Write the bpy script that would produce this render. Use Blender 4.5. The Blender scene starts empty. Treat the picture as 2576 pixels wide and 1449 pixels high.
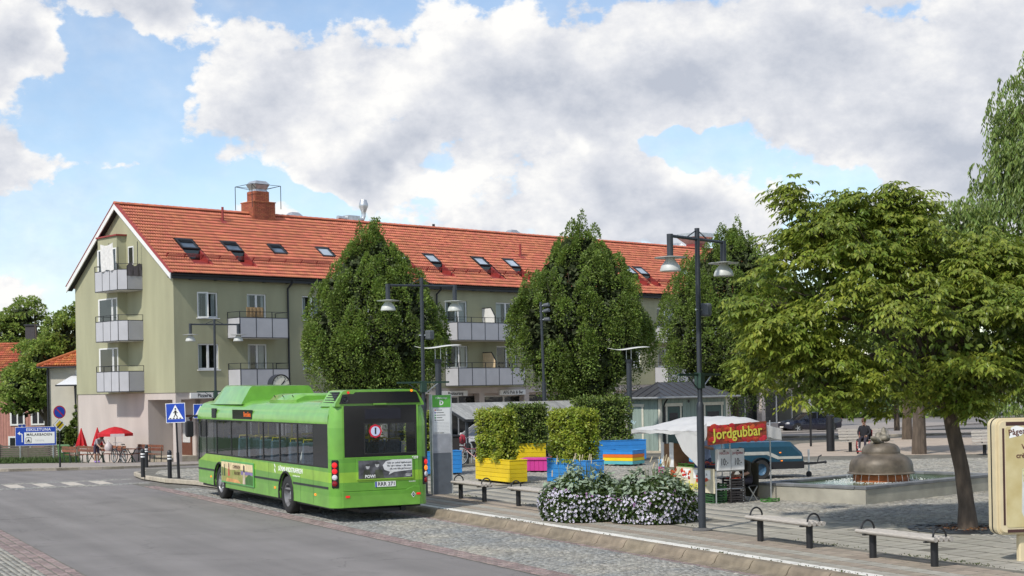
import bpy, bmesh, math, random
import numpy as np
from mathutils import Vector, Matrix, noise as mnoise
random.seed(7); rng = np.random.default_rng(7)
R = math.radians
SC = bpy.context.scene
COL = SC.collection

# ---------------------------------------------------------------- camera
cam = bpy.data.cameras.new('camera'); camo = bpy.data.objects.new('camera', cam); COL.objects.link(camo)
cam.sensor_width = 36; cam.lens = 51.86; cam.shift_y = 0.0977; cam.clip_end = 4000; cam.clip_start = .1
camo.location = (0, 0, 3.1)
camo.rotation_euler = (Matrix.Rotation(R(90), 3, 'X') @ Matrix.Rotation(-0.018, 3, 'Z')).to_euler()
SC.camera = camo
SC.render.resolution_x = 1024; SC.render.resolution_y = 576

# ---------------------------------------------------------------- world: blue sky with cumulus
SUN_EL = R(46); SUN_AZ = (-.60, -.80)          # horizontal direction towards the sun
SC.world = bpy.data.worlds.new('World'); SC.world.use_nodes = True
def build_world():
    nt = SC.world.node_tree; N = nt.nodes; L = nt.links; N.clear()
    def n(t, **k):
        x = N.new(t)
        for a, b in k.items(): setattr(x, a, b)
        return x
    def m(op, a, b=None, clamp=False):
        x = n('ShaderNodeMath', operation=op, use_clamp=clamp)
        for i, v in enumerate((a, b)):
            if v is None: continue
            if isinstance(v, (int, float)): x.inputs[i].default_value = v
            else: L.new(v, x.inputs[i])
        return x.outputs[0]
    def mr(v, a, b, c, d, smooth=True):
        x = n('ShaderNodeMapRange', interpolation_type='SMOOTHSTEP' if smooth else 'LINEAR')
        L.new(v, x.inputs[0])
        for i, q in enumerate((a, b, c, d)): x.inputs[i + 1].default_value = q
        return x.outputs[0]
    tc = n('ShaderNodeTexCoord'); d = tc.outputs['Generated']
    sep = n('ShaderNodeSeparateXYZ'); L.new(d, sep.inputs[0])
    az = m('ARCTAN2', sep.outputs[0], sep.outputs[1])
    cb = n('ShaderNodeCombineXYZ'); L.new(az, cb.inputs[0]); L.new(sep.outputs[2], cb.inputs[1])
    wn = n('ShaderNodeTexNoise'); wn.inputs['Scale'].default_value = 11; wn.inputs['Detail'].default_value = 4; wn.inputs['Roughness'].default_value = .6; L.new(d, wn.inputs['Vector'])
    w1 = n('ShaderNodeVectorMath', operation='MULTIPLY_ADD'); L.new(wn.outputs['Color'], w1.inputs[0]); w1.inputs[1].default_value = (.16, .10, 0); w1.inputs[2].default_value = (-.08, -.05, 0)
    w2 = n('ShaderNodeVectorMath', operation='ADD'); L.new(cb.outputs[0], w2.inputs[0]); L.new(w1.outputs[0], w2.inputs[1]); cb = w2
    mu = n('ShaderNodeVectorMath', operation='MULTIPLY'); L.new(d, mu.inputs[0]); mu.inputs[1].default_value = (1, 1, 1.45)
    def noise(off, det, scale=9.0, rgh=.6):
        ad = n('ShaderNodeVectorMath', operation='ADD'); L.new(mu.outputs[0], ad.inputs[0]); ad.inputs[1].default_value = off
        t = n('ShaderNodeTexNoise'); t.inputs['Scale'].default_value = scale; t.inputs['Detail'].default_value = det; t.inputs['Roughness'].default_value = rgh
        L.new(ad.outputs[0], t.inputs['Vector']); return t.outputs[0]
    def layout():
        s = None
        for (px, py, sx, sy, w) in CLOUDS:      # the cloud banks and the blue openings between them
            a0 = (px - 1288) / 3711; e0 = (976 - py) / 3711
            ml = n('ShaderNodeVectorMath', operation='MULTIPLY_ADD'); L.new(cb.outputs[0], ml.inputs[0]); ml.inputs[1].default_value = (3711 / sx, 3711 / sy, 0); ml.inputs[2].default_value = (-a0 * 3711 / sx, -e0 * 3711 / sy, 0)
            ln = n('ShaderNodeVectorMath', operation='LENGTH'); L.new(ml.outputs[0], ln.inputs[0])
            v = mr(ln.outputs['Value'], 0, 1, w, 0); s = v if s is None else m('ADD', s, v)
        return s
    CLOUDS = [(1250, 260, 900, 330, .22), (1900, 200, 900, 300, .24), (2500, 230, 700, 420, .22), (760, 190, 330, 230, .22), (640, 330, 260, 150, .16),
              (1500, 560, 560, 150, .2), (1000, 430, 420, 110, .1), (1850, 520, 330, 130, .16), (2350, 520, 420, 200, .22), (60, 190, 190, 260, .24),
              (390, 50, 380, 130, .34), (80, 420, 240, 90, .2), (50, 570, 200, 80, .2), (300, 425, 150, 45, .2), (110, 780, 190, 90, .22),
              (520, 430, 230, 60, .1), (90, 700, 260, 50, .08),
              (340, 270, 270, 160, -.26), (680, 30, 300, 110, -.34), (1760, 385, 200, 62, -.28), (2110, 455, 130, 65, -.17), (330, 560, 420, 190, -.2),
              (880, 520, 230, 75, -.24), (330, 700, 300, 120, -.16), (1440, 420, 60, 40, -.10), (1080, 390, 190, 90, .2), (2210, 10, 280, 80, .22), (1640, 5, 90, 40, -.3), (2240, 640, 150, 80, .1)]
    lay = layout(); n0 = noise((0, 0, 0), 9, rgh=.62); n1 = noise((-.016, -.008, .03), 7, rgh=.62)
    d0 = m('ADD', lay, m('ADD', m('MULTIPLY', n0, 1.15), .02))
    mask = mr(d0, .615, .70, 0, 1)
    sky = n('ShaderNodeTexSky', sky_type='NISHITA', sun_disc=False)
    sky.sun_elevation = SUN_EL; sky.sun_rotation = math.atan2(SUN_AZ[0], SUN_AZ[1]); sky.altitude = 0
    sky.air_density = 1; sky.dust_density = .25; sky.ozone_density = 2.0
    sk = n('ShaderNodeVectorMath', operation='SCALE'); L.new(sky.outputs[0], sk.inputs[0]); sk.inputs['Scale'].default_value = .105
    # cloud light: sunlit faces bright, thick bellies and lee sides grey
    thick = mr(d0, .72, 1.05, 0, 1)
    li = m('ADD', m('SUBTRACT', .80, m('MULTIPLY', thick, .66)), m('MULTIPLY', m('SUBTRACT', n0, n1), 3.2))
    li = mr(li, .1, 1.05, 0, 1, False)
    ramp = n('ShaderNodeValToRGB'); e = ramp.color_ramp.elements
    e[0].position = 0; e[0].color = (.33, .355, .41, 1); e[1].position = 1; e[1].color = (.63, .625, .615, 1)
    k = ramp.color_ramp.elements.new(.55); k.color = (.475, .487, .52, 1)
    L.new(li, ramp.inputs[0])
    mx = n('ShaderNodeMix', data_type='RGBA'); veil = mr(noise((.3, .1, .6), 5, 4.0, .7), .42, .66, .10, .42); L.new(m('MAXIMUM', mask, veil), mx.inputs[0]); L.new(sk.outputs[0], mx.inputs[6]); L.new(ramp.outputs[0], mx.inputs[7])
    bg = n('ShaderNodeBackground'); L.new(mx.outputs[2], bg.inputs[0]); bg.inputs[1].default_value = 1.0
    out = n('ShaderNodeOutputWorld'); L.new(bg.outputs[0], out.inputs[0])
build_world()
sl = bpy.data.lights.new('sun', 'SUN'); sl.energy = 2.3; sl.angle = R(2.5); sl.color = (1, .95, .87)
slo = bpy.data.objects.new('sun', sl); COL.objects.link(slo)
sd = Vector((SUN_AZ[0] * math.cos(SUN_EL), SUN_AZ[1] * math.cos(SUN_EL), math.sin(SUN_EL)))
slo.rotation_euler = sd.to_track_quat('Z', 'Y').to_euler()
SC.view_settings.view_transform = 'Standard'; SC.view_settings.look = 'None'
SC.view_settings.exposure = .68; SC.view_settings.gamma = 1; SC.view_settings.use_curve_mapping = False

# ---------------------------------------------------------------- materials
MATS = {}
def mat(name, col, rough=.7, metal=0., var=.12, scale=6., bump=0., bscale=40., isl=0., obr=0., spec=.5, trans=0., emit=None, coat=0., col2=None, detail=4., vstretch=None, aniso=None):
    if name in MATS: return MATS[name]
    m = bpy.data.materials.new(name); m.use_nodes = True; nt = m.node_tree; N = nt.nodes; L = nt.links
    b = N['Principled BSDF']; b.inputs['Roughness'].default_value = rough; b.inputs['Metallic'].default_value = metal
    b.inputs['Specular IOR Level'].default_value = spec; b.inputs['Coat Weight'].default_value = coat; b.inputs['Coat Roughness'].default_value = .06
    tc = N.new('ShaderNodeTexCoord'); vec = tc.outputs['Object']
    if vstretch:
        mp = N.new('ShaderNodeMapping'); mp.inputs['Scale'].default_value = vstretch; L.new(vec, mp.inputs[0]); vec = mp.outputs[0]
    out = None
    nz = N.new('ShaderNodeTexNoise'); nz.inputs['Scale'].default_value = scale; nz.inputs['Detail'].default_value = detail; L.new(vec, nz.inputs['Vector'])
    mx = N.new('ShaderNodeMix'); mx.data_type = 'RGBA'
    c = np.array(col); a = c * (1 - var) if col2 is None else c; d = c * (1 + var) if col2 is None else np.array(col2)
    mx.inputs[6].default_value = (*np.clip(a, 0, 1), 1); mx.inputs[7].default_value = (*np.clip(d, 0, 1), 1)
    rp = N.new('ShaderNodeMapRange'); rp.inputs[1].default_value = .3; rp.inputs[2].default_value = .7; L.new(nz.outputs[0], rp.inputs[0]); L.new(rp.outputs[0], mx.inputs[0])
    out = mx.outputs[2]
    if isl or obr:
        hs = N.new('ShaderNodeHueSaturation'); L.new(out, hs.inputs['Color'])
        if isl: g = N.new('ShaderNodeNewGeometry'); src = g.outputs['Random Per Island']
        else: g = N.new('ShaderNodeObjectInfo'); src = g.outputs['Random']
        am = isl or obr
        if isl and obr:
            g2 = N.new('ShaderNodeObjectInfo'); ad = N.new('ShaderNodeMath'); ad.operation = 'ADD'; L.new(src, ad.inputs[0]); L.new(g2.outputs['Random'], ad.inputs[1])
            fr = N.new('ShaderNodeMath'); fr.operation = 'FRACT'; L.new(ad.outputs[0], fr.inputs[0]); src = fr.outputs[0]
        r2 = N.new('ShaderNodeMapRange'); r2.inputs[3].default_value = 1 - am; r2.inputs[4].default_value = 1 + am; L.new(src, r2.inputs[0]); L.new(r2.outputs[0], hs.inputs['Value'])
        m7 = N.new('ShaderNodeMath'); m7.operation = 'MULTIPLY'; m7.inputs[1].default_value = 7.31; L.new(src, m7.inputs[0])
        f7 = N.new('ShaderNodeMath'); f7.operation = 'FRACT'; L.new(m7.outputs[0], f7.inputs[0])
        r3 = N.new('ShaderNodeMapRange'); r3.inputs[3].default_value = .5 - .05 * am; r3.inputs[4].default_value = .5 + .05 * am; L.new(f7.outputs[0], r3.inputs[0]); L.new(r3.outputs[0], hs.inputs['Hue'])
        out = hs.outputs[0]
    L.new(out, b.inputs['Base Color'])
    if bump:
        n2 = N.new('ShaderNodeTexNoise'); n2.inputs['Scale'].default_value = bscale; n2.inputs['Detail'].default_value = 3; L.new(vec, n2.inputs['Vector'])
        bp = N.new('ShaderNodeBump'); bp.inputs['Strength'].default_value = bump; bp.inputs['Distance'].default_value = .02; L.new(n2.outputs[0], bp.inputs['Height']); L.new(bp.outputs[0], b.inputs['Normal'])
    if trans:      # thin translucent leaf or cloth
        t = N.new('ShaderNodeBsdfTranslucent'); L.new(out, t.inputs[0]); ms = N.new('ShaderNodeMixShader'); ms.inputs[0].default_value = trans
        L.new(b.outputs[0], ms.inputs[1]); L.new(t.outputs[0], ms.inputs[2]); L.new(ms.outputs[0], N['Material Output'].inputs[0])
    if emit:
        b.inputs['Emission Color'].default_value = (*emit[:3], 1); b.inputs['Emission Strength'].default_value = emit[3]
    MATS[name] = m; return m
def glass(name, tint, opac, rough=.02):
    if name in MATS: return MATS[name]
    m = bpy.data.materials.new(name); m.use_nodes = True; nt = m.node_tree; N = nt.nodes; L = nt.links; N.remove(N['Principled BSDF'])
    tr = N.new('ShaderNodeBsdfTransparent'); tr.inputs[0].default_value = (*tint, 1)
    df = N.new('ShaderNodeBsdfDiffuse'); df.inputs[0].default_value = (.02, .022, .024, 1)
    m0 = N.new('ShaderNodeMixShader'); m0.inputs[0].default_value = opac; L.new(tr.outputs[0], m0.inputs[1]); L.new(df.outputs[0], m0.inputs[2])
    gl = N.new('ShaderNodeBsdfGlossy'); gl.inputs['Roughness'].default_value = rough; gl.inputs[0].default_value = (.9, .92, .95, 1)
    lw = N.new('ShaderNodeLayerWeight'); lw.inputs[0].default_value = .5; pw = N.new('ShaderNodeMath'); pw.operation = 'POWER'; pw.inputs[1].default_value = 4; L.new(lw.outputs['Facing'], pw.inputs[0])
    fr = N.new('ShaderNodeMath'); fr.operation = 'MULTIPLY_ADD'; fr.inputs[1].default_value = .85; fr.inputs[2].default_value = .07; L.new(pw.outputs[0], fr.inputs[0])
    ms = N.new('ShaderNodeMixShader'); L.new(fr.outputs[0], ms.inputs[0]); L.new(m0.outputs[0], ms.inputs[1]); L.new(gl.outputs[0], ms.inputs[2])
    tc = N.new('ShaderNodeTexCoord'); nz = N.new('ShaderNodeTexNoise'); nz.inputs['Scale'].default_value = 1.4; L.new(tc.outputs['Object'], nz.inputs['Vector'])
    bp = N.new('ShaderNodeBump'); bp.inputs['Strength'].default_value = .05; bp.inputs['Distance'].default_value = .03; L.new(nz.outputs[0], bp.inputs['Height']); L.new(bp.outputs[0], gl.inputs['Normal'])
    L.new(ms.outputs[0], N['Material Output'].inputs[0]); MATS[name] = m; return m

# ---------------------------------------------------------------- mesh helpers
def tag(o, label=None, cat=None, group=None, kind=None):
    if label: o['label'] = label
    if cat: o['category'] = cat
    if group: o['group'] = group
    if kind: o['kind'] = kind
    return o
def thing(name, label, cat, loc=(0, 0, 0), rz=0., group=None):
    o = bpy.data.objects.new(name, None); COL.objects.link(o); o.location = loc; o.rotation_euler = (0, 0, rz); o.empty_display_size = .3
    return tag(o, label, cat, group)
def link(name, me, parent=None):
    o = bpy.data.objects.new(name, me); COL.objects.link(o)
    if parent is not None: o.parent = parent
    return o
class MB:
    def __init__(s): s.v = []; s.f = []; s.mi = []; s.cur = 0
    def add(s, vs, fs):
        b = len(s.v); s.v += [tuple(x) for x in vs]; s.f += [tuple(i + b for i in f) for f in fs]; s.mi += [s.cur] * len(fs); return s
    def box(s, x0, x1, y0, y1, z0, z1):
        if x0 > x1: x0, x1 = x1, x0
        if y0 > y1: y0, y1 = y1, y0
        return s.add([(x0, y0, z0), (x1, y0, z0), (x1, y1, z0), (x0, y1, z0), (x0, y0, z1), (x1, y0, z1), (x1, y1, z1), (x0, y1, z1)],
                     [(0, 3, 2, 1), (4, 5, 6, 7), (0, 1, 5, 4), (1, 2, 6, 5), (2, 3, 7, 6), (3, 0, 4, 7)])
    def obox(s, c, sx, sy, sz, M=None):
        M = M or Matrix.Identity(3); c = Vector(c)
        p = [c + M @ Vector((a * sx / 2, b * sy / 2, d * sz / 2)) for d in (-1, 1) for a, b in ((-1, -1), (1, -1), (1, 1), (-1, 1))]
        return s.add(p, [(0, 3, 2, 1), (4, 5, 6, 7), (0, 1, 5, 4), (1, 2, 6, 5), (2, 3, 7, 6), (3, 0, 4, 7)])
    def bar(s, p0, p1, w, h=None, up=(0, 0, 1)):
        p0 = Vector(p0); p1 = Vector(p1); d = (p1 - p0); l = d.length; d.normalize(); u = Vector(up)
        if abs(d.dot(u)) > .98: u = Vector((1, 0, 0))
        x = d.cross(u).normalized(); z = x.cross(d); return s.obox((p0 + p1) / 2, w, l, h or w, Matrix((x, d, z)).transposed())
    def cyl(s, p0, p1, r0, r1=None, n=12, caps=True):
        r1 = r0 if r1 is None else r1; p0 = Vector(p0); p1 = Vector(p1); d = (p1 - p0).normalized()
        x = d.orthogonal().normalized(); y = d.cross(x); vs = []
        for p, r in ((p0, r0), (p1, r1)):
            for i in range(n): a = 2 * math.pi * i / n; vs.append(p + (x * math.cos(a) + y * math.sin(a)) * r)
        fs = [(i, (i + 1) % n, n + (i + 1) % n, n + i) for i in range(n)]
        if caps: fs += [tuple(range(n - 1, -1, -1)), tuple(range(n, 2 * n))]
        return s.add(vs, fs)
    def tube(s, pts, r, n=8, closed=False, radii=None):
        pts = [Vector(p) for p in pts]; k = len(pts); vs = []; x = None
        for i, p in enumerate(pts):
            a = pts[(i - 1) % k] if (i or closed) else p; b = pts[(i + 1) % k] if (i < k - 1 or closed) else p
            d = (b - a).normalized()
            x = d.orthogonal().normalized() if x is None else (x - d * x.dot(d)).normalized()
            y = d.cross(x); rr = radii[i] if radii else r
            for j in range(n): t = 2 * math.pi * j / n; vs.append(p + (x * math.cos(t) + y * math.sin(t)) * rr)
        fs = []
        for i in range(k if closed else k - 1):
            for j in range(n):
                q = (i + 1) % k; fs.append((i * n + j, i * n + (j + 1) % n, q * n + (j + 1) % n, q * n + j))
        if not closed: fs += [tuple(range(n - 1, -1, -1)), tuple(range((k - 1) * n, k * n))]
        return s.add(vs, fs)
    def lathe(s, prof, n=24, c=(0, 0, 0), M=None, caps=True):
        c = Vector(c); M = M or Matrix.Identity(3); vs = []; k = len(prof)
        for r, z in prof:
            for i in range(n): a = 2 * math.pi * i / n; vs.append(c + M @ Vector((r * math.cos(a), r * math.sin(a), z)))
        fs = [(i * n + j, i * n + (j + 1) % n, (i + 1) * n + (j + 1) % n, (i + 1) * n + j) for i in range(k - 1) for j in range(n)]
        if caps: fs += [tuple(range(n - 1, -1, -1)), tuple(range((k - 1) * n, k * n))]
        return s.add(vs, fs)
    def prism(s, poly, ax, a, b):
        # extrude a 2-D outline along axis ax from a to b; outline axes: x->(y,z) y->(x,z) z->(x,y)
        k = len(poly)
        def P(p, t): return (t, p[0], p[1]) if ax == 'x' else (p[0], t, p[1]) if ax == 'y' else (p[0], p[1], t)
        vs = [P(p, a) for p in poly] + [P(p, b) for p in poly]
        return s.add(vs, [tuple(range(k - 1, -1, -1)), tuple(range(k, 2 * k))] + [(i, (i + 1) % k, k + (i + 1) % k, k + i) for i in range(k)])
    def poly(s, pts): return s.add(pts, [tuple(range(len(pts)))])
    def loft(s, secs, caps=True, closed=True):
        n = len(secs[0]); vs = [p for q in secs for p in q]
        fs = [(i * n + j, i * n + (j + 1) % n, (i + 1) * n + (j + 1) % n, (i + 1) * n + j) for i in range(len(secs) - 1) for j in range(n if closed else n - 1)]
        if caps: fs += [tuple(range(n - 1, -1, -1)), tuple(range((len(secs) - 1) * n, len(secs) * n))]
        return s.add(vs, fs)
    def ball(s, c, rx, ry=None, rz=None, n=10, k=6, M=None):
        ry = ry or rx; rz = rz or rx; c = Vector(c); M = M or Matrix.Identity(3); vs = [c + M @ Vector((0, 0, -rz))]
        for i in range(1, k):
            t = -math.pi / 2 + math.pi * i / k
            for j in range(n): a = 2 * math.pi * j / n; vs.append(c + M @ Vector((rx * math.cos(t) * math.cos(a), ry * math.cos(t) * math.sin(a), rz * math.sin(t))))
        vs.append(c + M @ Vector((0, 0, rz))); fs = [(0, 1 + (j + 1) % n, 1 + j) for j in range(n)]
        for i in range(k - 2):
            for j in range(n): fs.append((1 + i * n + j, 1 + i * n + (j + 1) % n, 1 + (i + 1) * n + (j + 1) % n, 1 + (i + 1) * n + j))
        t = len(vs) - 1; fs += [(t, t - n + j, t - n + (j + 1) % n) for j in range(n)]
        return s.add(vs, fs)
    def mesh(s, name, mats, smooth=False, bevel=0., seg=1, sharp=35):
        me = bpy.data.meshes.new(name); me.from_pydata(s.v, [], s.f)
        for m in (mats if isinstance(mats, (list, tuple)) else [mats]): me.materials.append(m)
        if any(s.mi): me.polygons.foreach_set('material_index', s.mi)
        bm = bmesh.new(); bm.from_mesh(me); bmesh.ops.recalc_face_normals(bm, faces=bm.faces)
        if bevel:
            ed = [e for e in bm.edges if e.is_manifold and e.calc_face_angle(0) > R(25)]
            bmesh.ops.bevel(bm, geom=ed, offset=bevel, segments=seg, affect='EDGES', clamp_overlap=True)
        bm.to_mesh(me); bm.free()
        if smooth:
            me.polygons.foreach_set('use_smooth', [True] * len(me.polygons)); me.set_sharp_from_angle(angle=R(sharp))
        return me
    def obj(s, name, mats, parent=None, **k): return link(name, s.mesh(name, mats, **k), parent)
def clone(o, parent=None):
    c = o.copy(); COL.objects.link(c); c.parent = parent
    for ch in o.children:
        clone(ch, c)
    return c
def npmesh(name, V, F, material, smooth=False):
    """V (n,3) float array, F (m,k) int array with constant k"""
    me = bpy.data.meshes.new(name); n, k = F.shape
    me.vertices.add(len(V)); me.vertices.foreach_set('co', np.asarray(V, np.float32).ravel())
    me.loops.add(n * k); me.loops.foreach_set('vertex_index', F.astype(np.int32).ravel())
    me.polygons.add(n); me.polygons.foreach_set('loop_start', np.arange(0, n * k, k, dtype=np.int32))
    if smooth: me.polygons.foreach_set('use_smooth', np.ones(n, bool))
    me.update(calc_edges=True)
    if material: me.materials.append(material)
    return me
def text(s, size, material, parent, loc, rot, bold=.0, align='CENTER', name='lettering', wx=1., extr=.002, sp=1.):
    cu = bpy.data.curves.new(name, 'FONT'); cu.body = s; cu.size = size; cu.align_x = align; cu.align_y = 'CENTER'; cu.offset = bold; cu.extrude = extr; cu.resolution_u = 2; cu.space_character = sp
    to = bpy.data.objects.new(name, cu); COL.objects.link(to)
    bpy.context.view_layer.update()
    me = bpy.data.meshes.new_from_object(to.evaluated_get(bpy.context.evaluated_depsgraph_get())); bpy.data.objects.remove(to); bpy.data.curves.remove(cu)
    me.name = name; me.materials.clear(); me.materials.append(material)
    o = link(name, me, parent); o.location = loc; o.rotation_euler = rot; o.scale = (wx, 1, 1); return o
# rotations that turn flat writing (x right, y up) onto a wall that faces -y / +x / -x of its parent
FACE_NY = (R(90), 0, 0); FACE_NX = (R(90), 0, R(-90)); FACE_PX = (R(90), 0, R(90))

# ---------------------------------------------------------------- terrain and street frame
def drop(x, y):
    l = 0 if y < 56 else (.026 * (y - 56) if y < 76.2 else .525 + .038 * (min(y, 90) - 76.2))
    r = 0 if y < 68 else .012 * (min(y, 110) - 68)
    w = min(1, max(0, (x + 8) / 11)); return l * (1 - w) + r * w
def gz(x, y, b=0.): return b - drop(x, y)
SO = (0.10, 31.42); RD = (-.452, .892); RP = (.892, .452); RZ = math.atan2(RP[1], RP[0])      # street frame: s along the kerb, n towards the square
def st(s, n): return (SO[0] + s * RD[0] + n * RP[0], SO[1] + s * RD[1] + n * RP[1])
def sn(x, y): x -= SO[0]; y -= SO[1]; return (x * RD[0] + y * RD[1], x * RP[0] + y * RP[1])
BD = (.738, .675); GD = (-.675, .738); BZ = math.atan2(BD[1], BD[0]); P0 = (-17.4, 76.2); BASE = -.345
def bl(x, y): return (P0[0] + x * BD[0] + y * GD[0], P0[1] + x * BD[1] + y * GD[1])
PZ = .18

def sheet(name, pts, z, material, res=2.5, parent=None, kind='structure', thick=0.):
    bm = bmesh.new(); vs = [bm.verts.new((p[0], p[1], 0)) for p in pts]; bm.faces.new(vs)
    bmesh.ops.triangulate(bm, faces=bm.faces[:])
    xs = [p[0] for p in pts]; ys = [p[1] for p in pts]
    for ax, lo, hi in ((0, min(xs), max(xs)), (1, min(ys), max(ys))):
        c = math.ceil(lo / res) * res
        while c < hi:
            co = [0, 0, 0]; co[ax] = c; no = [0, 0, 0]; no[ax] = 1
            bmesh.ops.bisect_plane(bm, geom=bm.verts[:] + bm.edges[:] + bm.faces[:], plane_co=co, plane_no=no); c += res
    for v in bm.verts: v.co.z = gz(v.co.x, v.co.y, z)
    bmesh.ops.recalc_face_normals(bm, faces=bm.faces)
    for f in bm.faces:
        if f.normal.z < 0: f.normal_flip()
    if thick:
        be = [e for e in bm.edges if e.is_boundary]; r = bmesh.ops.extrude_edge_only(bm, edges=be)
        for g in r['geom']:
            if isinstance(g, bmesh.types.BMVert): g.co.z -= thick
    me = bpy.data.meshes.new(name); bm.to_mesh(me); bm.free(); me.materials.append(material)
    o = link(name, me, parent)
    if kind: o['kind'] = kind
    return o
# ================================================================ ground, road, square
def asphalt():
    m = mat('asphalt', (.215, .199, .188), .9, var=.10, scale=.55, bump=.5, bscale=160, detail=10); N = m.node_tree.nodes; L = m.node_tree.links; b = N['Principled BSDF']; base = b.inputs['Base Color'].links[0].from_socket
    tc = N.new('ShaderNodeTexCoord'); mp = N.new('ShaderNodeMapping'); mp.inputs['Rotation'].default_value = (0, 0, -math.atan2(.892, -.452)); L.new(tc.outputs['Object'], mp.inputs[0])
    def nz(sc, s, det, lo, hi, a, c):
        q = N.new('ShaderNodeMapping'); q.inputs['Scale'].default_value = sc; L.new(mp.outputs[0], q.inputs[0]); t = N.new('ShaderNodeTexNoise'); t.inputs['Scale'].default_value = s; t.inputs['Detail'].default_value = det; L.new(q.outputs[0], t.inputs[0])
        r = N.new('ShaderNodeMapRange'); r.inputs[1].default_value = lo; r.inputs[2].default_value = hi; r.inputs[3].default_value = a; r.inputs[4].default_value = c; L.new(t.outputs[0], r.inputs[0]); return r.outputs[0]
    def mul(x, y): k = N.new('ShaderNodeMath'); k.operation = 'MULTIPLY'; L.new(x, k.inputs[0]); L.new(y, k.inputs[1]); return k.outputs[0]
    v = mul(nz((.06, 1.3, 1), 1, 3, .35, .65, .87, 1.08), nz((.5, .5, 1), 1.0, 6, .62, .72, 1, .84))          # worn wheel tracks, darker spots
    v = mul(v, nz((1, 1, 1), 75, 2, .3, .7, .86, 1.14))                                                       # grit
    vo = N.new('ShaderNodeTexVoronoi'); vo.feature = 'DISTANCE_TO_EDGE'; vo.inputs['Scale'].default_value = .22; wv = N.new('ShaderNodeVectorMath'); wv.operation = 'MULTIPLY_ADD'; t = N.new('ShaderNodeTexNoise'); t.inputs['Scale'].default_value = 1.5; t.inputs['Detail'].default_value = 5; L.new(mp.outputs[0], t.inputs[0]); L.new(t.outputs['Color'], wv.inputs[0]); wv.inputs[1].default_value = (1.6, 1.6, 0); L.new(mp.outputs[0], wv.inputs[2]); L.new(wv.outputs[0], vo.inputs['Vector'])
    r = N.new('ShaderNodeMapRange'); r.inputs[1].default_value = .0; r.inputs[2].default_value = .006; r.inputs[3].default_value = .72; r.inputs[4].default_value = 1; L.new(vo.outputs[0], r.inputs[0]); v = mul(v, r.outputs[0])      # hairline cracks
    hs = N.new('ShaderNodeHueSaturation'); L.new(base, hs.inputs['Color']); L.new(v, hs.inputs['Value']); L.new(hs.outputs[0], b.inputs['Base Color']); return m
M_ASPH = asphalt()
M_MORTAR = mat('joint_sand', (.15, .14, .115), .95, var=.3, scale=3, bump=.4, bscale=90, detail=6)
M_SETT = mat('granite_sett', (.35, .325, .27), .75, var=.25, scale=.9, isl=.26, obr=.15, bump=.3, bscale=60, detail=5, col2=(.25, .245, .22))
M_SETTB = mat('granite_sett_worn', (.33, .31, .26), .72, var=.25, scale=.7, isl=.26, obr=.15, bump=.3, bscale=60, detail=5, col2=(.20, .21, .21))
M_RED = mat('red_sett', (.25, .19, .175), .8, var=.2, scale=2, isl=.22, obr=.2, bump=.3, bscale=60)
M_SLAB = mat('concrete_slab', (.335, .315, .265), .85, var=.14, scale=1.1, isl=.1, obr=.12, bump=.2, bscale=80, detail=7)
M_SLABB = mat('brown_slab', (.30, .25, .195), .85, var=.15, scale=1.1, isl=.12, obr=.12, bump=.2, bscale=80, detail=7)
M_SLABW = mat('white_slab', (.68, .66, .60), .8, var=.08, scale=2, isl=.05, obr=.06, bump=.15, bscale=80, detail=7)
M_KERB = mat('kerb_concrete', (.215, .175, .125), .85, var=.38, scale=3.2, obr=.1, bump=.35, bscale=50, detail=8)
M_KERBG = mat('kerb_granite', (.42, .37, .29), .85, var=.18, scale=4, obr=.12, bump=.3, bscale=50)
M_PAINT = mat('road_paint', (.50, .45, .38), .8, var=.25, scale=7, detail=8)
M_WALK = mat('pavement_tiles', (.30, .265, .235), .9, var=.14, scale=2.4, bump=.2, bscale=50, detail=7)
M_GRASS = mat('grass', (.07, .115, .03), .8, var=.3, scale=4, isl=.35, trans=.3)

road = sheet('road', [(-420, -60), (420, -60), (420, 700), (-420, 700)], -.012, M_ASPH, res=20)
# finer surface where the camera looks: the same asphalt following the fall of the street
near = [st(-40, .3), st(30, .3), (-14, 75), (40, 118), (-70, 118), (-70, 20), (-30, 5)]
sheet('street_surface', [(-75, 12), (14, 12), (14, 118), (-75, 118)], 0., M_ASPH, res=3)

PLAZA = [st(-45, .42), st(8, .42), st(13, -.3), st(18, -1.05), st(21, -1.3), st(23, -1.85), st(26, -2.0), st(28.3, -1.75), st(29.6, -1.1), (-15.0, 59.9), (-14.2, 61.2),
         (-14.2 + BD[0] * 62, 61.2 + BD[1] * 62), (70, 96), (75, 40), (40, -5)]
plaza = sheet('plaza_pavement', PLAZA, PZ, M_MORTAR, res=3, thick=.22)
WALK = [(-70, 67.0), (-24, 67.0), (-19.8, 67.3), (-17, 68.6), (-13.4, 71.8), (-13.4 + BD[0] * 70, 71.8 + BD[1] * 70), bl(70, 3), bl(3, 3), bl(3, 14), (-40, 88), (-70, 88)]
walk = sheet('building_pavement', WALK, .13, M_WALK, res=3, thick=.2)
sheet('lawn', [(-70, 84), (-27.5, 83.5), (-25.2, 81.6), (-24.0, 82.5), (-24, 96), (-32, 130), (-70, 130)], .15, M_GRASS, res=4)

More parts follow.
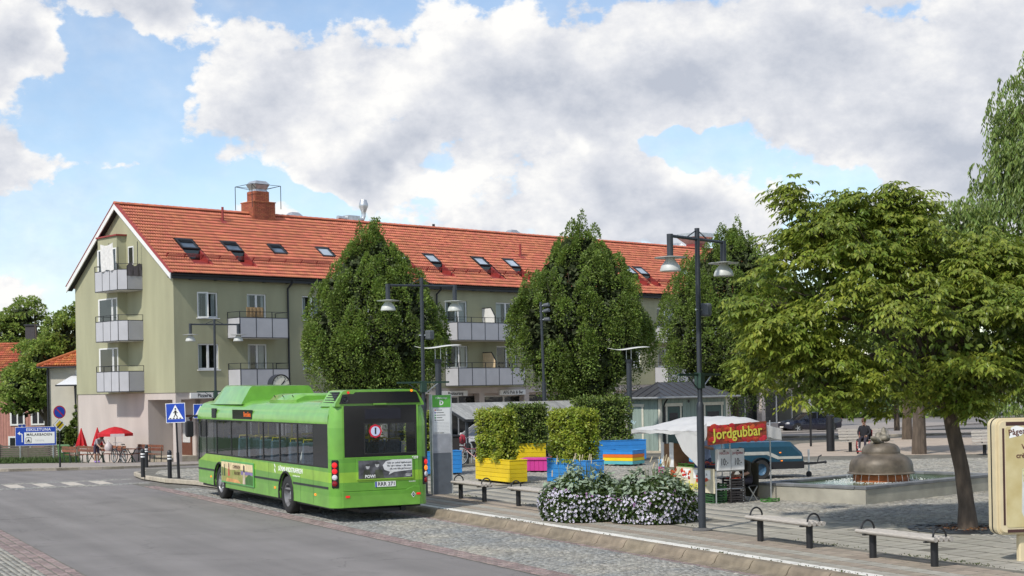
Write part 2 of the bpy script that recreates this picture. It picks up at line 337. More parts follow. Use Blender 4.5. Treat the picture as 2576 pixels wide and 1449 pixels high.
sheet('gravel_area', [(9.5, 58.5), (40, 56), (48, 84), (24, 83.0), (14, 72)], PZ + .006, mat('gravel', (.43, .355, .285), .95, var=.12, scale=2, bump=.4, bscale=60, detail=8), res=4)
def inview(x, y, ymin=21, ymax=60, m=2.5): return (y > ymin) & (y < ymax) & (np.abs(x) < .355 * y + m)
def in_poly(x, y, P):
    c = np.zeros(len(x), bool); j = len(P) - 1
    for i in range(len(P)):
        xi, yi = P[i]; xj, yj = P[j]
        t = ((yi > y) != (yj > y)) & (x < (xj - xi) * (y - yi) / ((yj - yi) or 1e-9) + xi); c ^= t; j = i
    return c
def sett_mesh(L, W, hh, inset, material, name):
    mb = MB(); a, b = L / 2, W / 2; i = inset
    mb.add([(-a, -b, -.03), (a, -b, -.03), (a, b, -.03), (-a, b, -.03), (-a + i, -b + i, hh), (a - i, -b + i, hh), (a - i, b - i, hh), (-a + i, b - i, hh)],
           [(4, 5, 6, 7), (0, 1, 5, 4), (1, 2, 6, 5), (2, 3, 7, 6), (3, 0, 4, 7)])
    return mb.mesh(name, material)
def stones(name, parent, S, N, L, W, top, material, gap=.012, inset=.012, jit=.006, tilt=.006, ang=0., single=300, frame='street', hj=.004):
    """stones laid at street-frame positions S,N (long side along s); the nearest ones are single objects, the rest one mesh"""
    S = np.asarray(S, float); N = np.asarray(N, float); n = len(S)
    if n == 0: return
    L = np.broadcast_to(L, n).copy(); W = np.broadcast_to(W, n).copy()
    X = SO[0] + S * RD[0] + N * RP[0]; Y = SO[1] + S * RD[1] + N * RP[1]
    Z = np.array([top - drop(x, y) for x, y in zip(X, Y)]) + rng.normal(0, hj, n)
    rot = math.atan2(RD[1], RD[0]) + ang + rng.normal(0, jit * 6, n)
    order = np.argsort(Y); one = order[:single]; rest = order[single:]
    pr = [sett_mesh(1, 1, 0, min(.2, inset / .1), material, name) for _ in range(1)]
    base = pr[0]
    for k in one:
        o = link(name, base, parent); o.location = (X[k], Y[k], Z[k]); o.rotation_euler = (rng.normal(0, tilt), rng.normal(0, tilt), rot[k]); o.scale = (L[k] - gap, W[k] - gap, 1)
    if len(rest):
        c, s = np.cos(rot[rest]), np.sin(rot[rest]); a = (L[rest] - gap) / 2; b = (W[rest] - gap) / 2; ia = np.minimum(inset, a * .4); m = len(rest)
        V = np.zeros((m, 8, 3))
        for q, (sx, sy) in enumerate(((-1, -1), (1, -1), (1, 1), (-1, 1))):
            for lev in (0, 1):
                lx = sx * (a - (ia if lev else 0)) + rng.normal(0, jit * .6, m); ly = sy * (b - (ia if lev else 0)) + rng.normal(0, jit * .6, m)
                V[:, q + 4 * lev, 0] = X[rest] + c * lx - s * ly; V[:, q + 4 * lev, 1] = Y[rest] + s * lx + c * ly
                V[:, q + 4 * lev, 2] = Z[rest] + (rng.normal(0, tilt * .3, m) if lev else -.03)
        f = np.array([(4, 5, 6, 7), (0, 1, 5, 4), (1, 2, 6, 5), (2, 3, 7, 6), (3, 0, 4, 7)])
        F = (f[None] + 8 * np.arange(m)[:, None, None]).reshape(-1, 4)
        o = link(name + 's', npmesh(name + 's', V.reshape(-1, 3), F, material), parent); o['kind'] = 'stuff'
def grid(s0, s1, n0, n1, ds, dn, off=.5, js=.0):
    S = []; N = []
    k = 0; n = n0 + dn / 2
    while n < n1:
        ss = np.arange(s0 + (off * ds if k % 2 else 0), s1, ds); ss = ss + rng.normal(0, js, len(ss)); S.append(ss); N.append(np.full(len(ss), n) + rng.normal(0, js * .5, len(ss))); n += dn; k += 1
    return np.concatenate(S), np.concatenate(N)
def keep(S, N, poly=None, ymax=60, ymin=21):
    X = SO[0] + S * RD[0] + N * RP[0]; Y = SO[1] + S * RD[1] + N * RP[1]; m = inview(X, Y, ymin, ymax)
    if poly is not None: m &= in_poly(X, Y, poly)
    return S[m], N[m]
# the bus bay: granite setts between two borders of red setts
bay = sheet('bus_bay', [st(-30, -2.97), st(24, -2.97), st(24, -2.2), st(20, -1.4), st(9, .1), st(-30, .1)], .006, M_MORTAR, res=3)
S, N = grid(-14, 20, -2.48, -.18, .115, .105, js=.008); S, N = keep(S, N); ok = N < np.interp(S, [8, 13, 18, 21], [-.1, -.75, -1.5, -1.75])
stones('sett', bay, S[ok], N[ok], .115, .105, .016, M_SETTB, gap=.014)
S, N = grid(-14, 22, -2.95, -2.5, .21, .15, js=.004); S, N = keep(S, N); stones('red_sett', bay, S, N, .21, .15, .017, M_RED, gap=.012, single=260)
S, N = grid(-14, 8, -.17, -.02, .21, .14); S, N = keep(S, N); stones('red_edge_sett', bay, S, N, .21, .14, .017, M_RED, single=90)
corner = sheet('sett_corner', [st(-30, -9.4), st(14, -9.4), st(14, -25), st(-30, -25)], .006, M_MORTAR, res=3)
S, N = grid(-12, 12, -10.02, -9.41, .30, .20, js=.005); S, N = keep(S, N); stones('red_border_sett', corner, S, N, .30, .20, .018, M_RED, gap=.014, single=200)
S, N = grid(-12, 13, -21, -10.03, .12, .11, js=.012); ok = (SO[1] + S * RD[1] + N * RP[1]) > 18; S, N = S[ok], N[ok]; stones('corner_sett', corner, S, N, .12, .11, .017, M_SETT, gap=.016)
# zebra crossing: painted bars between two bands of setts
zeb = sheet('crossing', [st(23.55, -2.2), st(27.1, -2.3), st(27.1, -24), st(23.55, -24)], .005, M_ASPH, res=3)
for k in range(14):
    n0 = -3.45 - .98 * k; mb = MB(); q = [st(24.35, n0 - .5), st(24.35, n0), st(26.4, n0), st(26.4, n0 - .5)]
    mb.poly([(x, y, gz(x, y, .010)) for x, y in q]); mb.obj('painted_bar', M_PAINT, zeb)
for a, b in ((23.55, 24.25), (26.5, 27.05)):
    S, N = grid(a, b, -17, -2.3, .115, .115, js=.01); S, N = keep(S, N, ymax=64); stones('band_sett', zeb, S, N, .115, .115, .013, M_SETTB, single=60)
# square: setts beyond the slabs, and on the tip by the crossing
S, N = grid(-16, 32, 5.9, 30, .125, .118, js=.014); S, N = keep(S, N, PLAZA, ymax=55, ymin=25)
stones('paving_sett', plaza, S, N, .125, .118, PZ + .012, M_SETT, gap=.016)
S, N = grid(19, 33, -2, 5.9, .125, .12, js=.012); S, N = keep(S, N, [st(19.2, -.9), st(22.6, -1.4), st(26, -1.6), st(29, -.7), st(31, 1.5), st(31, 6), st(19.2, 6)], ymax=64); stones('tip_sett', plaza, S, N, .125, .12, PZ + .012, M_SETT, gap=.016, single=100)
# slabs along the kerb in strips, then the wide slab field behind the drain line
rows = [(.43, .66, M_SLABW, .5), (.66, .98, M_SLAB, .35), (.98, 1.33, M_SLABB, .35), (1.33, 1.68, M_SLAB, .35), (1.68, 2.5, M_SLABB, .41)]
for i, (a, b, mm, ln) in enumerate(rows):
    w = (b - a) / (2 if i == 4 else 1); S, N = grid(-14, 18, a, b, ln, w, off=.5); S, N = keep(S, N)
    stones(('white_slab', 'paving_slab', 'tactile_slab', 'paving_slab', 'paving_slab')[i], plaza, S, N, ln, w, PZ + (.006 if i == 0 else .004), mm, gap=.006 if i else .004, inset=.006, jit=.0008, tilt=.001, hj=.0012, single=60)
S, N = grid(-14, 18, 2.66, 5.86, .35, .70, off=.5); S, N = keep(S, N); stones('field_slab', plaza, S, N, .35, .70, PZ + .004, M_SLAB, gap=.006, inset=.007, jit=.001, tilt=.0012, hj=.002, single=120)
S, N = grid(-14, 18, 2.51, 2.65, .5, .14, off=0); S, N = keep(S, N); stones('drain_cover', plaza, S, N, .5, .14, PZ - .012, mat('drain', (.10, .085, .07), .8, var=.3), gap=.01, single=40)
# kerbs
kerb = thing('kerb', 'tan concrete kerb with a hollow foot along the bus bay', 'kerb', (0, 0, 0))
prof = [(0, -.05), (0, .018), (.09, .022), (.155, .05), (.195, .125), (.235, .172), (.26, .183), (.42, .186), (.42, -.05)]
mb = MB(); mb.loft([[(t, p[0], p[1]) for p in prof] for t in (.013, .987)]); km = mb.mesh('kerb_stone', M_KERB, bevel=.006)
for k in range(-16, 9):
    o = link('kerb_stone', km, kerb); x, y = st(k, 0); o.location = (x, y, 0); o.rotation_euler = (random.gauss(0, .002), 0, math.atan2(RD[1], RD[0])); o.scale = (1, -1, 1)
mb = MB(); mb.box(.008, .992, -.13, 0, -.15, .0); kg = mb.mesh('kerb_stone', M_KERBG, bevel=.015)
def kerb_line(parent, pts, top):
    for a, b in zip(pts[:-1], pts[1:]):
        d = Vector((b[0] - a[0], b[1] - a[1])); L = d.length; n = max(1, round(L / 1.0)); an = math.atan2(d.y, d.x)
        for i in range(n):
            x = a[0] + d.x * i / n; y = a[1] + d.y * i / n; o = link('kerb_stone', kg, parent); z0 = gz(x, y, top); z1 = gz(x + d.x / n, y + d.y / n, top)
            o.location = (x, y, z0 + .004); o.rotation_euler = (0, -math.atan2(z1 - z0, L / n), an); o.scale = (L / n, 1, 1)
kt = thing('kerb', 'pale rounded kerb round the tip of the square by the crossing', 'kerb'); kerb_line(kt, [PLAZA[i] for i in range(1, 11)][::-1], PZ)
kf = thing('kerb', 'low grey kerb along the pavement in front of the green house', 'kerb'); kerb_line(kf, [(-40, 67), (-24, 67.0), (-19.8, 67.3), (-17, 68.6), (-13.4, 71.8), (-2, 82.3)][::-1], .135)
kr = thing('kerb', 'low pale kerb curving in front of the parked dark car', 'kerb'); kerb_line(kr, [(11.8, 85.0), (14.0, 83.2), (17, 82.2), (21, 82.0), (26, 83)][::-1], .32)
sheet('traffic_island', [(11.8, 85.0), (14.0, 83.2), (17, 82.2), (21, 82.0), (26, 83), (34, 90), (20, 92)], .31, M_WALK, res=4, thick=.2)
# ================================================================ apartment house
M_PLAS = mat('green_plaster', (.35, .345, .222), .9, var=.12, scale=.9, vstretch=(1, 1, .25), bump=.35, bscale=30, detail=8)
M_PLASG = mat('beige_plaster', (.50, .44, .40), .9, var=.09, scale=1, vstretch=(1, 1, .3), bump=.35, bscale=30, detail=8)
M_TILE = mat('roof_tile', (.57, .18, .10), .68, var=.10, scale=.5, isl=.14, obr=.10, bump=.15, bscale=40, detail=6)
M_WHITE = mat('white_paint', (.74, .74, .72), .5, var=.05)
M_GREYW = mat('pale_grey_paint', (.66, .65, .62), .6, var=.05)
M_DARK = mat('dark_metal', (.03, .032, .036), .45, metal=.3, var=.1)
M_BLACK = mat('black_paint', (.012, .012, .014), .5, var=.1)
M_REDM = mat('red_sheet_metal', (.27, .035, .03), .5, var=.15)
M_PANEL = mat('balcony_panel', (.44, .44, .46), .55, var=.05, scale=2)
M_GALV = mat('galvanised_metal', (.55, .57, .58), .38, metal=.75, var=.18, scale=5)
M_GLASS = glass('window_glass', (.75, .8, .8), .12)
M_CURT = mat('curtain', (.55, .56, .55), .9, var=.25, scale=14, vstretch=(12, 12, .4))
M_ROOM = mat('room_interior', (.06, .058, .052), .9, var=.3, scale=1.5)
M_BRICK = mat('chimney_brick', (.36, .115, .06), .9, var=.25, scale=5, obr=.25, isl=.15, bump=.4, bscale=60)
M_MORT = mat('brick_mortar', (.30, .22, .18), .95, var=.2)
LEN = 54.; DEP = 11.1; EAVE = 9.86; RIDGE_Y = DEP / 2
house = thing('apartment_house', 'long green plastered apartment house with red tiled roof and ground floor shops', 'building', (P0[0], P0[1], BASE), BZ)

UP0, UP1 = 7.42, 8.77; LO0, LO1 = 4.70, 6.07
wins = []      # facade openings (x0,x1,z0,z1,kind)
for x0, w in ((1.38, 1.25), (7.97, 1.3), (11.3, 1.3), (14.4, 1.3), (18.25, 1.75), (27.4, 1.3), (31.0, 1.3), (34.2, 1.3), (37.2, 1.7), (46.0, 1.3), (49.5, 1.3)):
    wins += [(x0, x0 + w, UP0, UP1, 'w'), (x0, x0 + w, LO0, LO1, 'w')]
for x0, w in ((4.42, 1.22), (22.35, 1.7), (41.2, 1.7)):
    wins += [(x0, x0 + w, 6.62, UP1, 'd'), (x0, x0 + w, 3.92, LO1, 'd')]
def wall_with_holes(W, z0, z1, holes, thick=.3):
    """plane wall in local x,z facing -y as a grid of quads with openings and reveals"""
    xs = sorted({0, W} | {h[0] for h in holes} | {h[1] for h in holes}); zs = sorted({z0, z1} | {h[2] for h in holes} | {h[3] for h in holes}); mb = MB()
    for a, b in zip(xs[:-1], xs[1:]):
        for c, d in zip(zs[:-1], zs[1:]):
            if any(h[0] <= a and b <= h[1] and h[2] <= c and d <= h[3] for h in holes): continue
            mb.poly([(a, 0, c), (b, 0, c), (b, 0, d), (a, 0, d)])
    for x0, x1, c, d in [h[:4] for h in holes]:
        mb.poly([(x0, 0, c), (x0, thick, c), (x0, thick, d), (x0, 0, d)]); mb.poly([(x1, 0, c), (x1, 0, d), (x1, thick, d), (x1, thick, c)])
        mb.poly([(x0, 0, d), (x0, thick, d), (x1, thick, d), (x1, 0, d)]); mb.poly([(x0, 0, c), (x1, 0, c), (x1, thick, c), (x0, thick, c)])
    return mb
ZB = 3.52
wall_with_holes(LEN, ZB, EAVE, wins).obj('wall', M_PLAS, house)
# gable: outline with the projecting bay added separately
mb = MB(); mb.poly([(0, 0, ZB), (0, 0, EAVE), (0, RIDGE_Y, EAVE + RIDGE_Y * .7), (0, DEP, EAVE), (0, DEP, ZB)]); mb.obj('gable_wall', M_PLAS, house)
mb = MB(); mb.poly([(LEN, 0, 0), (LEN, 0, EAVE), (LEN, RIDGE_Y, EAVE + RIDGE_Y * .7), (LEN, DEP, EAVE), (LEN, DEP, 0)]); mb.poly([(0, DEP, 0), (0, DEP, EAVE), (LEN, DEP, EAVE), (LEN, DEP, 0)]); mb.obj('back_wall', M_PLAS, house)
# ground floor: gable base with the entrance niche, pillar, arcade
mb = MB(); mb.box(.04, .30, 2.95, DEP - .05, -1.2, ZB); mb.box(.04, LEN, .04, 2.95, 3.16, ZB - .002); mb.box(.04, .36, .04, .36, -1, 3.16); mb.box(.3, 2.2, 2.95, 3.2, -1, 3.16); mb.obj('base_wall', M_PLASG, house)
mb = MB(); mb.box(1.9, 2.15, 1.15, 2.95, -.5, 3.16); mb.box(1.9, 2.9, 1.15, 1.3, -.5, 3.16); mb.obj('niche_wall', M_PLASG, house)
mb = MB(); mb.box(.45, 1.9, 1.15, 2.95, -.6, .17); mb.box(.15, .45, 1.25, 2.95, -.6, .02); mb.obj('doorstep', M_KERBG, house)
d = MB().box(1.84, 1.9, 1.62, 2.62, .17, 2.32).obj('door', mat('brown_door', (.13, .05, .03), .6), house)
MB().box(1.82, 1.84, 1.74, 2.5, .85, 2.2).obj('door_panel', mat('grey_door_panel', (.55, .55, .54), .5), d); MB().cyl((1.76, 1.72, 1.3), (1.83, 1.72, 1.3), .04).obj('handle', M_GALV, d)
MB().box(1.812, 1.82, 1.98, 2.12, 1.35, 1.75).obj('notice', M_WHITE, d)
# shop fronts set back under the lintel
shop = []; x = 2.9
for a in (6.4, 9.9, 13.4, 17.1, 20.9, 24.65, 28.6, 32.6, 36.6, 40.6, 44.6, 48.6): MB().box(a, a + .42, .04, .5, -1, 3.16).obj('pillar', M_PLASG, house)
mb = MB(); mb.box(2.9, LEN, .62, .8, -1, .45); mb.box(2.9, LEN, .62, .8, 3.0, 3.16); mb.obj('shop_base', M_PLASG, house)
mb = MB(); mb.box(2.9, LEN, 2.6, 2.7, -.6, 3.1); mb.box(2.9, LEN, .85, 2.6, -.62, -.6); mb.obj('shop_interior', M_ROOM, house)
k = 0; xx = 2.95
while xx < LEN - 2:
    w = 1.75 if k % 2 else 1.95; x1 = min(xx + w, LEN)
    fr = MB(); t = .06
    fr.box(xx, xx + t, .64, .72, .45, 3.0); fr.box(x1 - t, x1, .64, .72, .45, 3.0); fr.box(xx + t, x1 - t, .64, .72, .45, .52); fr.box(xx + t, x1 - t, .64, .72, 2.93, 3.0)
    o = fr.obj('shop_window', M_GREYW if k % 3 else M_DARK, house)
    MB().poly([(xx + t, .68, .52), (x1 - t, .68, .52), (x1 - t, .68, 2.93), (xx + t, .68, 2.93)]).obj('pane', M_GLASS, o)
    xx = x1 + .004; k += 1
for i in range(26):
    a = 3.5 + i * 1.9 + random.uniform(-.4, .4); MB().box(a, a + random.uniform(.4, 1.0), 1.5, 2.0, -.6, random.uniform(.5, 1.3)).obj('shop_furniture', mat('shop_goods', (.22, .19, .16), .8, var=.5, scale=2, obr=.6), house)
MB().prism([(2.95, .02), (4.4, .35), (4.4, .28), (2.95, -.3)], 'y', .2, .55).obj('ramp', M_GALV, house)
M_INK = mat('sign_ink', (.02, .02, .022), .6)
for (a, b, z0, z1, s, sx, size) in ((.85, 6.3, 3.2, 3.49, 'Pizzeria Bam', 1.95, .27), (17.75, 19.85, 3.02, 3.34, 'Restaurang', 18.9, .27), (22.5, 24.65, 3.02, 3.34, 'AFG Pub & Bar', 23.6, .27), (9.2, 13.0, 3.05, 3.34, '', 0, 0)):
    o = MB().box(a, b, -.09, .036, z0, z1).obj('shop_sign', M_WHITE, house, bevel=.006)
    if s: text(s, size, M_INK, o, (sx, -.094, (z0 + z1) / 2), FACE_NY, bold=.004)
MB().box(26.6, 27.9, -.06, .036, 2.35, 2.6).obj('red_sign', mat('red_sign', (.5, .02, .03), .5), house)

def window(x0, x1, z0, z1, kind, ajar=False, parent=house, curt=True):
    f = MB(); t = .075; d0, d1 = .07, .14; mid = (x0 + x1) / 2 if kind != 'n' else None
    f.box(x0, x0 + t, d0, d1, z0, z1); f.box(x1 - t, x1, d0, d1, z0, z1); f.box(x0 + t, x1 - t, d0, d1, z1 - t, z1); f.box(x0 + t, x1 - t, d0, d1, z0, z0 + t + .02)
    if mid: f.box(mid - .06, mid + .06, d0, d1, z0 + t, z1 - t)
    o = f.obj('window' if kind != 'd' else 'balcony_door', M_WHITE, parent)
    cols = [(x0 + t, mid - .06), (mid + .06, x1 - t)] if mid else [(x0 + t, x1 - t)]
    for i, (a, b) in enumerate(cols):
        MB().poly([(a, .11, z0 + t), (b, .11, z0 + t), (b, .11, z1 - t), (a, .11, z1 - t)]).obj('pane', M_GLASS, o)
        if curt and random.random() < .75:
            w = (b - a) * random.uniform(.3, .75); c0 = a if i == 0 else b - w
            MB().poly([(c0, .22, z0), (c0 + w, .22, z0), (c0 + w, .22, z1), (c0, .22, z1)]).obj('curtain', M_CURT, o)
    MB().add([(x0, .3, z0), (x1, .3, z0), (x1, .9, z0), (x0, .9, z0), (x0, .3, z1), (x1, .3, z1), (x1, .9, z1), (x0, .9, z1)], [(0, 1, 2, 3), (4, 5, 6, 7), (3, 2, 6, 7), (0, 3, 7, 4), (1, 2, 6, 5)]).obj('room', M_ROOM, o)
    if kind == 'w': MB().box(x0 - .05, x1 + .08, -.06, .07, z0 - .05, z0).obj('sill', M_WHITE, o)
    if ajar:       # left casement standing open
        w = (x1 - x0) / 2 - .05; a = R(28); c = MB(); M_ = Matrix.Rotation(-a, 3, 'Z'); h = Vector((x0 + .04, .07, 0))
        for (p, q, e, g) in ((0, .06, z0, z1), (w - .06, w, z0, z1), (.06, w - .06, z0, z0 + .06), (.06, w - .06, z1 - .06, z1)):
            c.obox(h + M_ @ Vector(((p + q) / 2, -.03, (e + g) / 2)), q - p, .05, g - e, M_)
        k_ = c.obj('casement', M_WHITE, o); P = [h + M_ @ Vector((p, -.03, z)) for p, z in ((.06, z0 + .06), (w - .06, z0 + .06), (w - .06, z1 - .06), (.06, z1 - .06))]
        MB().poly(P).obj('pane', M_GLASS, k_)
    return o
for (a, b, c, d_, k_) in wins: window(a, b, c, d_, k_, ajar=(abs(a - 18.25) < .01 or (abs(a - 1.38) < .01 and c > 7)))
def balcony(x0, x1, zf, parent=house, D=1.2, div=None, n=4):
    """front balcony: slab, rail frame and panels"""
    o = MB().prism([(x0 + .45, .0), (x0 + .02, -D * .55), (x0 + .02, -D + .0), (x1 - .02, -D), (x1 - .02, 0)] if False else [(x0, .0), (x0, -D + .02), (x1, -D + .02), (x1, 0)], 'z', zf - .16, zf).obj('balcony', M_GREYW, parent)
    zt = zf + .93; zr = zt + .31; c = .5
    pts = [(x0, 0), (x0, -D + c * .0), (x1, -D), (x1, 0)]
    pts = [(x0, 0), (x0, -D), (x1, -D), (x1, 0)]
    edges = [(pts[0], pts[1], 1), (pts[1], pts[2], n), (pts[2], pts[3], 1)]
    for a, b, m in edges:
        for i in range(m):
            p = Vector(a).lerp(Vector(b), i / m); q = Vector(a).lerp(Vector(b), (i + 1) / m); d = (q - p).normalized() * .02
            MB().bar((p.x + d.x, p.y + d.y, zf + .4), (q.x - d.x, q.y - d.y, zf + .4), .02, 1.04).obj('panel', M_PANEL, o)
            MB().bar((p.x, p.y, zf - .13), (p.x, p.y, zr), .035).obj('post', M_DARK, o)
        MB().bar((a[0], a[1], zr), (b[0], b[1], zr), .028).obj('rail', M_DARK, o); MB().bar((a[0], a[1], zt), (b[0], b[1], zt), .035).obj('rail', M_DARK, o); MB().bar((a[0], a[1], zf - .13), (b[0], b[1], zf - .13), .035).obj('rail', M_DARK, o)
    MB().bar((x1, 0, zf - .13), (x1, 0, zr), .035).obj('post', M_DARK, o); MB().bar((x1, -D, zf - .13), (x1, -D, zr), .036).obj('post', M_DARK, o)
    if div:
        dx, m = div; pr = [(0, zf), (-D + .05, zf), (-D + .05, zf + 1.35), (-D + .4, zf + 1.85), (0, zf + 1.85)]
        MB().prism(pr, 'x', dx, dx + .03).obj('divider', m, o)
        MB().prism([(x, z) for x, z in [(-D + .05, zf), (-D + .0, zf), (-D + .0, zf + 1.37), (-D + .38, zf + 1.9), (0, zf + 1.9), (0, zf + 1.85), (-D + .4, zf + 1.85), (-D + .05, zf + 1.35)]], 'x', dx - .01, dx + .04).obj('divider_edge', M_DARK, o)
    return o
for zf in (6.49, 3.77):
    balcony(3.2, 6.2, zf, n=3); balcony(18.2, 23.6, zf, n=5, div=(21.2, M_GREYW if zf > 5 else mat('wood_screen', (.62, .48, .30), .7))); balcony(36.9, 42.9, zf, n=5)
mb = MB()
for i in range(9): mb.box(3.65 + i * .115, 3.755 + i * .115, -1.16 + .03 * (i % 2), -1.13 + .03 * (i % 2), 7.0, 7.97)
mb.obj('reed_screen', mat('reed', (.36, .24, .12), .9, var=.4, scale=30, vstretch=(20, 20, 1)), house)

# gable bay with its windows and three balconies
BY0, BY1, BX = 4.95, 7.75, -.5
mb = MB(); mb.prism([(0, BY0), (BX, BY0 + .12), (BX, BY1 - .5), (0, BY1)], 'z', ZB, 12.05); mb.obj('bay', M_PLAS, house)
MB().prism([(.0, BY0 - .1), (BX - .1, BY0 - .02), (BX - .1, BY1 - .45), (0, BY1 + .05)], 'z', 12.052, 12.13).obj('bay_roof', M_REDM, house)
for fl, zf in enumerate((3.77, 6.47, 9.17)):
    z0, z1 = zf + .95, zf + 2.25
    def pane_x(y0, y1, za, zb, x=BX, nm='bay_window'):
        f = MB(); t = .07; xo = x - .03
        f.box(xo, x + .02, y0, y0 + t, za, zb); f.box(xo, x + .02, y1 - t, y1, za, zb); f.box(xo, x + .02, y0 + t, y1 - t, za, za + t); f.box(xo, x + .02, y0 + t, y1 - t, zb - t, zb)
        o = f.obj(nm, M_WHITE, house); MB().poly([(x - .012, y0 + t, za + t), (x - .012, y1 - t, za + t), (x - .012, y1 - t, zb - t), (x - .012, y0 + t, zb - t)]).obj('pane', M_GLASSD, o); return o
    M_GLASSD = glass('dark_window_glass', (.2, .22, .22), .75)
    pane_x(BY0 + .72, BY1 - .56, z0 - .25, z1); pane_x(BY0 + .16, BY0 + .68, zf + .1, z1)
    # slanted left casements
    p = Vector((BX, BY1 - .5, 0)); q = Vector((0, BY1, 0)); dd = (q - p); Ln = dd.length; dd.normalize(); nn = Vector((-dd.y, dd.x, 0)); nn = nn if nn.x < 0 else -nn
    f = MB(); Mx = Matrix((dd, nn, Vector((0, 0, 1)))).transposed()
    for a, b, e, g in ((.03, .10, z0, z1), (Ln / 2 - .05, Ln / 2 + .05, z0, z1), (Ln - .1, Ln - .03, z0, z1), (.1, Ln - .1, z0, z0 + .07), (.1, Ln - .1, z1 - .07, z1)):
        f.obox(p + dd * (a + b) / 2 + nn * .02 + Vector((0, 0, (e + g) / 2)), b - a, .06, g - e, Mx)
    o = f.obj('bay_window', M_WHITE, house); P = [p + dd * a + nn * .012 + Vector((0, 0, z)) for a, z in ((.06, z0 + .03), (Ln - .06, z0 + .03), (Ln - .06, z1 - .03), (.06, z1 - .03))]; MB().poly(P).obj('pane', M_GLASSD, o)
    MB().obox(p + dd * Ln / 2 + nn * .06 + Vector((0, 0, z0 - .03)), Ln + .1, .12, .04, Mx).obj('sill', M_WHITE, o)
    # balcony round the bay: back along the wall to y=3.2
    y0, y1, D = 3.25, 6.15, 1.25; c = .38; pl = [(0, y0), (-D + c, y0), (-D, y0 + c), (-D, y1), (BX, y1)]
    bo = MB().prism([(0, y0), (-D + c, y0), (-D, y0 + c), (-D, y1), (0, y1)], 'z', zf - .17, zf).obj('balcony', M_GREYW, house)
    segs = [(pl[0], pl[1], 1), (pl[1], pl[2], 1), (pl[2], pl[3], 3), (pl[3], pl[4], 1)]; zt = zf + .93; zr = zt + .30
    for a, b, m in segs:
        for i in range(m):
            pa = Vector(a).lerp(Vector(b), i / m); pb = Vector(a).lerp(Vector(b), (i + 1) / m); d2 = (pb - pa).normalized() * .02
            po = MB().bar((pa.x + d2.x, pa.y + d2.y, zf + .4), (pb.x - d2.x, pb.y - d2.y, zf + .4), .02, 1.04).obj('panel', M_PANEL, bo)
            if a == pl[0]:      # ribs of the corrugated side panel
                g = MB()
                for r_ in range(22): t = (r_ + .5) / 22; w = pa.lerp(pb, t); g.box(w.x - .012, w.x + .012, w.y - .022, w.y - .0105, zf - .1, zf + .9)
                g.obj('rib', M_PANEL, po)
            MB().bar((pa.x, pa.y, zf - .14), (pa.x, pa.y, zr if (m > 1 or a != pl[1]) else zt), .035).obj('post', M_DARK, bo)
        for zz, w in ((zr, .026), (zt, .035), (zf - .14, .035)): MB().bar((a[0], a[1], zz), (b[0], b[1], zz), w).obj('rail', M_DARK, bo)
window_small = pane_x(4.12, 4.72, 10.45, 11.45, x=0, nm='gable_window')
# washing and nets on the top balcony
def cloth(name, m, x, ya, yb, za, zb, sag=.08, amp=.05, n=14):
    mb = MB(); vs = []; fs = []; k = 7
    for i in range(n + 1):
        t = i / n
        for j in range(k + 1):
            u = j / k; vs.append((x + amp * math.sin(t * 17 + u * 2) * (.4 + u), ya + (yb - ya) * t, zb + (za - zb) * (u) - sag * math.sin(math.pi * t) * (1 - u) - .04 * math.sin(t * 9) * u))
    for i in range(n):
        for j in range(k): a = i * (k + 1) + j; fs.append((a, a + 1, a + k + 2, a + k + 1))
    return mb.add(vs, fs).obj(name, m, house, smooth=True, sharp=80)
cloth('hanging_sheet', mat('white_cloth', (.75, .74, .72), .9, trans=.2), -1.32, 3.95, 5.3, 10.1, 11.55, .12, .035)
cloth('hanging_net', mat('dark_net', (.09, .08, .09), .9), -.62, 3.2, 3.26, 10.05, 10.5); 
mb = MB(); vs = []
for i in range(9): vs += [(-.05 - .11 * i, 3.21 + .02 * math.sin(i * 2), 9.75), (-.05 - .11 * i, 3.2, 10.35 + .09 * math.sin(i * 1.3))]
mb.add(vs, [(2 * i, 2 * i + 2, 2 * i + 3, 2 * i + 1) for i in range(8)]).obj('balcony_cover', mat('dark_net', (.09, .08, .09), .9), house)
for yy, xx, h in ((3.25, -.25, 1.6), (3.6, -1.2, 1.3), (4.5, -1.25, 1.55)): MB().cyl((xx, yy, 10.0), (xx, yy, 10.0 + h), .02).obj('pole', M_DARK, house)

# ---- roof
EX = -.38; EY = -.36; sl = .70; cs = 1 / math.hypot(1, sl); sn_ = sl * cs; SLOPE = (RIDGE_Y - EY) / cs; RZ0 = EAVE + EY * sl + .06      # eave line
ZR_ = RZ0 + (RIDGE_Y - EY) * sl - .03
def rp(a, r, h=0.): return Vector((EX + a, EY + r * cs - h * sn_, RZ0 + r * sn_ + h * cs))      # point on the front slope: a along, r up the slope, h off it

mb = MB()
mb.prism([(RIDGE_Y, RZ0 + (RIDGE_Y - EY) * sl + .05), (DEP - EY, RZ0 - .02), (DEP - EY, RZ0 - .08), (RIDGE_Y, RZ0 + (RIDGE_Y - EY) * sl - .015)], 'x', EX + .05, LEN + .3); mb.obj('rear_slope', M_TILE, house)
for side in (0, 1):      # barge boards
    y_ = EY if side == 0 else DEP - EY; zr_ = RZ0 + (RIDGE_Y - EY) * sl
    MB().prism([(y_, RZ0 + .02), (RIDGE_Y, zr_ + .05), (RIDGE_Y, zr_ - .27), (y_, RZ0 - .30)], 'x', EX - .0, EX + .055).obj('barge_board', M_WHITE, house)
    MB().prism([(y_, RZ0 + .06), (RIDGE_Y, zr_ + .10), (RIDGE_Y, zr_ + .05), (y_, RZ0 + .02)], 'x', EX - .03, EX + .24).obj('verge_trim', mat('verge_trim', (.34, .06, .05), .6), house)
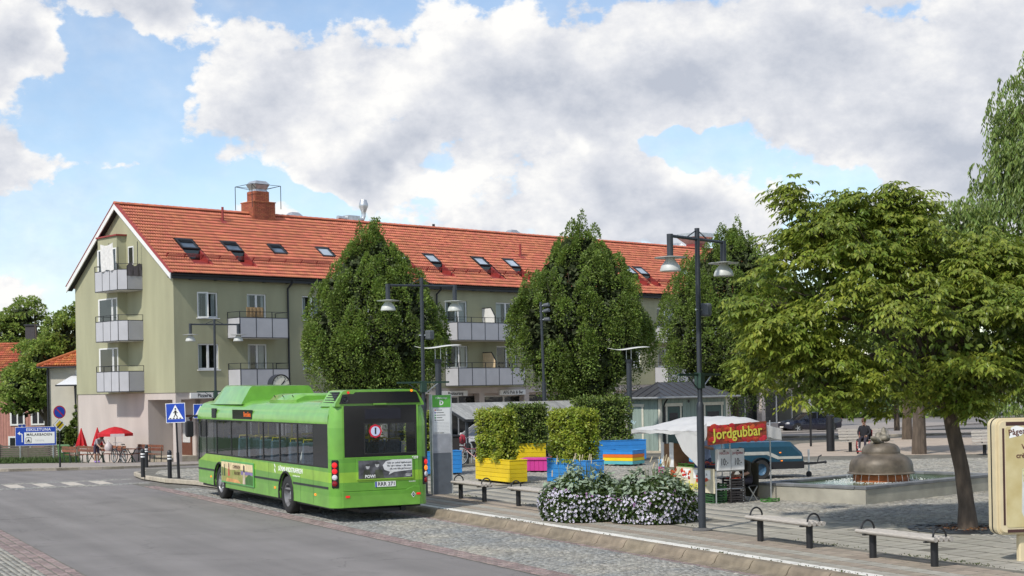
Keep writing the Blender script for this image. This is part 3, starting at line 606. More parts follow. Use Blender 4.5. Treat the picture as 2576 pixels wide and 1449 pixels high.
TW, TL = .30, .335; NC = int((LEN - EX + .2) / TW); NR = int(SLOPE / TL)
prof_t = [(i / 8 * TW, .05 * (math.sin(i / 8 * 4 * math.pi - math.pi / 2) + 1) / 2) for i in range(9)]
def tile_arrays():
    v = [];
    for r, hh in ((0., .058), (TL + .03, .006)):
        for x, h in prof_t: v.append((x, r, h + hh))
    for x, h in prof_t: v.append((x, .004, h + .038))
    f = [(i, i + 1, 9 + i + 1, 9 + i) for i in range(8)] + [(18 + i, 18 + i + 1, i + 1, i) for i in range(8)]
    return np.array(v), np.array(f)
tv, tf = tile_arrays(); Bm = np.array([[1, 0, 0], [0, cs, -sn_], [0, sn_, cs]])
def dorm(a): return [(q[0] - .16, q[1] + .32, q[2], q[3]) for q in a]
SKY = [(1.95, 1.0, 1), (4.72, 1.0, 1), (7.75, .85, 0), (16.45, .9, 1), (18.95, .9, 1), (22.95, .9, 1), (25.6, .9, 1), (36.7, .9, 1), (37.9, .9, 1), (42.7, .9, 0), (11.0, .9, 0)]
holes = [(a - .04, a + w + .04, 2.57, 3.61) for a, w, d in SKY] + [(a - .02, a + w + .02, .98, 2.57) for a, w, d in SKY if d]
pos = [(c, r) for r in range(NR) for c in range(NC) if not any(h[0] < (c + .5) * TW < h[1] and h[2] < (r + .5) * TL < h[3] for h in holes)]
pos.sort(key=lambda p: p[0] * 1.0 + p[1] * .05)
hs_ = [(a - .02, a + w + .02, .98 if d else 2.6, 2.6 if not d else 2.5) for a, w, d in SKY if d]
xs = sorted({.06, LEN - EX + .3} | {h[0] for h in hs_} | {h[1] for h in hs_}); rs = [0, .98, 2.5, SLOPE]; mb = MB()
for a, b in zip(xs[:-1], xs[1:]):
    for c, d in zip(rs[:-1], rs[1:]):
        if not any(h[0] <= a and b <= h[1] and h[2] <= c and d <= h[3] for h in hs_): mb.poly([rp(a, c, -.02), rp(b, c, -.02), rp(b, d, -.02), rp(a, d, -.02)])
mb.obj('roof_deck', M_BLACK, house); MB().prism([(EY, RZ0 - .09), (0, RZ0 - .07 - EY * sl), (0, RZ0 - .22), (EY, RZ0 - .22)], 'x', EX + .06, LEN + .3).obj('soffit', M_BLACK, house)
for q in ((EX + .058, .0),): MB().prism([(EY, RZ0 - .05), (RIDGE_Y, ZR_), (DEP - EY, RZ0 - .05), (DEP - EY, RZ0 - .22), (RIDGE_Y, ZR_ - .2), (EY, RZ0 - .22)], 'x', EX + .058, -.002).obj('verge_soffit', M_BLACK, house)
roofp = MB().box(EX + .1, EX + .3, RIDGE_Y - .02, RIDGE_Y + .02, RZ0 + 3.9, RZ0 + 4.0).obj('roof', M_TILE, house)
tm = npmesh('tile', tv @ Bm.T, tf, M_TILE, True)
o0 = rp(.12, 0)
for c, r in pos[:300]:
    o = link('tile', tm, roofp); o.location = rp(.12 + c * TW, r * TL, random.uniform(0, .006))
rest = np.array(pos[300:]); off = np.stack([EX + .12 + rest[:, 0] * TW, EY + rest[:, 1] * TL * cs, RZ0 + rest[:, 1] * TL * sn_], 1) + rng.normal(0, .0035, (len(rest), 3))
V = ((tv @ Bm.T)[None] + off[:, None]).reshape(-1, 3); F = (tf[None] + len(tv) * np.arange(len(rest))[:, None, None]).reshape(-1, 4)
o = link('tiles', npmesh('tiles', V, F, M_TILE, True), roofp); o['kind'] = 'stuff'
rm = MB(); a = [(.14 * math.cos(t), .12 * math.sin(t)) for t in np.linspace(0, math.pi, 7)]
rm.loft([[(x0, p[0] * s_, p[1] * s_) for p in a] for x0, s_ in ((0, 1.08), (.06, 1.05), (.42, .92))]); rme = rm.mesh('ridge_tile', M_TILE, smooth=True)
for i in range(int((LEN + .6) / .4)):
    o = link('ridge_tile', rme, roofp); o.location = (EX + .02 + i * .4, RIDGE_Y, RZ0 + (RIDGE_Y - EY) * sl + .045)
# gutter, pipes, brackets
mb = MB(); mb.loft([[(x0, EY - .07 + .075 * math.cos(t), RZ0 - .03 + .075 * math.sin(t)) for t in np.linspace(math.pi, 2 * math.pi, 8)] for x0 in (EX + .1, LEN + .2)], caps=False, closed=False); g = mb.obj('gutter', M_DARK, house)
sm = g.modifiers.new('s', 'SOLIDIFY'); sm.thickness = .012
MB().box(EX + .06, LEN + .2, EY - .02, EY + .03, RZ0 - .27, RZ0 - .05).obj('eave_board', M_DARK, house)
for i in range(36): MB().box(.9 + 1.5 * i, 1.0 + 1.5 * i, EY + .03, 0, RZ0 - .28, RZ0 - .18).obj('rafter_end', M_DARK, house)
for x in (6.98, 17.55, 30.2, 43.5):
    MB().tube([(x + .12, EY - .07, RZ0 - .1), (x + .12, EY - .07, RZ0 - .22), (x, -.1, RZ0 - .55), (x, -.09, RZ0 - .8), (x, -.09, 0)], .055).obj('downpipe', M_DARK, house, smooth=True)
# roof windows with red aprons
for a, w, dm in SKY:
    f = MB(); h0 = .09
    def q(a0, a1, r0, r1, ha, hb): f.add([rp(a0, r0, ha), rp(a1, r0, ha), rp(a1, r1, ha), rp(a0, r1, ha), rp(a0, r0, hb), rp(a1, r0, hb), rp(a1, r1, hb), rp(a0, r1, hb)], [(0, 3, 2, 1), (4, 5, 6, 7), (0, 1, 5, 4), (1, 2, 6, 5), (2, 3, 7, 6), (3, 0, 4, 7)])
    q(a, a + .09, 2.58, 3.6, -.06, .12); q(a + w - .09, a + w, 2.58, 3.6, -.06, .12); q(a + .09, a + w - .09, 3.45, 3.6, -.06, .13); q(a + .09, a + w - .09, 2.58, 2.68, -.06, .11)
    o = f.obj('roof_window', M_DARK, house); MB().poly([rp(a + .09, 2.68, .08), rp(a + w - .09, 2.68, .08), rp(a + w - .09, 3.45, .08), rp(a + .09, 3.45, .08)]).obj('pane', mat('roof_pane', (.40, .46, .52), .12, var=.25, scale=.8) if a > 8 else mat('roof_pane_dark', (.10, .13, .17), .08, var=.5, scale=1.2), o)
    if a < 8:
        f = MB(); q(a + .1, a + w - .1, 3.18, 3.22, .1, .16); q(a + .1, a + w - .1, 3.3, 3.34, .1, .16); f.obj('blind_box', M_DARK, o)
    if dm:      # sunken red sheet apron with an upright pane below the roof window
        ap = MB(); A, B_, C_, D_ = rp(a - .12, 2.56, .03), rp(a + w + .12, 2.56, .03), rp(a + w + .12, .95, .05), rp(a - .12, .95, .05)
        e, g_ = rp(a - .02, 2.5, .02), rp(a + w + .02, 2.5, .02); zl = .5; e2, g2 = e + Vector((0, .0, -zl)), g_ + Vector((0, .0, -zl)); c2, d2 = rp(a + w + .02, 1.0, .03), rp(a - .02, 1.0, .03)
        ap.poly([e2, g2, c2, d2]); ap.poly([g_, g2, c2]); ap.poly([e, d2, e2])
        ap.poly([A, e, d2, D_]); ap.poly([g_, B_, C_, c2]); ap.poly([D_, d2, c2, C_]); ap.poly([C_, D_, D_ + Vector((0, -.02, -.06)), C_ + Vector((0, -.02, -.06))])
        po = ap.obj('apron', M_REDM, o)
        mg = Vector((.06, 0, 0)); MB().poly([e + mg, g_ - mg, g2 - mg + Vector((0, -.004, .04)), e2 + mg + Vector((0, -.004, .04))]).obj('lower_pane', M_GLASSD, o)
# snow guard
for x0, x1 in ((.5, 10.9), (15.9, 31.0), (34.5, 47)):
    mb = MB()
    for h in (.16, .24, .32): mb.bar(rp(x0, 1.55, h), rp(x1, 1.55, h), .03)
    k = x0
    while k < x1: mb.bar(rp(k, 1.6, .02), rp(k, 1.52, .36), .05); k += 1.05
    k = x0
    while k < x1: mb.bar(rp(k, 1.55, .16), rp(k + .07, 1.55, .32), .018); k += .15
    mb.obj('snow_guard', M_REDM, house)
for a, r in ((6.2, 6.05), (14.6, 4.5), (27.7, 4.15)):
    mb = MB(); b = rp(a, r, .0); mb.cyl(b, b + Vector((0, 0, .85)), .07); mb.add([rp(a - .22, r - .3, .075), rp(a + .22, r - .3, .075), rp(a + .14, r + .2, .09), rp(a - .14, r + .2, .09)], [(0, 1, 2, 3)]); mb.obj('vent_pipe', M_REDM, house, smooth=True)
ZRG = RZ0 + (RIDGE_Y - EY) * sl
for x, y in ((11.7, RIDGE_Y + .62), (29.5, RIDGE_Y + .62), (46.5, RIDGE_Y + .62)):
    mb = MB(); z = ZRG - .8; mb.box(x - .45, x + .45, y - .4, y + .4, z, ZRG + .12); mb.loft([[(x - .5, y - .45, ZRG + .12), (x + .5, y - .45, ZRG + .12), (x + .5, y + .45, ZRG + .12), (x - .5, y + .45, ZRG + .12)], [(x - .22, y - .2, ZRG + .42), (x + .22, y - .2, ZRG + .42), (x + .22, y + .2, ZRG + .42), (x - .22, y + .2, ZRG + .42)]]); mb.obj('vent_hood', M_GALV, house)
mb = MB(); ZF = ZRG; ZRG += .18; x, y = 16.7, RIDGE_Y + .45
mb.tube([(x - 1.9, y, ZRG + .12), (x - .4, y, ZRG + .06), (x, y, ZRG + .12), (x + .1, y, ZRG + .35), (x + .1, y, ZRG + .55)], .14, 10); mb.box(x - 1.3, x - .35, y - .25, y + .25, ZRG - .5, ZRG + .30); mb.lathe([(.15, 0), (.15, .1), (.3, .45), (.28, .6), (.19, .85), (.0, .85)], 16, (x + .1, y, ZRG + .5)); mb.obj('fan_outlet', M_GALV, house, smooth=True); ZRG = ZF
mb = MB(); x, y = 48.6, RIDGE_Y + .6; mb.box(x - .5, x + .5, y - .5, y + .5, ZRG - .6, ZRG + .45); mb.obj('vent_base', M_REDM, house)
mb = MB(); mb.loft([[(x - .5, y - .5, ZRG + .45), (x + .5, y - .5, ZRG + .45), (x + .5, y + .5, ZRG + .45), (x - .5, y + .5, ZRG + .45)], [(x - 1, y - 1, ZRG + .95), (x + 1, y - 1, ZRG + .95), (x + 1, y + 1, ZRG + .95), (x - 1, y + 1, ZRG + .95)], [(x - 1, y - 1, ZRG + 1.25), (x + 1, y - 1, ZRG + 1.25), (x + 1, y + 1, ZRG + 1.25), (x - 1, y + 1, ZRG + 1.25)]]); mb.obj('vent_hopper', M_GALV, house)
MB().cyl((22.3, RIDGE_Y + .3, ZRG - .3), (22.3, RIDGE_Y + .3, ZRG + .35), .09).obj('vent_pipe', M_DARK, house)
# brick chimney
cx0, cx1, cy0, cy1 = 8.15, 9.6, RIDGE_Y - .55, RIDGE_Y + .75
chim = MB().box(cx0 + .02, cx1 - .02, cy0 + .02, cy1 - .02, ZRG - .8, ZRG + .70).box(cx0 + .28, cx1 - .28, cy0 + .25, cy1 - .25, ZRG + .7, ZRG + 1.36).obj('chimney', M_MORT, house)
bmx = MB().box(-.5, .5, -.5, .5, -.5, .5).mesh('brick', M_BRICK)
def bricks(x0, x1, y0, y1, z0, z1):
    z = z0; k = 0
    while z < z1 - .03:
        for fx, lo, hi, fixed in ((0, x0, x1, y0), (1, y0, y1, x0), (0, x0, x1, y1), (1, y0, y1, x1)):
            t = lo - (.12 if k % 2 else 0)
            while t < hi - .02:
                a = max(t, lo); b = min(t + .24, hi)
                if b - a > .03:
                    o = link('brick', bmx, chim); c = (a + b) / 2
                    o.location = ((c, fixed, z + .035) if fx == 0 else (fixed, c, z + .035)); o.scale = ((b - a - .012, .06, .062) if fx == 0 else (.06, b - a - .012, .062))
                t += .25
        z += .075; k += 1
bricks(cx0, cx1, cy0, cy1, ZRG - .38, ZRG + .70); bricks(cx0 + .26, cx1 - .26, cy0 + .23, cy1 - .23, ZRG + .78, ZRG + 1.36)
MB().box(cx0 - .05, cx1 + .05, cy0 - .05, cy1 + .05, ZRG + .70, ZRG + .76).obj('chimney_ledge', M_BRICK, chim)
xm, ym = (cx0 + cx1) / 2, (cy0 + cy1) / 2
def sq(h, z): return [(xm - h, ym - h, z), (xm + h, ym - h, z), (xm + h, ym + h, z), (xm - h, ym + h, z)]
MB().loft([sq(.42, ZRG + 1.37), sq(.36, ZRG + 1.5), sq(.5, ZRG + 1.8), sq(.34, ZRG + 2.0)]).obj('chimney_cowl', M_GALV, chim)
mb = MB()
for sx, sy in ((-1, -1), (1, -1), (1, 1), (-1, 1)):
    p = Vector((xm + sx * .98, ym + sy * .9, ZRG + .35)); mb.bar(p, p + Vector((0, 0, 1.35)), .03); mb.bar(p + Vector((0, 0, 1.35)), (xm + sx * .3, ym + sy * .3, ZRG + 1.5), .025)
c4 = [Vector((xm + sx * .98, ym + sy * .9, ZRG + 1.7)) for sx, sy in ((-1, -1), (1, -1), (1, 1), (-1, 1))]
for i in range(4): mb.bar(c4[i], c4[(i + 1) % 4], .025)
mb.obj('chimney_cage', M_DARK, chim)
# ================================================================ city bus
def bus_paint():
    m = bpy.data.materials.new('bus_livery'); m.use_nodes = True; N = m.node_tree.nodes; L = m.node_tree.links; b = N['Principled BSDF']
    b.inputs['Roughness'].default_value = .32; b.inputs['Coat Weight'].default_value = .5; b.inputs['Coat Roughness'].default_value = .08
    tc = N.new('ShaderNodeTexCoord'); sp = N.new('ShaderNodeSeparateXYZ'); L.new(tc.outputs['Object'], sp.inputs[0])
    ml = N.new('ShaderNodeMath'); ml.operation = 'MULTIPLY_ADD'; L.new(sp.outputs[1], ml.inputs[0]); ml.inputs[1].default_value = -.012; L.new(sp.outputs[2], ml.inputs[2])
    mr = N.new('ShaderNodeMapRange'); mr.inputs[1].default_value = 0; mr.inputs[2].default_value = 3.4; L.new(ml.outputs[0], mr.inputs[0])
    cr = N.new('ShaderNodeValToRGB'); cr.color_ramp.interpolation = 'CONSTANT'; e = cr.color_ramp.elements
    mid = (.14, .37, .04, 1); lime = (.29, .53, .045, 1); lit = (.175, .42, .055, 1); drk = (.11, .31, .035, 1)
    e[0].position = 0; e[0].color = lit; e[1].position = .70 / 3.4; e[1].color = mid
    for p, c in ((1.02, lime), (1.25, mid), (1.48, drk), (1.57, mid), (2.3, lit)): k = e.new(p / 3.4); k.color = c
    L.new(mr.outputs[0], cr.inputs[0])
    nz = N.new('ShaderNodeTexNoise'); nz.inputs['Scale'].default_value = 3; nz.inputs['Detail'].default_value = 6; L.new(tc.outputs['Object'], nz.inputs[0])
    r2 = N.new('ShaderNodeMapRange'); r2.inputs[1].default_value = .3; r2.inputs[2].default_value = .7; r2.inputs[3].default_value = .80; r2.inputs[4].default_value = 1.06; L.new(nz.outputs[0], r2.inputs[0])
    hs = N.new('ShaderNodeHueSaturation'); L.new(cr.outputs[0], hs.inputs['Color']); L.new(r2.outputs[0], hs.inputs['Value']); L.new(hs.outputs[0], b.inputs['Base Color'])
    n2 = N.new('ShaderNodeTexNoise'); n2.inputs['Scale'].default_value = 1.2; L.new(tc.outputs['Object'], n2.inputs[0]); bp = N.new('ShaderNodeBump'); bp.inputs['Strength'].default_value = .12; bp.inputs['Distance'].default_value = .05
    L.new(n2.outputs[0], bp.inputs['Height']); L.new(bp.outputs[0], b.inputs['Normal']); return m
M_BUS = bus_paint()
M_BGLASS = glass('bus_glass', (.78, .82, .82), .03)
M_BGLASSD = glass('bus_rear_glass', (.75, .8, .8), .04)
M_GLOSSB = mat('gloss_black', (.014, .015, .018), .12, var=.05)
M_RUB = mat('rubber', (.02, .02, .02), .8, var=.2, scale=12)
M_RIM = mat('wheel_rim', (.33, .33, .34), .45, metal=.6, var=.3, scale=9)
M_LAMPR = mat('red_lens', (.45, .01, .015), .2, emit=(1, .02, .02, .35)); M_LAMPA = mat('amber_lens', (.8, .22, .01), .25, emit=(1, .25, .02, .5)); M_LAMPW = mat('clear_lens', (.6, .6, .62), .2)
M_WTXT = mat('white_letters', (.85, .85, .83), .5, var=.02)
BRZ = R(26.4); bus = thing('city_bus', 'green single-decker city bus seen from behind with a roof hood', 'bus', (-5.90, 40.52, 0), BRZ); bus.scale = (1, 1.035, 1)
W = 1.23; RA, FA = -2.62, 3.48; ZL = .36; ZW0, ZW1 = 1.29, 2.33; YR, YF = -5.76, 5.8
def arch(yc, n=9, r=.56): return [(yc + r * math.cos(t), .5 + r * math.sin(t)) for t in np.linspace(-.22, math.pi + .22, n)]
def side_poly():
    p = [(YR, ZL)] + arch(RA)[::-1] + arch(FA)[::-1] + [(YF, ZL + .04), (YF, 1.06), (4.95, ZW0), (YR, ZW0)]
    return p
mb = MB()
for sx in (-1, 1): mb.prism(side_poly(), 'x', sx * W, sx * (W - .05))
body = mb.obj('body', M_BUS, bus)
# roof shell and cantrail
def rsec(y, k=1.): return [(-W, y, ZW1), (-W + .005, y, 2.5), (-1.17, y, 2.66), (-1.04, y, 2.80), (-.85, y, 2.865), (-.4, y, 2.9), (.4, y, 2.9), (.85, y, 2.865), (1.04, y, 2.80), (1.17, y, 2.66), (W - .005, y, 2.5), (W, y, ZW1)]
mb = MB(); mb.loft([rsec(YR - .02), rsec(YF)], caps=False, closed=False); mb.loft([[(x * .97, YF + .2, z - .03 - (z - 2.33) * .1) for x, _, z in rsec(0)], rsec(YF)], caps=False, closed=False); mb.obj('roof', M_BUS, bus, smooth=True, sharp=60)
# rear corner pillars and rear wall
def qc(z, sx, inset=0., n=7, r=.27): return [(sx * (W - r + r * math.cos(t)) , YR - r * math.sin(t), z) for t in np.linspace(0, math.pi / 2, n)]
for sx in (-1, 1):
    mb = MB(); mb.loft([qc(z, sx) for z in (ZL + .0, .8, 1.29, 2.33)] + [[(sx * (abs(p[0]) - .03), p[1] + .02, 2.6) for p in qc(0, sx)], [(sx * (abs(p[0]) - .10), p[1] + .05, 2.8) for p in qc(0, sx)]], caps=False, closed=False); mb.obj('rear_corner', M_BUS, bus, smooth=True, sharp=60)
YE = YR - .27
MB().box(-W + .27, W - .27, YE - .002, YE + .05, .74, 1.54).obj('engine_hatch', M_BUS, bus, bevel=.008)
mb = MB(); mb.prism([(-W + .25, ZL), (W - .25, ZL), (W - .25, .80), (W - .42, .80), (W - .62, .733), (-W + .25, .733)], 'y', YE - .012, YE + .06); mb.obj('rear_bumper', M_BUS, bus, bevel=.008)
for sx in (-1, 1): MB().box(sx * (W - .27), sx * (W - .31), YE - .004, YE + .04, 1.54, 2.75).obj('rear_post', M_BUS, bus)
# the dark glazed panel with window and display
fr = MB(); x0, x1, z0, z1 = -.92, .92, 1.54, 2.75; wx0, wx1, wz0, wz1 = -.40, .88, 1.62, 2.31
fr.box(x0, wx0, YE, YE + .03, z0, z1); fr.box(wx1, x1, YE, YE + .03, z0, z1); fr.box(wx0, wx1, YE, YE + .03, z0, wz0); fr.box(wx0, wx1, YE, YE + .03, wz1, z1)
pan = fr.obj('rear_panel', M_GLOSSB, bus)
MB().poly([(wx0, YE + .012, wz0), (wx1, YE + .012, wz0), (wx1, YE + .012, wz1), (wx0, YE + .012, wz1)]).obj('rear_window', M_BGLASSD, bus)
g = MB(); t = .025
for a, b, c, d in ((wx0 - t, wx0, wz0 - t, wz1 + t), (wx1, wx1 + t, wz0 - t, wz1 + t), (wx0, wx1, wz0 - t, wz0), (wx0, wx1, wz1, wz1 + t)): g.box(a, b, YE - .006, YE + .0, c, d)
g.obj('window_seal', M_RUB, pan)
ds = MB().box(-.40, .52, YE - .008, YE, 2.42, 2.68).obj('display', mat('display_glass', (.02, .02, .03), .15), pan); MB().box(-.38, .50, YE - .011, YE - .008, 2.44, 2.66).obj('display_screen', mat('display_matrix', (.012, .012, .02), .5), ds)
bd_ = MB().cyl((-.14, YE - .012, 2.14), (-.14, YE - .002, 2.14), .165, n=8).obj('route_badge', mat('badge_red', (.62, .02, .05), .4), bus); MB().cyl((-.14, YE - .016, 2.14), (-.14, YE - .012, 2.14), .115, n=20).obj('badge_disc', mat('badge_white', (.6, .66, .85), .4), bd_); text('1', .2, M_INK, bd_, (-.14, YE - .0175, 2.14), FACE_NY, bold=.008)
# raised tail with upper window, lamps and louvre
def tail(y, ww, zt): return [(-ww, y, 2.74), (-ww + .02, y, 2.82), (-ww + .20, y, zt - .03), (-ww + .30, y, zt), (ww - .30, y, zt), (ww - .20, y, zt - .03), (ww - .02, y, 2.82), (ww, y, 2.74)]
mb = MB(); mb.loft([tail(YE + .02, 1.13, 3.12), tail(YE + .9, 1.15, 3.13), tail(YE + 1.05, 1.15, 2.9)]); mb.obj('tail_cowl', M_BUS, bus, smooth=True, sharp=30)
up = MB().prism([(-1.02, 2.80), (1.02, 2.80), (.93, 3.05), (.8, 3.07), (-.62, 3.07), (-.66, 3.03), (-.94, 3.02)], 'y', YE - .001, YE + .025).obj('upper_window', M_GLOSSB, bus)
MB().lathe([(.085, 0), (.095, .012), (.06, .012), (.05, -.0), (.03, .01), (.0, .01)], 18, (-.88, YE - .003, 2.9), Matrix.Rotation(R(90), 3, 'X')).obj('vent_ring', M_DARK, up)
MB().box(-.18, .14, YE - .03, YE, 2.765, 2.80).obj('hatch_grip', M_BUS, up)
for sx, mm in ((-1, M_LAMPR), (1, M_LAMPA)):
    MB().cyl((sx * .80, YE - .012, 3.085 if sx > 0 else 3.06), (sx * .80, YE, 3.085 if sx > 0 else 3.06), .03).obj('marker_lamp', mm, bus)
lou = MB()
yl0, yl1 = YE + .12, YE + .88; A = lambda y, t: (-1.15 + .04 + .175 * t, y, 2.80 + .30 * t)
lou.poly([(A(yl0, .05)[0] - .012, yl0, A(yl0, .05)[2]), (A(yl1, .05)[0] - .012, yl1, A(yl1, .05)[2]), (A(yl1, .93)[0] - .012, yl1 - .08, A(yl1, .93)[2]), (A(yl0, .93)[0] - .012, yl0, A(yl0, .93)[2])])
lo = lou.obj('louvre', M_BLACK, bus)
for k in range(5): a = A(yl0 + .03, .12 + .19 * k); b = A(yl1 - .05, .12 + .19 * k); MB().bar((a[0] - .02, a[1], a[2]), (b[0] - .02, b[1] - .02 * k, b[2]), .02, .02).obj('slat', M_DARK, lo)
# lamps
for sx in (-1, 1):
    cx, cy, an = sx * (W - .12), YR - .215, R(38) * -sx
    Mx = Matrix.Rotation(an * -1, 3, 'Z'); nrm = Vector((sx * .62, -.78, 0)).normalized(); tx = Vector((-nrm.y, nrm.x, 0)); Mz = Matrix((tx, -nrm, Vector((0, 0, 1)))).transposed()
    c = Vector((sx * (W - .10), YR - .20, 0))
    lp = MB().obox(c + Vector((0, 0, 1.16)) + nrm * .0, .17, .07, .66, Mz).obj('tail_lamp', M_GLOSSB, bus, bevel=.02)
    for z, mm in ((1.37, M_LAMPR), (1.225, M_LAMPA if sx > 0 else M_LAMPR), (1.08, M_LAMPW), (.935, mat('dark_red_lens', (.25, .005, .01), .25))):
        p = c + Vector((0, 0, z)) + nrm * .036; MB().lathe([(.066, 0), (.066, .012), (.05, .03), (.0, .04)], 14, p, Matrix((tx, Vector((0, 0, 1)), nrm)).transposed()).obj('lens', mm, lp, smooth=True)
for x, z in ((-.86, .62), (.93, .62)): MB().box(x - .05, x + .05, YE - .022, YE - .012, z - .025, z + .025).obj('reflector', M_LAMPR, bus)
pl = MB().box(-.17, .35, YE - .014, YE - .002, .82, .945).obj('number_plate', M_WTXT, bus); MB().box(-.17, -.13, YE - .016, YE - .014, .82, .945).obj('plate_band', mat('eu_blue', (.01, .04, .4), .5), pl); text('RRR 271', .125, M_INK, pl, (.115, YE - .0165, .882), FACE_NY, bold=.001)
text('1259', .085, M_WTXT, bus, (.86, YE - .004, 1.485), FACE_NY, bold=.002)
cng = MB().add([(.8, YE - .016, .53), (.86, YE - .016, .605), (.8, YE - .016, .68), (.74, YE - .016, .605)], [(0, 1, 2, 3)]).obj('gas_badge', M_WTXT, bus); MB().add([(.8, YE - .018, .55), (.845, YE - .018, .605), (.8, YE - .018, .66), (.755, YE - .018, .605)], [(0, 1, 2, 3)]).obj('badge_field', mat('dark_green', (.01, .09, .06), .4), cng); text('CNG', .035, M_WTXT, cng, (.8, YE - .0195, .605), FACE_NY)
text('transdev', .05, M_WTXT, bus, (.78, YE - .004, .92), FACE_NY)
# rear poster
ad = MB().box(-.63, .81, YE - .03, YE - .002, .99, 1.49).obj('rear_poster', M_BUS, bus, bevel=.008)
MB().box(-.59, .77, YE - .034, YE - .03, 1.025, 1.455).obj('poster_print', mat('print_grey', (.10, .10, .11), .6, var=.6, scale=6, detail=3), ad)
pp = YE - .0352
MB().add([(.77, pp, 1.455), (.25, pp, 1.455), (.1, pp, 1.42), (.02, pp, 1.33), (.06, pp, 1.22), (.2, pp, 1.17), (.17, pp, 1.10), (.30, pp, 1.16), (.77, pp, 1.20)], [tuple(range(9))]).obj('speech_bubble', mat('print_white', (.72, .72, .72), .6), ad)
for s, z in (('Gör en enkel hjälteinsats', 1.38), ('för vårt klimat – låt bilen', 1.31), ('stå och kliv på bussen!', 1.24)): text(s, .062, M_INK, ad, (.755, pp - .0015, z), FACE_NY, align='RIGHT')
text('POW!', .10, M_WTXT, ad, (-.30, pp - .0015, 1.075), FACE_NY, bold=.003); text('SÖRMLANDS', .035, M_WTXT, ad, (.60, pp - .0015, 1.09), FACE_NY, align='LEFT', wx=.8); text('TRAFIKEN', .035, M_WTXT, ad, (.60, pp - .0015, 1.055), FACE_NY, align='LEFT', wx=.8)
for x, z, r_, c in ((-.36, 1.31, .06, (.52, .52, .52)), (-.12, 1.35, .065, (.45, .45, .45))):
    MB().ball((x, pp, z), r_ * .8, .0012, r_).obj('portrait', mat('print_face%d' % int(c[0] * 100), c, .6, var=.3, scale=25), ad)
    MB().ball((x, pp - .0012, z + r_ * .55), r_ * .9, .0012, r_ * .5).obj('portrait_hair', mat('print_hair', (.05, .05, .05), .6), ad)
for x, w in ((-.38, .17), (-.08, .2)): MB().add([(x - w * .7, pp - .0005, 1.03), (x + w * .7, pp - .0005, 1.03), (x + w * .4, pp - .0005, 1.23), (x - w * .4, pp - .0005, 1.23)], [(0, 1, 2, 3)]).obj('portrait_jacket', mat('print_jacket', (.07, .08, .05), .6, var=.5), ad)
# side glazing
posts = [4.9, 3.75, 2.25, .75, -.75, -2.15, -3.55, -4.75]
for sx in (-1, 1):
    xg = sx * (W - .012)
    for a, b in zip(posts[:-1], posts[1:]):
        MB().poly([(xg, a - .035, ZW0), (xg, b + .035, ZW0), (xg, b + .035, ZW1), (xg, a - .035, ZW1)]).obj('side_window', M_BGLASS, bus)
    for a in posts: MB().box(sx * (W - .03), sx * (W - .001), a - .035, a + .035, ZW0, ZW1).obj('window_post', M_GLOSSB, bus)
    mb = MB(); mb.box(sx * (W - .05), sx * (W - .002), YR, -4.785, ZW0, ZW1); mb.obj('blind_panel', M_GLOSSB, bus)
    MB().poly([(xg, 4.935, 1.30), (xg, YF, 1.10), (xg, YF, ZW1), (xg, 4.935, ZW1)]).obj('cab_window', M_BGLASS, bus); MB().box(sx * (W - .05), sx * (W - .002), YF - .05, YF, 1.06, ZW1).obj('cab_post', M_GLOSSB, bus)
    MB().box(sx * (W - .03), sx * (W + .001), -4.785, 4.9, ZW1 - .03, ZW1).obj('upper_seal', M_RUB, bus); MB().box(sx * (W - .03), sx * (W + .001), YR, 4.9, ZW0 - .0, ZW0 + .035).obj('lower_seal', M_RUB, bus)
    for a, b in ((YR, RA - .58), (RA + .58, FA - .58), (FA + .58, YF)): MB().box(sx * (W - .01), sx * (W + .012), a, b, .80, .85).obj('rub_strip', M_DARK, bus)
    for yc in (RA, FA):
        mb = MB(); mb.tube([(sx * (W + .0), y, z) for y, z in arch(yc, 13, .575)], .028, 6); mb.obj('wheel_arch', M_RUB, bus)
        mb = MB(); mb.loft([[(sx * (W - .06), y, z) for y, z in arch(yc, 9, .56)], [(sx * (W - .75), y, z) for y, z in arch(yc, 9, .56)]], caps=False, closed=False); mb.obj('wheel_housing', M_BLACK, bus)
    for y in (4.4, 1.38, -1.73, -4.85): MB().box(sx * W, sx * (W + .014), y - .05, y + .05, .60, .65).obj('side_marker', M_LAMPA, bus)
    for y in (-4.7, -3.75, -1.2, .2, 2.4): MB().box(sx * (W - .01), sx * (W + .0015), y - .004, y + .004, .40, 1.27).obj('panel_gap', M_BLACK, bus)
# wheels
def wheel(x, y, sx, front):
    M_ = Matrix.Rotation(R(90) * sx, 3, 'Y'); c = (x, y, .485)
    w = MB().lathe([(.30, -.12), (.43, -.14), (.475, -.11), (.485, -.05), (.485, .05), (.475, .11), (.43, .14), (.30, .135), (.295, .06)], 32, c, M_, caps=False).obj('wheel', M_RUB, bus, smooth=True, sharp=50)
    if front: MB().lathe([(.30, .12), (.27, .125), (.25, .085), (.2, .10), (.13, .12), (.12, .17), (.06, .19), (.0, .19)], 24, c, M_, caps=False).obj('rim', M_RIM, w, smooth=True, sharp=40)
    else: MB().lathe([(.30, .12), (.275, .12), (.255, -.02), (.21, -.04), (.14, -.05), (.13, .02), (.08, .05), (.0, .05)], 24, c, M_, caps=False).obj('rim', M_RIM, w, smooth=True, sharp=40)
    for k in range(10):
        a = 2 * math.pi * k / 10; p = Vector(c) + M_ @ Vector((.185 * math.cos(a), .185 * math.sin(a), .095 if front else -.045)); MB().cyl(p, p + M_ @ Vector((0, 0, .035)), .016, n=6).obj('wheel_nut', M_GALV, w)
for sx in (-1, 1): wheel(sx * (W - .165), FA, sx, True); wheel(sx * (W - .165), RA, sx, False)
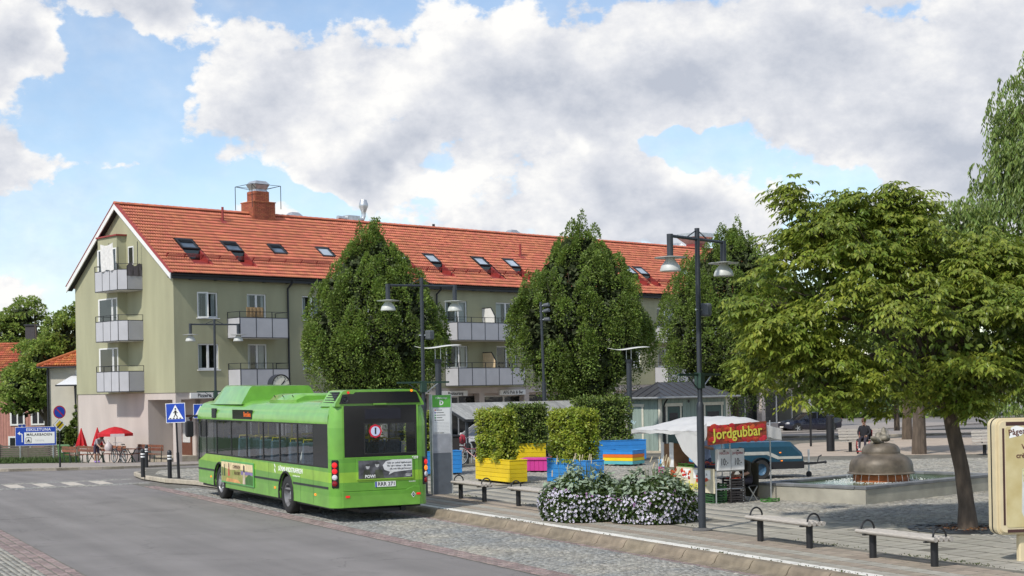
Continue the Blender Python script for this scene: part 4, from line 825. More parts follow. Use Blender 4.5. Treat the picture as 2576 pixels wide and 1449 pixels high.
for sx in (-1, 1): MB().box(sx * .6, sx * 1.1, RA - .72, RA - .70, .14, .5).obj('mud_flap', M_RUB, bus)
mb = MB(); mb.box(-1.1, 1.1, YR, YF, .30, .36); mb.box(-.5, .5, -5.9, -3.2, .22, .30); mb.cyl((.6, -5.0, .3), (.6, -5.9, .28), .07); mb.obj('chassis', M_BLACK, bus)
# front end
def qf(z, sx, n=6, r=.3): return [(sx * (W - r + r * math.cos(t)), YF + r * .75 * math.sin(t), z) for t in np.linspace(0, math.pi / 2, n)]
for sx in (-1, 1): MB().loft([qf(.40, sx), qf(1.06, sx)], caps=False, closed=False).obj('front_corner', M_BUS, bus, smooth=True, sharp=60); MB().loft([qf(1.06, sx), qf(2.33, sx)], caps=False, closed=False).obj('front_corner_glass', M_BGLASS, bus)
MB().box(-W + .3, W - .3, YF + .18, YF + .225, .40, 1.06).obj('front_panel', M_BUS, bus)
MB().poly([(-W + .3, YF + .21, 1.06), (W - .3, YF + .21, 1.06), (W - .3, YF + .21, 2.34), (-W + .3, YF + .21, 2.34)]).obj('windscreen', M_BGLASS, bus)
mi = MB().tube([(-1.1, YF + .15, 2.42), (-1.32, YF + .22, 2.42), (-1.45, YF + .2, 2.34)], .03).obj('mirror_arm', M_BLACK, bus); MB().obox((-1.45, YF + .2, 2.02), .24, .14, .5).obj('mirror', M_BLACK, mi, bevel=.04)
# roof kit: gas hood with sloped ends, low air unit, side vent and display
def hs(y, hw, z0, z1, sl_): return [(-hw, y, z0), (-hw + sl_, y, z1 - .05), (-hw + sl_ + .06, y, z1), (hw - sl_ - .06, y, z1), (hw - sl_, y, z1 - .05), (hw, y, z0)]
mb = MB(); mb.loft([hs(1.45, 1.15, 2.78, 3.28, .26), hs(4.1, 1.12, 2.78, 3.33, .26), hs(4.4, 1.10, 2.78, 3.29, .28), hs(5.0, 1.07, 2.78, 2.92, .12)]); mb.obj('gas_hood', M_BUS, bus, smooth=True, sharp=28)
def au(y, z1, e=0.): return [(-1.0 + e, y, 2.80), (-1.0 + e, y, 2.90), (-.86 + e, y, z1 - .04), (-.7, y, z1), (.55, y, z1), (.72 - e, y, z1 - .05), (.78 - e, y, 2.85)]
mb = MB(); mb.loft([au(-2.7, 3.0, .06), au(-2.58, 3.06), au(-.7, 3.06), au(-.4, 2.95, .08)]); mb.obj('air_unit', M_BUS, bus, smooth=True, sharp=35)
for y in (-2.4, -1.6, -.9): MB().obox((-.93, y, 2.99), .01, .05, .07, Matrix.Rotation(R(-30), 3, 'Y')).obj('latch', M_BLACK, bus)
mb = MB(); mb.bar((-.5, -.2, 2.97), (.9, -.2, 2.97), .03); mb.bar((.9, -.2, 2.97), (.9, -3.6, 2.97), .03); mb.bar((.9, -.2, 2.97), (.9, -.2, 2.88), .03); mb.bar((.9, -3.6, 2.97), (.9, -3.6, 2.88), .03); mb.obj('roof_rail', M_GALV, bus)
v = MB().box(-W - .012, -W + .02, 3.75, 4.2, 2.38, 2.66).obj('side_vent', M_BLACK, bus)
for k in range(5): MB().box(-W - .03, -W - .012, 3.78, 4.17, 2.41 + .05 * k, 2.43 + .05 * k).obj('slat', M_DARK, v)
sd_ = MB().box(-W - .008, -W + .02, .2, 2.05, 2.375, 2.63).obj('side_display', M_GLOSSB, bus); text('Borsökna', .2, mat('amber_led', (.5, .1, .01), .5, emit=(1, .18, .01, .3)), sd_, (-W - .01, .62, 2.50), FACE_NX, wx=.85)
# lettering and poster on the left side
text('SÖRMLANDSTRAFIKEN', .165, M_WTXT, bus, (-W - .002, -2.98, 1.13), FACE_NX, bold=.003, wx=1.12); text('En del av Region Sörmland', .05, M_WTXT, bus, (-W - .002, -3.45, 1.0), FACE_NX)
lg = MB()
for dz in (0, .13): lg.prism([(-1.72 + .02 * (dz > 0), 1.14 + dz - .02), (-1.79, 1.06 + dz - .02), (-1.76, 1.02 + dz - .02), (-1.67, 1.10 + dz)], 'x', -W - .004, -W - .001)
lg.obj('logo', M_WTXT, bus)
sa = MB().box(-W - .035, -W - .001, .05, 3.2, .52, 1.18).obj('side_poster', mat('poster_frame', (.10, .34, .09), .4), bus, bevel=.01)
px = -W - .0365
MB().box(px - .001, px + .002, .10, 3.15, .57, 1.13).obj('poster_print', mat('print_meadow', (.20, .26, .05), .6, var=.6, scale=4, col2=(.42, .36, .14)), sa)
def pshape(name, pts, col, k): return MB().add([(px - .0015 - .0006 * k, y, z) for y, z in pts], [tuple(range(len(pts)))]).obj(name, mat('print_' + name, col, .6, var=.25, scale=6), sa)
pshape('evening_sky', [(3.15, 1.13), (.10, 1.13), (.10, .93), (1.3, .96), (2.2, .92), (3.15, .97)], (.72, .58, .34), 1)
pshape('lavender_field', [(1.2, .93), (.10, .92), (.10, .84), (1.2, .82)], (.22, .17, .36), 2); pshape('path', [(2.7, .57), (1.2, .57), (1.5, .66), (2.6, .68)], (.62, .32, .12), 2)
pshape('bush', [(1.05, .57), (.10, .57), (.10, .82), (.45, .86), (.8, .74)], (.05, .15, .03), 3); pshape('cypress', [(2.9, .72), (2.75, .72), (2.8, 1.06), (2.86, 1.06)], (.04, .08, .03), 3); pshape('cypress', [(3.08, .72), (2.97, .72), (3.0, .98), (3.04, .98)], (.04, .08, .03), 3)
pshape('figure_skirt', [(2.47, .74), (2.3, .74), (2.34, .98), (2.42, .98)], (.5, .06, .05), 4); pshape('figure_hair', [(2.44, .98), (2.33, .98), (2.34, 1.1), (2.42, 1.1)], (.12, .05, .03), 4)
pshape('figure_coat', [(1.05, .57), (.78, .57), (.83, .9), (.98, .9)], (.5, .42, .32), 4); pshape('figure_head', [(.98, .9), (.84, .9), (.84, 1.08), (.96, 1.1)], (.03, .02, .02), 4)
text('SOMMAREN', .15, mat('print_ink', (.10, .05, .03), .6), sa, (px - .005, 1.62, 1.01), FACE_NX, wx=.95); text('ÄR KORT!', .14, mat('print_ink', (.10, .05, .03), .6), sa, (px - .005, 1.55, .84), FACE_NX, wx=.95)
# interior
mb = MB(); mb.box(-1.17, 1.17, YR + .1, 5.7, .62, .66); mb.box(-1.17, 1.17, YR + .05, -4.85, .66, 1.5); mb.obj('floor', mat('bus_floor', (.2, .2, .2), .8), bus)
MB().box(-1.1, 1.1, YR, 5.6, 2.60, 2.63).obj('ceiling', mat('bus_ceiling', (.5, .5, .5), .7), bus)
M_SEAT = mat('bus_seat', (.08, .13, .19), .8, var=.4, scale=20)
for y in (-4.3, -3.4, -2.4, -.9, .1, 1.1, 2.1):
    for x in (-.92, -.46, .46, .92):
        if y > 0 and x > 0 and y < 1: continue
        s = MB().obox((x, y, 1.10), .42, .44, .09).obj('seat', M_SEAT, bus, bevel=.03); MB().obox((x, y - .22, 1.48), .42, .09, .72, Matrix.Rotation(R(8), 3, 'X')).obj('backrest', M_SEAT, s, bevel=.03); MB().box(x - .05, x + .05, y - .1, y + .1, .66, 1.06).obj('seat_base', M_DARK, s); MB().tube([(x - .18, y - .26, 1.82), (x - .18, y - .27, 1.9), (x + .18, y - .27, 1.9), (x + .18, y - .26, 1.82)], .018).obj('grab_handle', mat('grab_yellow', (.6, .5, .03), .4), s)
for x, y in ((-.3, 2.6), (.35, 1.6), (-.3, -.4), (.35, -1.4), (-.25, -3.0), (.35, -4.4), (.3, 3.6)): MB().cyl((x, y, .66), (x, y, 2.6), .02).obj('grab_pole', mat('grab_yellow', (.6, .5, .03), .4), bus)
MB().box(-1.15, -.2, 4.0, 4.06, .66, 1.75).obj('cab_partition', M_DARK, bus)
# ================================================================ vegetation
def unit(a): return a / np.maximum(np.linalg.norm(a, axis=-1, keepdims=True), 1e-9)
def leaves(name, P, D, N, L, Wd, material, parent, fold=.25, kind='stuff'):
    """kite-shaped leaves folded along the midrib: P base, D along, N leaf normal"""
    n = len(P); D = unit(D); U = unit(np.cross(D, N)); N = np.cross(U, D); L = np.broadcast_to(L, n)[:, None]; Wd = np.broadcast_to(Wd, n)[:, None]
    V = np.stack([P, P + D * L * .45 + U * Wd / 2 + N * Wd * fold, P + D * L, P + D * L * .45 - U * Wd / 2 + N * Wd * fold], 1).reshape(-1, 3)
    f = np.array([(0, 2, 1), (0, 3, 2)]); F = (f[None] + 4 * np.arange(n)[:, None, None]).reshape(-1, 3)
    o = link(name, npmesh(name, V, F, material), parent)
    if kind: o['kind'] = kind
    return o
def rdir(n): return unit(rng.normal(size=(n, 3)))
M_BARK = mat('bark', (.10, .075, .055), .9, var=.35, scale=9, bump=.8, bscale=25, vstretch=(1, 1, .3))
M_HORN = mat('hornbeam_leaf', (.165, .24, .042), .5, var=.42, scale=1.7, isl=.35, trans=.4)
M_CHER = mat('cherry_leaf', (.155, .225, .034), .4, var=.3, scale=1.2, isl=.38, trans=.45, col2=(.30, .345, .05))
M_HEDGE = mat('hedge_leaf', (.22, .31, .035), .42, var=.3, scale=2.5, isl=.4, trans=.4, col2=(.38, .42, .05))
M_HEDGED = mat('hedge_leaf_dark', (.15, .21, .04), .45, var=.3, scale=2.5, isl=.4, trans=.35)
M_LIME = mat('chestnut_leaf', (.28, .37, .085), .5, var=.3, scale=.7, isl=.4, trans=.48)
M_WILL = mat('willow_leaf', (.175, .25, .055), .5, var=.3, scale=1, isl=.4, trans=.35)
M_CONI = mat('conifer_leaf', (.04, .065, .03), .7, var=.3, scale=1, isl=.35)
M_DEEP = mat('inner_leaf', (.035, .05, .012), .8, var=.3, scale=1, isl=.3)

def trunk_mesh(pts, radii, n=12, seed=0):
    mb = MB(); mb.tube(pts, 0, n, radii=radii); return mb
def hornbeam(name, label, x, y, h, rmax, seed, ztop_spire=.9, lean=0., group='clipped hornbeam trees in front of the green house'):
    global rng; keep_ = rng; rng = np.random.default_rng(seed)
    z0 = gz(x, y, PZ); t = thing(name, label, 'tree', (x, y, z0), 0, group); zb = 2.3; H = h - zb
    trunk_mesh([(0, 0, -.2), (.02, 0, 1), (0, .03, 2.4), (.03, 0, 4.5), (0, 0, h * .8)], 0, 10).v
    mb = MB(); mb.tube([(0, 0, -.2), (.02, 0, 1), (0, .03, 2.4), (.03, 0, 4.5), (0, 0, h * .8)], 0, 10, radii=[.22, .17, .15, .1, .03])
    for k in range(16):
        a = rng.uniform(0, 6.28); zz = rng.uniform(2.0, h * .5); rr = rng.uniform(1, rmax * .8); mb.tube([(0, 0, zz), (rr * .5 * math.cos(a), rr * .5 * math.sin(a), zz + rr * .6), (rr * math.cos(a), rr * math.sin(a), zz + rr * 1.5)], .0, 5, radii=[.06, .04, .015])
    mb.obj('trunk', M_BARK, t, smooth=True)
    def prof(u):
        u = np.clip(u, 0, 1); return rmax * np.where(u < .34, np.sqrt(np.clip(u / .34, 0, 1)) * .55 + .45 * np.sin(np.clip(u / .34, 0, 1) * math.pi / 2), (1 - np.clip((u - .34) / .66, 0, 1) ** 2.05))
    nl = 210; u = rng.beta(1.25, 1.35, nl) * .97; th = np.arange(nl) * 2.39996 + rng.normal(0, .25, nl); rr = prof(u) * rng.uniform(.80, .94, nl)
    C = np.stack([rr * np.cos(th), rr * np.sin(th), zb + u * H - .1], 1); a = rng.uniform(.30, .50, nl) * (1 - .35 * u) * rmax / 3.3; b = a * rng.uniform(1.9, 2.9, nl)
    sp = rng.integers(5, 8); C2 = np.stack([rng.normal(0, .28, sp), rng.normal(0, .28, sp), zb + H * (rng.uniform(.86, ztop_spire + .04, sp))], 1); C = np.vstack([C, C2]); a = np.append(a, rng.uniform(.22, .34, sp)); b = np.append(b, rng.uniform(.7, 1.2, sp)); th = np.append(th, rng.uniform(0, 6.28, sp))
    per = 310; n = len(C) * per; idx = np.repeat(np.arange(len(C)), per); d = rdir(n); d[:, 2] = np.where(rng.random(n) < .5, np.abs(d[:, 2]), d[:, 2])
    out = np.stack([np.cos(th[idx]), np.sin(th[idx]), np.zeros(n)], 1); d = unit(d + out * .45); q = rng.uniform(.78, 1.08, n)[:, None]
    taper = 1 - .35 * np.clip(d[:, 2], 0, 1)
    P = C[idx] + d * q * np.stack([a[idx] * taper, a[idx] * taper, b[idx]], 1); P[:, :2] += lean * (P[:, 2:3] - 3)
    ld = unit(d + np.array([0, 0, .15]) + rng.normal(0, .55, (n, 3))); nn = unit(d * .8 + rng.normal(0, .6, (n, 3)) + np.array([0, 0, .5]))
    crown = leaves('crown', P, ld, nn, rng.uniform(.075, .14, n), rng.uniform(.05, .085, n), M_HORN, t)
    m = 7000; uu = rng.uniform(.03, .93, m); tt = rng.uniform(0, 6.28, m); r2 = prof(uu) * np.sqrt(rng.uniform(.3, .62, m)); P = np.stack([r2 * np.cos(tt), r2 * np.sin(tt), zb + uu * H], 1); P[:, :2] += lean * (P[:, 2:3] - 3)
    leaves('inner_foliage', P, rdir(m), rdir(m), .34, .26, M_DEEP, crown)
    rng = keep_; return t
hornbeam('hornbeam_tree', 'egg-shaped dark green hornbeam standing behind the green bus', -6.35, 68.0, 10.3, 3.5, 11, ztop_spire=.98)
hornbeam('hornbeam_tree', 'tallest egg-shaped hornbeam, between the two curved-wing lamps', 3.35, 70.5, 10.35, 3.6, 22, ztop_spire=.97)
hornbeam('hornbeam_tree', 'egg-shaped hornbeam with several ragged tips behind the wooden kiosk', 11.8, 78.0, 10.9, 4.4, 33, ztop_spire=.95)

def blob_tree(name, label, x, y, z, blobs, nleaf, ls, material, trunk_r, trunk_h, cat='tree', group=None, droop=.2, shell=.55, inner=2500, wl=.65, clump=60):
    t = thing(name, label, cat, (x, y, z), 0, group); B = np.array(blobs, float); vol = B[:, 3] * B[:, 4] * B[:, 5]; pr = vol ** .75; pr /= pr.sum(); 
    mb = MB(); top = B[:, 2].max(); mb.tube([(0, 0, -.3), (.03, .02, trunk_h * .5), (-.03, 0, trunk_h), (B[0, 0] * .3, B[0, 1] * .3, (trunk_h + top) / 2), (B[0, 0] * .5, B[0, 1] * .5, top)], 0, 10, radii=[trunk_r * 1.3, trunk_r, trunk_r * .85, trunk_r * .5, .03])
    for c in B: mb.tube([(0, 0, trunk_h * .9), (c[0] * .45, c[1] * .45, trunk_h * .6 + c[2] * .45), (c[0], c[1], c[2])], 0, 6, radii=[trunk_r * .55, trunk_r * .35, .03])
    mb.obj('trunk', M_BARK, t, smooth=True)
    nc = nleaf // clump; bi = rng.choice(len(B), nc, p=pr); d = rdir(nc); d[:, 2] = np.where(d[:, 2] < -.55, -d[:, 2], d[:, 2]); q = rng.uniform(shell, 1.0, nc) ** .6
    Cc = B[bi, :3] + d * q[:, None] * B[bi, 3:]; n = nc * clump; ci = np.repeat(np.arange(nc), clump); cr = rng.uniform(.25, .55, nc) * (B[:, 3:].mean() / 2.4)
    dd = rdir(n); dd[:, 2] = dd[:, 2] * .6; P = Cc[ci] + dd * (cr[ci] * rng.uniform(.3, 1, n) ** .5)[:, None]
    ld = unit(dd + d[ci] * .5 + np.array([0, 0, -droop]) + rng.normal(0, .4, (n, 3))); nn = unit(rng.normal(0, .5, (n, 3)) + np.array([0, 0, 1.]) + d[ci] * .5)
    c = leaves('crown', P, ld, nn, rng.uniform(.75, 1.25, n) * ls, rng.uniform(.75, 1.25, n) * ls * wl, material, t)
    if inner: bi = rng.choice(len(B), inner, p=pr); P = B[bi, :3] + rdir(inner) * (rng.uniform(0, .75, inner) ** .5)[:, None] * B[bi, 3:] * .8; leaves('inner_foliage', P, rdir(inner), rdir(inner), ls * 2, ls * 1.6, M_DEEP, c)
    return t
# trees at the left
blob_tree('chestnut_tree', 'broad leafy tree between the pink house and the cream house', -34.3, 109, -.9, [tuple(v * 1.17 for v in q) for q in [(-1.5, 0, 3.5, 1.7, 2, 1.9), (.2, -.3, 5.2, 2.3, 2.3, 2.2), (1.6, 0, 7.0, 2.0, 2, 1.9), (2.9, .3, 8.2, 1.4, 1.5, 1.5), (1.2, -.2, 3.6, 1.9, 2, 1.4), (-.6, 0, 4.2, 2.2, 2, 1.6), (2.8, 0, 5.5, 1.5, 1.5, 2)]], 34000, .25, M_LIME, .3, 2.2)
blob_tree('maple_tree', 'tall pale tree rising behind the pink house roof', -43.5, 130, -1.2, [(-1.5, 0, 9.3, 3.2, 3, 2.6), (.6, 0, 11, 2.0, 2, 2.1), (1.6, 0, 7.5, 3, 3, 2.5), (-3, 0, 6, 4, 3, 3), (3.6, 0, 8.3, 1.5, 1.5, 1.4)], 22000, .26, M_LIME, .35, 4)
blob_tree('shrub', 'climbing shrub growing up beside the cream house wall', -27.3, 93.5, -.9, [(0, 0, 1.6, .9, .7, 1.4), (.5, 0, 3.4, .8, .7, 1.3), (.7, 0, 4.6, .5, .5, .8), (-.9, -.2, 1.2, .9, .7, .8)], 9000, .16, M_HEDGED, .06, 1.0, cat='shrub', inner=600)
# trees in the park at the right
blob_tree('park_tree', 'tree with a flared trunk on the gravel behind the fountain bell', 16.15, 58.7, PZ, [(0, 0, 5.2, 3, 3, 1.8), (1.5, 0, 6.0, 2, 2, 1.6)], 9000, .2, M_LIME, .24, 3.4)
blob_tree('park_tree', 'smaller farther tree on the gravel left of the flared trunk', 20.3, 76.0, gz(20, 76, PZ), [(0, 0, 5.6, 3, 3, 1.8), (1.5, 0, 6.4, 2, 2, 1.6)], 7000, .22, M_LIME, .22, 3.6)
blob_tree('cherry_tree', 'yellowing cherry tree at the right edge behind the nearer cherry', 14.2, 35.5, PZ, [(0, 0, 4.6, 2.4, 2.4, 1.6), (-1.0, 0, 5.3, 1.6, 1.6, 1.1), (.6, 0, 6.1, 1.3, 1.5, .9), (1.8, 0, 5.4, 2, 2, 1.5)], 22000, .13, M_CHER, .16, 3.0, droop=.7, wl=.45, clump=24)
for (x, y, h, l) in ((25.0, 96, 14.6, 'slim dark spruce whose tip shows above the near cherry tree'), (29.3, 98, 12.6, 'shorter dark spruce tip to the right of the taller spruce')):
    t = thing('spruce_tree', l, 'tree', (x, y, gz(x, y)), 0, 'spruces far behind the square'); MB().cyl((0, 0, -.3), (0, 0, h), .2, .02, 8).obj('trunk', M_BARK, t)
    n = 9000; u = rng.random(n) ** .8; r = (1 - u) * 2.2 * (.55 + .45 * np.abs(np.sin(u * 38))) * rng.uniform(.4, 1, n) ** .5; a = rng.uniform(0, 6.28, n); P = np.stack([r * np.cos(a), r * np.sin(a), 1.5 + u * (h - 1.3)], 1); leaves('crown', P, np.stack([np.cos(a), np.sin(a), -.25 + .0 * a], 1) + rng.normal(0, .3, (n, 3)), rng.normal(0, .4, (n, 3)) + np.array([0, 0, 1]), .42, .14, M_CONI, t)

# the near cherry with drooping sprays
def cherry():
    x, y = 8.87, 28.87; t = thing('cherry_tree', 'wide cherry tree with drooping leaves and leaning trunk beside the fountain', 'tree', (x, y, PZ))
    B = np.array([(-.3, 0, 3.75, 3.9, 3.3, 1.35), (-2.6, -.2, 4.9, 1.5, 1.7, 1.1), (-1.6, 0, 5.6, 1.15, 1.4, .8), (-3.7, -.3, 3.7, 1.05, 1.4, .75), (1.2, .1, 4.25, 2.2, 2.3, 1.0), (-3.35, -.3, 6.3, .42, .45, .45), (-1.1, -.1, 6.35, .5, .5, .42), (-2.35, -.1, 6.3, .6, .6, .35), (-2.4, -.1, 5.75, 1.25, 1.2, .6), (-1.1, 0, 5.95, .8, .9, .5), (.9, 0, 5.0, 1.2, 1.4, .7),
                  (3.4, .4, 3.9, 1.9, 2, 1.3), (-2.9, -.1, 3.0, 1.5, 1.6, .75), (1.2, 0, 2.95, 2.4, 2.2, .75), (-.6, -.2, 2.85, 1.8, 1.8, .6), (-.1, 0, 5.2, 1.0, 1.3, .6), (-4.35, -.3, 4.35, .45, .6, .3), (-4.2, -.3, 3.55, .5, .7, .3)])
    mb = MB(); tp = [(0.02, 0, -.25), (0, 0, .05), (-.02, 0, .5), (-.1, 0, 1.2), (-.27, 0, 2.0), (-.36, .02, 2.6), (-.45, .03, 3.4), (-.6, .05, 4.6)]; mb.tube(tp, 0, 14, radii=[.27, .205, .155, .145, .14, .135, .09, .04])
    mb.obj('trunk', M_BARK, t, smooth=True)
    for k, c in enumerate(B):
        br = MB(); s0 = Vector(tp[5 if k % 2 else 6]); e = Vector(c[:3]); mid = s0.lerp(e, .5) + Vector((0, 0, .3)); br.tube([s0 - Vector((0, 0, .25)), s0.lerp(mid, .6), mid, e], 0, 6, radii=[.07, .055, .04, .012])
        for j in range(7):
            d = rdir(1)[0]; q = Vector(c[:3]) + Vector(d * c[3:] * .85); br.tube([mid.lerp(e, rng.random()), mid.lerp(q, .7), q], 0, 4, radii=[.025, .016, .006])
        br.obj('branch', M_BARK, t, smooth=True)
    # layered clumps: flat tiers of shoots whose tips hang down
    pr = (B[:, 3] * B[:, 4] * B[:, 5]) ** .52; pr /= pr.sum(); nc = 740; bi = rng.choice(len(B), nc, p=pr); d = rdir(nc); d[:, 2] = np.where((d[:, 2] < -.35) & (rng.random(nc) < .5), -d[:, 2], d[:, 2]); q = rng.uniform(.45, .97, nc) ** .5
    C = B[bi, :3] + d * q[:, None] * B[bi, 3:]; cr = rng.uniform(.28, .55, nc); per = 15; ns = nc * per; k = 10; ci = np.repeat(np.arange(nc), per)
    out = unit(C * np.array([1, 1, 0]) + rng.normal(0, .3, (nc, 3)) * np.array([1, 1, 0]))[ci]; az = rng.uniform(0, 6.28, ns); hd = unit(np.stack([np.cos(az), np.sin(az), rng.normal(.08, .12, ns)], 1) + out * .55); sl_ = cr[ci] * rng.uniform(.7, 1.1, ns)
    S = C[ci] + rng.normal(0, .09, (ns, 3)) * np.array([1, 1, .9]) + hd * .05
    si = np.repeat(np.arange(ns), k); u = np.tile(np.linspace(.1, 1, k), ns); n = ns * k
    P = S[si] + hd[si] * (sl_[si] * u)[:, None]; P[:, 2] -= .30 * u ** 2 * sl_[si]
    side = unit(np.cross(hd[si], [0, 0, 1.])) * np.where(np.arange(n) % 2 == 0, 1, -1)[:, None]
    ld = unit(hd[si] * .6 + side * .5 + np.array([0, 0, -.7]) + rng.normal(0, .22, (n, 3))); nn = unit(hd[si] * .6 + np.array([0, 0, .85]) + side * .35 + rng.normal(0, .25, (n, 3)))
    cr_ = leaves('crown', P, ld, nn, rng.uniform(.09, .155, n), rng.uniform(.042, .068, n), M_CHER, t, fold=.2)
    m = 5200; bi = rng.choice(len(B), m, p=pr); P = B[bi, :3] + rdir(m) * (rng.uniform(0, .7, m) ** .6)[:, None] * B[bi, 3:] * .8; leaves('inner_foliage', P, rdir(m) + np.array([0, 0, -1.]), rdir(m), .17, .09, M_HEDGED, cr_)
    # iron grille round the foot
    g = thing('tree_grate', 'dark round iron grate set in the paving under the leaning cherry', 'grate', (x, y, PZ + .012), BZ)
    for r_ in (.42, .62, .82, 1.02):
        mb = MB(); mb.lathe([(r_, 0), (r_, .012), (r_ + .13, .012), (r_ + .13, 0)], 32, caps=False); mb.obj('ring', M_DARK, g)
    for a in range(8): mb = MB(); mb.bar((.42 * math.cos(a * .785), .42 * math.sin(a * .785), .016), (1.15 * math.cos(a * .785), 1.15 * math.sin(a * .785), .016), .05, .012); mb.obj('spoke', M_DARK, g)
    MB().lathe([(.0, -.004), (.43, -.004)], 20, caps=False).obj('soil', mat('soil', (.07, .045, .03), .95, var=.5, scale=20), g)
    n = 120; a = rng.uniform(0, 6.28, n); r_ = rng.uniform(.2, .75, n); leaves('fallen_leaves', np.stack([r_ * np.cos(a), r_ * np.sin(a), np.full(n, .025)], 1), np.stack([np.cos(a * 3), np.sin(a * 3), 0 * a], 1), rng.normal(0, .3, (n, 3)) + np.array([0, 0, 1]), .09, .05, mat('dead_leaf', (.16, .07, .03), .8, isl=.4), g)
cherry()
def willow():
    t = thing('willow_tree', 'tall weeping willow rising at the right edge of the picture', 'tree', (25.7, 61, PZ)); n_s = 1250; k = 44
    mb = MB(); mb.tube([(0, 0, -.3), (0, 0, 2), (.2, 0, 5), (-.3, 0, 9), (-1.5, 0, 13.5)], 0, 10, radii=[.55, .42, .36, .25, .08])
    limbs = [(-3.6, 0, 15.2), (-2.5, 1, 16.2), (-4.3, -.5, 12.5), (-1, 0, 15.5), (1, 1, 14.5), (-6.3, .3, 9.6), (-3.2, -1, 10.5), (0, -1.5, 13), (3, 0, 13), (-7.2, .2, 9.3), (-4.5, 0, 14.0), (-2.0, -1.2, 12.5), (-4.8, .6, 11.5)]
    for e in limbs: mb.tube([(0, 0, 4 if e[2] < 11 else 7), (e[0] * .4, e[1] * .4, e[2] * .8), e], 0, 6, radii=[.2, .12, .03])
    mb.obj('trunk', M_BARK, t, smooth=True)
    L = np.array(limbs); li = rng.integers(0, len(L), n_s); S = L[li] + np.clip(rng.normal(0, 1, (n_s, 3)), -1.6, 1.6) * np.array([.75, .9, .5]); ln = rng.uniform(1.6, 5.2, n_s) * np.where(L[li][:, 2] < 10, .55, 1); si = np.repeat(np.arange(n_s), k); u = np.tile(np.linspace(0, 1, k), n_s); n = n_s * k
    out = unit(rng.normal(size=(n_s, 3)) * np.array([1, 1, 0])); P = S[si] + out[si] * (.75 * (1 - (1 - u) ** 3))[:, None]; P[:, 2] += .35 * np.sin(u * 2.2) * (u < .5) - ln[si] * np.clip(u - .12, 0, 1) ** 1.15; P[:, 0] += .1 * np.sin(u * 7 + si)
    sd_ = unit(rng.normal(size=(n, 3)) * np.array([1, 1, .2])); leaves('crown', P, sd_ * .5 + np.array([0, 0, -1.]), sd_[:, [1, 0, 2]] + np.array([0, 0, .6]), rng.uniform(.18, .3, n), .07, M_WILL, t)
    # hanging tips low in front of the park bench
    w = thing('willow_branch', 'pale hanging willow branches in front of the right park bench', 'branch', (19.9, 57.5, PZ)); n_s = 60; S = np.stack([rng.uniform(-1.6, .8, n_s), rng.normal(0, .4, n_s), rng.uniform(2.4, 3.0, n_s)], 1); k = 30; ln = rng.uniform(.8, 1.9, n_s); si = np.repeat(np.arange(n_s), k); u = np.tile(np.linspace(0, 1, k), n_s); P = S[si].copy(); P[:, 2] -= ln[si] * u; P[:, 0] += .12 * u; n = len(P)
    sd_ = unit(rng.normal(size=(n, 3))); leaves('foliage', P, sd_ * .5 + np.array([0, 0, -1.]), sd_[:, [1, 0, 2]], .17, .04, M_WILL, w)
    mb = MB(); mb.tube([(4.1, 3.5, 6), (1.5, 1, 3.6), (.2, 0, 3.1), (-1.6, 0, 2.9)], 0, 6, radii=[.06, .04, .03, .01]); mb.obj('twig', M_BARK, w)
willow()

def hedge(label, x, y, rz, L_, T_, z0, h, material, n, group='hornbeam hedges growing in the planters'):
    t = thing('hedge', label, 'hedge', (x, y, z0), rz, group)
    for k in range(3): MB().cyl((-L_ / 2 + L_ * (k + .5) / 3, 0, -.3), (-L_ / 2 + L_ * (k + .5) / 3, .02, h * .8), .025, .012, 6).obj('stem', M_BARK, t)
    f = rng.integers(0, 6, n); p = rng.uniform(-1, 1, (n, 3)); ax = np.array([0, 0, 0, 1, 1, 2])[f]; area = None
    w = np.array([T_ * h, T_ * h, L_ * h, L_ * h, L_ * T_]); w /= w.sum(); f = rng.choice(5, n, p=w); nrm = np.array([(1, 0, 0), (-1, 0, 0), (0, 1, 0), (0, -1, 0), (0, 0, 1)], float)[f]; a = np.abs(nrm); sgn = nrm.sum(1)
    p = p * (1 - a) + a * (sgn * (1 - np.abs(rng.normal(0, .12, n))))[:, None]
    bul = np.array([.11 * mnoise.noise(Vector((q[0] * 2.2 + x, q[1] * 2, q[2] * 3 + y))) for q in p]); P = p * np.array([L_ / 2, T_ / 2, h / 2]) + np.array([0, 0, h / 2]) + nrm * (bul * 1.6)[:, None] + rng.normal(0, .035, (n, 3))
    P[:, 2] = np.maximum(P[:, 2], .02)
    ld = unit(nrm * .55 + np.array([0, 0, -.25]) + rng.normal(0, .5, (n, 3))); nn = unit(nrm * .7 + np.array([0, 0, .6]) + rng.normal(0, .45, (n, 3)))
    c = leaves('foliage', P, ld, nn, rng.uniform(.07, .12, n), rng.uniform(.045, .075, n), material, t); m = 900; leaves('inner_foliage', rng.uniform(-.8, .8, (m, 3)) * np.array([L_ / 2, T_ / 2, h / 2]) + np.array([0, 0, h / 2]), rdir(m), rdir(m), .2, .15, M_DEEP, c)
